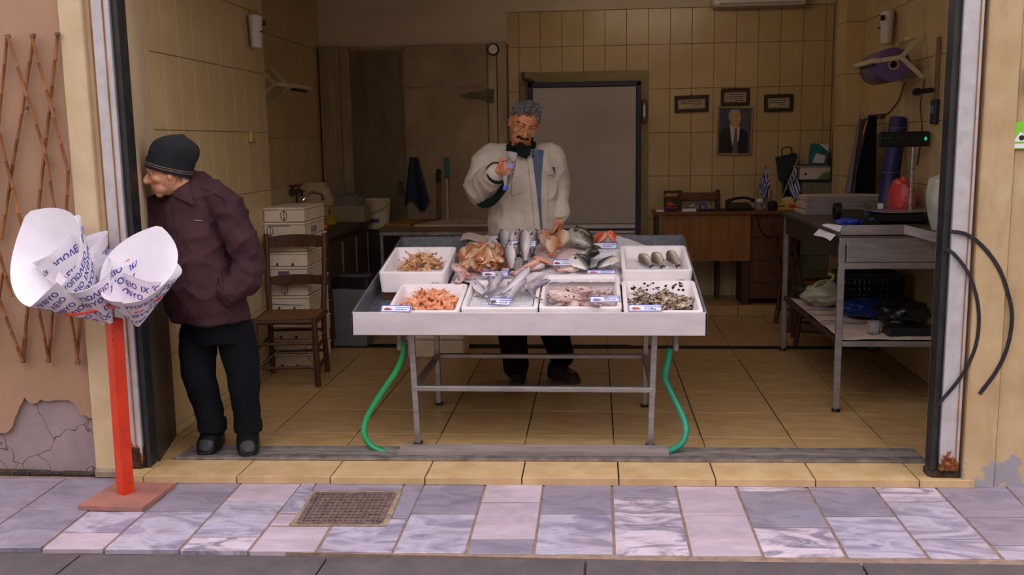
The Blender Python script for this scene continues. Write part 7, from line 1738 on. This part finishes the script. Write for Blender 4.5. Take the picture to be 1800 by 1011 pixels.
# short grey hair at temple and nape
hr = MB(); random.seed(2)
for k in range(420):
    a = random.uniform(-0.30, PI + 0.30); z = random.uniform(-0.045, 0.035) 
    if -0.35 < math.sin(a) < 0.25 and z < 0.0 and True: continue
    rr_ = math.sqrt(max(0.05, 1 - (z / 0.118) ** 2)); p = Vector((0.0775 * rr_ * math.cos(a), 0.0985 * rr_ * math.sin(a), z)); n_ = Vector((math.cos(a), math.sin(a), 0))
    hr.tube([HMl @ p, HMl @ (p + n_ * 0.004 + Vector((0, 0, -0.012)))], [0.003, 0.001], 4)
hr.build('hair', M('grey_hair', (112, 104, 98), (78, 72, 68), rough=0.8, scale=60), man)['kind'] = 'stuff'
# knit hat
HT = HM @ Matrix.Rotation(-0.42, 4, 'X') @ Matrix.Rotation(0.12, 4, 'Y')
HTl = Matrix.Translation(-MB0) @ HT
def beanie(u, v):
    th = 2 * PI * u; zz = v
    prof = [(0.0, 1.06), (0.14, 1.10), (0.3, 1.13), (0.45, 1.15), (0.6, 1.12), (0.72, 1.02), (0.83, 0.84), (0.91, 0.62), (0.96, 0.42), (1.0, 0.12)]
    for (a0, r0), (a1, r1) in zip(prof[:-1], prof[1:]):
        if a0 <= zz <= a1: r = r0 + (r1 - r0) * (zz - a0) / (a1 - a0); break
    r *= 1 + 0.012 * math.cos(th * 44) * (1 - zz ** 4); r *= 1 + 0.05 * noise.noise(Vector((math.cos(th) * 1.5, math.sin(th) * 1.5, zz * 2)))
    sag = 0.05 * max(0, zz - 0.3)
    return HTl @ Vector((0.079 * r * math.cos(th), 0.100 * r * math.sin(th) + sag, 0.018 + 0.172 * zz ** 0.9 + 0.012 * zz * math.sin(th + 2.0)))
hat = MB().grid(beanie, 176, 26, True).ell(HTl @ Vector((0, 0.035, 0.183)), (0.016, 0.016, 0.008)).build('knit_hat', M('black_knit', (24, 24, 28), (34, 34, 38), rough=0.95, scale=60, bump=0.4, bscale=300), man)
for k, (z, c_) in enumerate(((0.032, (84, 64, 56)), (0.042, (78, 58, 52)))):
    MB().tube([HTl @ Vector((0.0915 * math.cos(i * PI / 24), 0.1155 * math.sin(i * PI / 24), z - 0.012)) for i in range(49)], 0.0028, 5).build('stripe', plain('hat_stripe%d' % k, (110, 88, 78), 0.9), hat)
MB().grid(lambda u, v: HTl @ Vector((0.079 * (1.135 + 0.012 * math.cos(2 * PI * u * 44)) * math.cos(2 * PI * u), 0.1 * (1.135 + 0.012 * math.cos(2 * PI * u * 44)) * math.sin(2 * PI * u), 0.004 + 0.05 * v)), 176, 5, True).build('brim', MATS['black_knit'], hat)
# jacket
jk = MB()
trunk(jk, [(om(340, 300, 0.06), 0.05, 0.05, tA), (om(339, 308, 0.05), 0.085, 0.07, tA), (om(337, 322, 0.045), 0.13, 0.09, tA), (om(333, 338, 0.035), 0.17, 0.108, tA), (om(328, 358, 0.025), 0.20, 0.122, tA), (om(331, 400, 0.015), 0.212, 0.145, tA), (om(338, 450, 0.0), 0.215, 0.165, tA), (om(350, 500, -0.005), 0.22, 0.172, tA), (om(362, 535, 0), 0.222, 0.172, tA), (om(370, 560, 0), 0.212, 0.162, tA)])
limb(jk, [om(372, 342, -0.02), om(396, 362, -0.05), om(424, 420, -0.06), eL, om(430, 490, -0.10), om(404, 514, -0.14)], [0.075, 0.082, 0.078, 0.08, 0.076, 0.066])
limb(jk, [om(290, 366, 0.03), sR, eR, wR], [0.075, 0.08, 0.072, 0.06])
def jfold(p):
    q = Vector((p.x * 7, p.y * 7, p.z * 13)); f1 = noise.noise(q) ; f2 = noise.noise(Vector((p.x * 16 + 3, p.y * 16, p.z * 24)))
    fa = 0.0
    d = (p - (Vector(eL) + Vector((0, 0, -0.03)))).length
    if d < 0.16: fa = 0.008 * math.sin((p.z * 0.8 + p.x * 0.5) * 105) * (1 - d / 0.16)
    rg_ = (1 - abs(noise.noise(Vector((p.x * 5 + p.z * 3, p.y * 6, p.z * 8 - p.x * 3 + 7))))) ** 5
    return 0.008 * f1 + 0.004 * f2 + fa + 0.014 * rg_ - 0.004
jm = fuse(jk, 0.0075, 5, jfold); jm.transform(Matrix.Translation(-MB0))
m_plum = fabric('plum_cloth', (70, 44, 46), (54, 33, 37))
jacket = child(man, 'jacket', jm, m_plum)
# raised collar and flap
def F(x, y, d): return om(x, y, d) - MB0
def collar(u, v):
    th = -0.9 + 2 * PI * 0.86 * u; c = om(322 + 8 * v, 342 - 22 * v, 0.01); r = 0.082 + 0.012 * (1 - v) - 0.004 * v
    dr = 0.03 * (1 - v)
    return c + Vector((r * math.cos(th + 0.6) * 1.05, r * math.sin(th + 0.6), 0)) - MB0
MB().sheet(collar, 40, 5, 0.007).build('collar', m_plum, jacket)
from mathutils.bvhtree import BVHTree
bvo = BVHTree.FromPolygons([v.co.copy() for v in jm.vertices], [list(p.vertices) for p in jm.polygons])
def coat(x, y, off):
    d_ = ray(x, y).normalized(); h_ = bvo.ray_cast(CAM_POS - MB0, d_)[0]
    return (h_ if h_ is not None else F(x, y, -0.12)) - d_ * off
MB().sheet(lambda u, v: coat(286 + 40 * v ** 0.9 + 11 * u, 356 + 200 * v, 0.005), 4, 26, 0.006).build('placket', m_plum, jacket)
for y in (402, 455, 508, 548):
    v_ = (y - 356) / 200; MB().lathe([(0.0065, -0.003), (0.0065, 0.001), (0.003, 0.002)], 12, coat(292 + 40 * v_ ** 0.9, y, 0.011), 'Y').build('snap', plain('snap_dark', (34, 26, 30), 0.3), jacket)
MB().sheet(lambda u, v: coat(306 + 26 * u + 10 * v * u, 336 - 16 * u * (1 - v) + 26 * v * (0.35 + 0.65 * u), 0.010 + 0.006 * v), 8, 8, 0.008).build('collar_flap', m_plum, jacket)
MB().sheet(lambda u, v: coat(342 + 14 * u, 387 + 1.8 * v, 0.003), 4, 3, 0.003).build('chest_tab', plain('tab_grey', (120, 104, 98), 0.6), jacket)
MB().tube(smoothpath([coat(386, 484, 0.003), coat(391, 505, 0.003), coat(408, 530, 0.003)], 5), 0.0055, 6).build('pocket_welt', m_plum, jacket)
MB().tube(smoothpath([coat(352, 330, 0.001), coat(376, 340, 0.001), coat(394, 352, 0.001), coat(392, 385, 0.001), coat(390, 420, 0.001)], 5), 0.0025, 5).build('sleeve_seam', m_plum, jacket)
# trousers
tz_ = MB(); trunk(tz_, [(om(374, 545, 0.01), 0.175, 0.125, tA), (om(378, 572, 0.01), 0.175, 0.13, tA), (om(382, 598, 0.01), 0.17, 0.125, tA)])
limb(tz_, [om(410, 575, 0.015), om(420, 615, 0), knL, om(432, 712, 0), om(436, 750, 0.01)], [0.10, 0.097, 0.084, 0.072, 0.066])
limb(tz_, [om(352, 575, 0.015), om(348, 615, 0), knR, om(364, 712, 0), om(374, 750, 0.0)], [0.10, 0.095, 0.084, 0.074, 0.068])
tm = fuse(tz_, 0.0075, 4, lambda p: 0.006 * noise.noise(Vector((p.x * 9, p.y * 9, p.z * 14))) + 0.003 * noise.noise(Vector((p.x * 20, p.y * 20, p.z * 30)))); tm.transform(Matrix.Translation(-MB0))
m_navyc = fabric('navy_cloth', (15, 17, 23), (10, 12, 17))
tro = child(man, 'trousers', tm, m_navyc)
for c_, r in ((om(436, 748, 0.01), 0.071), (om(373, 746, 0.0), 0.073)):
    MB().lathe([(r - 0.012, -0.03), (r, -0.028), (r + 0.003, 0.0), (r, 0.028), (r - 0.014, 0.03)], 24, c_ - MB0, cap=False).build('cuff', m_navyc, tro)
m_leather = M('black_leather', (12, 12, 13), (18, 17, 18), rough=0.42, scale=12, bump=0.25, bscale=70)
for hl, to in ((om(436, 764, 0.09), om(436, 792, -0.13)), (om(380, 762, 0.08), om(358, 794, -0.12))):
    hl = Vector((hl.x, hl.y, 0.0)); to = Vector((to.x, to.y, 0.0))
    sh = rel(shoe(MB(), hl + Vector((0, 0, 0.014)), to + Vector((0, 0, 0.014)), 0.056, 0.115)).build('shoe', m_leather, man)
    rel(sole(hl + Vector((0, 0, 0.014)), to + Vector((0, 0, 0.014)), 0.053)).build('sole', m_black, sh)
    lc = MB()
    for k in range(3):
        p = hl.lerp(to, 0.5 + 0.09 * k) + Vector((0, 0, 0.108 - 0.017 * k)); lc.tube([p + Vector((-0.02, 0, -0.006)), p + Vector((0, -0.004, 0.002)), p + Vector((0.02, 0, -0.006))], 0.003, 5)
    rel(lc).build('lace', m_black, sh)['kind'] = 'stuff'

# ------------------------------------------------------------------ fishmonger behind the table
VY = 1.2
def vm(x, y, d=0.0): return onY(x, y, VY + d)
ven = thing('person', 'grey-haired fishmonger with glasses in a cream work jacket pouring from a bottle', 'person', (-0.45, VY, 0))
VB = Vector(ven.location)
hc = vm(921, 218, -0.06)
HV = Matrix.Translation(hc) @ Matrix.Rotation(0.30, 4, 'Z') @ Matrix.Rotation(0.24, 4, 'Y') @ Matrix.Rotation(0.46, 4, 'X') @ Matrix.Scale(1.10, 4)
vb = MB(); head_pieces(vb, HV, 1.1, 1.15, 1.2)
limb(vb, [HV @ Vector((0, 0.03, -0.05)), vm(916, 246, 0.02), vm(916, 268, 0.05)], [0.064, 0.062, 0.07])
trunk(vb, [(vm(918, 276, 0.04), 0.17, 0.09, 0), (vm(920, 320, 0.03), 0.17, 0.11, 0), (vm(922, 390, 0.02), 0.16, 0.115, 0), (vm(924, 440, 0.02), 0.16, 0.11, 0)])
vsR, veR = vm(862, 282, 0.03), vm(843, 334, -0.10)
vwR = onY(878, 300, VY - 0.40)
vsL, veL, vwL = vm(972, 280, 0.04), vm(982, 342, 0.05), vm(984, 392, -0.04)
limb(vb, [vsR, veR, vwR], [0.05, 0.042, 0.03]); limb(vb, [vsL, veL, vwL], [0.05, 0.042, 0.03])
# right hand closes on the bottle, thumb up
HD = Vector((0.42, -0.80, 0.10)).normalized()
hand_pieces(vb, vwR, HD, (0.9, 0.5, 0.1), (0, 0.1, 1), ((1.05, 1.2, 0.8), (1.1, 1.25, 0.8), (1.1, 1.25, 0.8), (1.15, 1.25, 0.8)), 0.0, (0.9, 1.0), 1.0)
hand_pieces(vb, vwL, (vwL - veL), (-1, 0.2, 0), (-0.2, -1, 0.0), (0.35, 0.4, 0.3), 0.05)
vhL, vkL, vaL = vm(962, 480, 0.03), vm(975, 585, 0.0), vm(988, 640, 0.05)
vhR, vkR, vaR = vm(885, 480, 0.03), vm(900, 585, -0.02), vm(908, 655, -0.02)
for a, b, c in ((vhL, vkL, vaL), (vhR, vkR, vaR)): limb(vb, [a, b, c], [0.075, 0.052, 0.04])
bm_me = fuse(vb, 0.0036, 3); bm_me.transform(Matrix.Translation(-VB))
child(ven, 'body', bm_me, skin_mat('ruddy_skin', (224, 150, 108), (206, 128, 86), (184, 104, 70)))
HVl = Matrix.Translation(-VB) @ HV
eyes(ven, HVl, (36, 26, 20))
def relv(mb): mb.v = [v - VB for v in mb.v]; return mb
# hair: tousled clumps over the scalp
random.seed(8); hr = MB()
for k in range(1500):
    th = random.uniform(0, 2 * PI); cz = random.uniform(-0.45, 1.0); s = math.sqrt(1 - cz * cz); d = Vector((s * math.cos(th), s * math.sin(th), cz))
    if d.y < -0.1 and cz < 0.52 + 0.18 * d.y: continue
    if d.y < -0.55 and cz < 0.66: continue
    if abs(d.x) > 0.55 and -0.45 < d.y < 0.25 and cz < 0.12: continue
    p = Vector((0.077 * d.x, 0.098 * d.y * (1.0 if d.y > 0 else 1.0), 0.118 * d.z)); L = random.uniform(0.024, 0.046) * (0.55 if cz < 0.2 else 1.0)
    up_ = Vector((0.35, 0.15, 0.9)); tg = up_ - d * up_.dot(d); tg = tg.normalized() if tg.length > 0.1 else Vector((0.8, 0.5, 0)); cl = noise.noise(d * 4.5 + Vector((2, 7, 1)))
    sw = (tg + Vector((cl, -cl * 0.6, 0.3 * cl))).normalized() * (1.0 if cz > 0.15 else -0.6)
    q1 = p + d * L * 0.40 + sw * L * 0.35; q2 = p + d * L * (0.42 + 0.2 * cl) + sw * L * 0.95
    hr.tube([HVl @ (p - d * 0.004), HVl @ q1, HVl @ q2], [0.0052, 0.0048, 0.0012], 5)
t = NT('grey_curls'); v = t.pos(); m_gh = t.set(t.ramp(t.noise(v, 45, 4), [(0.35, (66, 62, 64)), (0.6, (126, 120, 120)), (0.75, (168, 160, 156))]), 0.7)
hr.build('hair', m_gh, ven)['kind'] = 'stuff'
cap_ = MB().grid(lambda u, v: HVl @ Vector((0.0795 * math.sin(0.5 * PI * v + 0.001) * math.cos(2 * PI * u), 0.1005 * math.sin(0.5 * PI * v + 0.001) * math.sin(2 * PI * u) + 0.016 * v, 0.1205 * math.cos(0.5 * PI * v))) if True else None, 40, 14, True)
cap_.v = [v for v in cap_.v]
# dark moustache, goatee and brows
random.seed(5); bd_ = MB()
def tuft(c, n, sx, sz, dr, L):
    for k in range(n):
        x, z = random.uniform(-sx, sx), random.uniform(-sz, sz); p = Vector(c) + Vector((x, 0.9 * abs(x) ** 1.6 * 6, z)); bd_.tube([HVl @ p, HVl @ (p + Vector(dr) * L * random.uniform(0.6, 1.2) + Vector((x * 0.35, 0, 0)))], [0.0026, 0.0006], 4)
tuft((0, -0.0975, -0.0455), 90, 0.03, 0.004, (0, -0.25, -1), 0.011)
tuft((0, -0.0895, -0.077), 60, 0.014, 0.006, (0, -0.3, -1), 0.012)
tuft((0, -0.0865, -0.097), 110, 0.026, 0.014, (0, -0.35, -1), 0.014)
bd_.build('beard', plain('dark_beard', (38, 26, 20), 0.85), ven)['kind'] = 'stuff'
for sx in (-1, 1):
    b_ = MB()
    for k in range(11): b_.tube([HVl @ Vector((sx * (0.012 + 0.0042 * k), -0.0985 + 0.0014 * k + 0.00016 * k * k, 0.035 + 0.0001 * k)), HVl @ Vector((sx * (0.02 + 0.0042 * k), -0.099 + 0.0018 * k + 0.00016 * k * k, 0.039 - 0.0008 * k))], 0.0024, 4)
    b_.build('eyebrow', plain('dark_brow', (58, 46, 40), 0.85), ven)
# glasses
gl_ = MB().tube([HVl @ Vector((x, -0.113 + 1.2 * x * x, 0.0175)) for x in [i * 0.0062 - 0.062 for i in range(21)]], 0.0026, 6)
gr_ = gl_.build('glasses', M('gold_metal', (206, 184, 120), (186, 160, 96), rough=0.3, metal=0.6), ven)
for sx in (-1, 1):
    rim_ = []; cx = sx * 0.034
    for i in range(21):
        a = i * PI / 10; x, z = cx + 0.026 * math.cos(a), 0.0 + 0.0175 * math.sin(a); rim_.append(HVl @ Vector((x, -0.113 + 1.2 * x * x, z)))
    MB().tube(rim_, 0.0013, 5).build('rim', MATS['gold_metal'], gr_)
    MB().add(rim_[:-1], [list(range(20))]).build('lens', m_film, gr_)
    MB().tube([HVl @ Vector((sx * 0.062, -0.1085, 0.0175)), HVl @ Vector((sx * 0.08, -0.07, 0.02)), HVl @ Vector((sx * 0.085, 0.0, 0.022))], 0.0024, 6).build('temple', MATS['gold_metal'], gr_)
# cream jacket, open in front
jk = MB()
trunk(jk, [(vm(917, 262, 0.05), 0.10, 0.08, 0), (vm(917, 268, 0.05), 0.165, 0.105, 0), (vm(917, 277, 0.05), 0.205, 0.125, 0), (vm(918, 300, 0.04), 0.225, 0.15, 0), (vm(919, 340, 0.03), 0.235, 0.165, 0), (vm(921, 380, 0.02), 0.235, 0.165, 0), (vm(922, 410, 0.02), 0.23, 0.16, 0), (vm(923, 432, 0.02), 0.225, 0.155, 0)])
cuffR = vwR - (vwR - veR).normalized() * 0.055
limb(jk, [vm(882, 276, 0.04), vsR, vm(848, 312, -0.02), veR, veR.lerp(cuffR, 0.55) + Vector((0, 0, 0.0)), cuffR], [0.085, 0.10, 0.105, 0.098, 0.085, 0.066])
limb(jk, [vm(955, 274, 0.04), vsL, vm(980, 315, 0.05), veL, vm(985, 378, -0.02)], [0.085, 0.085, 0.075, 0.07, 0.06])
def vfold(p):
    rg_ = (1 - abs(noise.noise(Vector((p.x * 6 - p.z * 3, p.y * 6, p.z * 6 + p.x * 4 + 3))))) ** 5
    return 0.014 * rg_ - 0.004 + 0.009 * noise.noise(Vector((p.x * 8, p.y * 8, p.z * 9))) + 0.006 * noise.noise(Vector((p.x * 17 + 5, p.y * 15, p.z * 20))) 
jm = fuse(jk, 0.0085, 5, vfold); jm.transform(Matrix.Translation(-VB))
m_creamc = fabric('cream_cloth', (206, 192, 176), (188, 172, 154), 300)
jac = child(ven, 'jacket', jm, m_creamc)
m_green = fabric('bottle_green', (24, 40, 38), (16, 30, 30)); m_blue = fabric('pale_blue_cloth', (96, 112, 128), (76, 92, 110))
def V(x, y, d): return vm(x, y, d) - VB
def vfront(x, y): # depth of the chest surface
    return -0.125 - 0.03 * math.sin(PI * min(1, max(0, (y - 262) / 160))) + 0.35 * ((x - 921) / 66.0) ** 2 * 0.12
# blue shirt showing in the open front, with the jacket edge beside it
def chest(x, y, off):
    """point on the jacket front seen at pixel x, y, pushed off towards the street"""
    d_ = ray(x, y).normalized(); o_ = CAM_POS - VB; h_ = bvh.ray_cast(o_, d_)[0]
    return (h_ if h_ is not None else V(x, y, -0.05)) - d_ * off
from mathutils.bvhtree import BVHTree
bvh = BVHTree.FromPolygons([v.co.copy() for v in jm.vertices], [list(p.vertices) for p in jm.polygons])
def seam(v): return 933 + 17 * v ** 0.75
MB().sheet(lambda u, v: chest(seam(v) + (18 * (1 - v) ** 2.2 + 4.5) * u, 264 + 140 * v, 0.004), 6, 24, 0.006).build('shirt', m_blue, jac)
MB().sheet(lambda u, v: chest(seam(v) + (18 * (1 - v) ** 2.2 + 4.5) + 10 * u, 258 + 146 * v + 6 * (1 - u) * (1 - v), 0.012 - 0.006 * u), 5, 24, 0.009).build('front_edge', m_creamc, jac)
MB().sheet(lambda u, v: chest(seam(v) - 9 + 9 * u, 268 + 136 * v, 0.006 + 0.006 * u), 5, 24, 0.008).build('front_edge', m_creamc, jac)
# dark collar of the under-jacket
def vcol(u, v):
    th = -0.35 - PI + 2 * PI * 0.86 * u + 0.6; c = vm(916, 266 - 14 * v, 0.035); r = 0.082 + 0.014 * (1 - v)
    return c + Vector((r * 1.1 * math.cos(th), r * 0.95 * math.sin(th), 0.02 * math.sin(th))) - VB
MB().sheet(vcol, 40, 6, 0.01).build('under_collar', m_green, jac)
MB().sheet(lambda u, v: chest(889 + 41 * v + 9 * u, 264 + 16 * v - 9 * u * (1 - 0.5 * v), 0.005), 6, 12, 0.010).build('under_collar', m_green, jac)
MB().sheet(lambda u, v: V(908 + 24 * u, 262 + 14 * v - 6 * abs(u - 0.5), -0.075 - 0.03 * math.sin(PI * u) - 0.03 * v), 8, 6, 0.008).build('dark_shirt', m_green, jac)
# dark sleeve lining: cuff ring and band hanging under the right sleeve
ax = (vwR - veR).normalized(); s1 = ax.cross(Vector((0, 0, 1))).normalized(); s2 = s1.cross(ax)
MB().tube([cuffR + ax * 0.012 + (s1 * math.cos(i * PI / 12) + s2 * math.sin(i * PI / 12)) * 0.058 - VB for i in range(25)], 0.014, 8).build('cuff_lining', m_green, jac)
MB().sheet(lambda u, v: (onY(832 + 56 * u, 342 + 20 * math.sin(PI * (u * 0.9 + 0.05)) - 16 * (u - 0.3) * (u > 0.3) * 1.6 + (7 - 14 * v), VY - 0.13 - 0.2 * u)) - VB, 16, 4, 0.03).build('sleeve_lining', m_green, jac)
MB().lathe([(0.058, 0.0), (0.062, 0.012), (0.058, 0.024)], 20, V(985, 382, -0.02), cap=False).build('cuff', m_creamc, jac)
MB().sheet(lambda u, v: chest(960 + 15 * u, 294 + 13 * v + 2 * u, 0.008), 6, 5, 0.008).build('pocket_flap', m_creamc, jac)
MB().sheet(lambda u, v: chest(900 + 18 * u, 318 + 26 * v - 6 * u, 0.006), 6, 6, 0.006).build('pocket_flap', m_creamc, jac)
MB().box(chest(973, 300, 0.008), (0.016, 0.012, 0.045), 0.003).build('pocket_item', m_black, jac)
# trousers and shoes
tz_ = MB(); trunk(tz_, [(vm(923, 425, 0.03), 0.19, 0.13, 0), (vm(923, 470, 0.03), 0.19, 0.13, 0), (vm(923, 500, 0.03), 0.185, 0.125, 0)])
limb(tz_, [vm(890, 490, 0.03), vm(897, 560, 0), vkR, vm(907, 645, -0.02)], [0.105, 0.1, 0.098, 0.086])
limb(tz_, [vm(955, 490, 0.03), vm(970, 560, 0), vkL, vm(988, 625, 0.04)], [0.105, 0.1, 0.098, 0.084])
tm = fuse(tz_, 0.009, 4, lambda p: 0.006 * noise.noise(Vector((p.x * 9, p.y * 9, p.z * 14)))); tm.transform(Matrix.Translation(-VB))
child(ven, 'trousers', tm, fabric('black_cloth', (24, 22, 24), (16, 15, 17)))
fR = onZ(910, 676); fL = onZ(975, 660); fLt = onZ(1018, 674)
for hl, to in ((fR + Vector((0, 0.20, 0)), fR + Vector((-0.005, -0.03, 0))), (Vector((fLt.x - 0.2, fLt.y + 0.12, 0.012)), fLt)):
    sh = relv(shoe(MB(), hl, to, 0.05, 0.10)).build('shoe', M('dark_shoe', (40, 30, 28), (28, 22, 22), rough=0.5), ven)
    relv(sole(hl, to, 0.053)).build('sole', plain('shoe_sole', (70, 60, 56), 0.7), sh)
# the bottle in his hand, held upside down
ctr = vwR + HD * 0.085 + Vector((0.9, 0.5, 0.1)).normalized() * 0.03
axb = Vector((-0.22, -0.10, -1)).normalized()
hbt = thing('water_bottle', 'clear plastic water bottle held upside down in the fishmonger\'s hand', 'bottle', ctr - axb * 0.10)
hbt.rotation_euler = axb.to_track_quat('Z', 'Y').to_euler()
water_bottle(MB(), 1.0).build('bottle', m_glass, hbt)
hbt.scale = (1.05, 1.05, 1.0)
MB().lathe([(0.014, 0.206), (0.015, 0.228), (0.013, 0.231), (0, 0.231)], 14).build('cap', plain('cap_blue2', (70, 90, 220), 0.4), hbt)
MB().lathe([(0.0316, 0.07), (0.0316, 0.1)], 20, cap=False).build('bottle_label', plain('bottle_label', (150, 140, 190), 0.5), hbt)
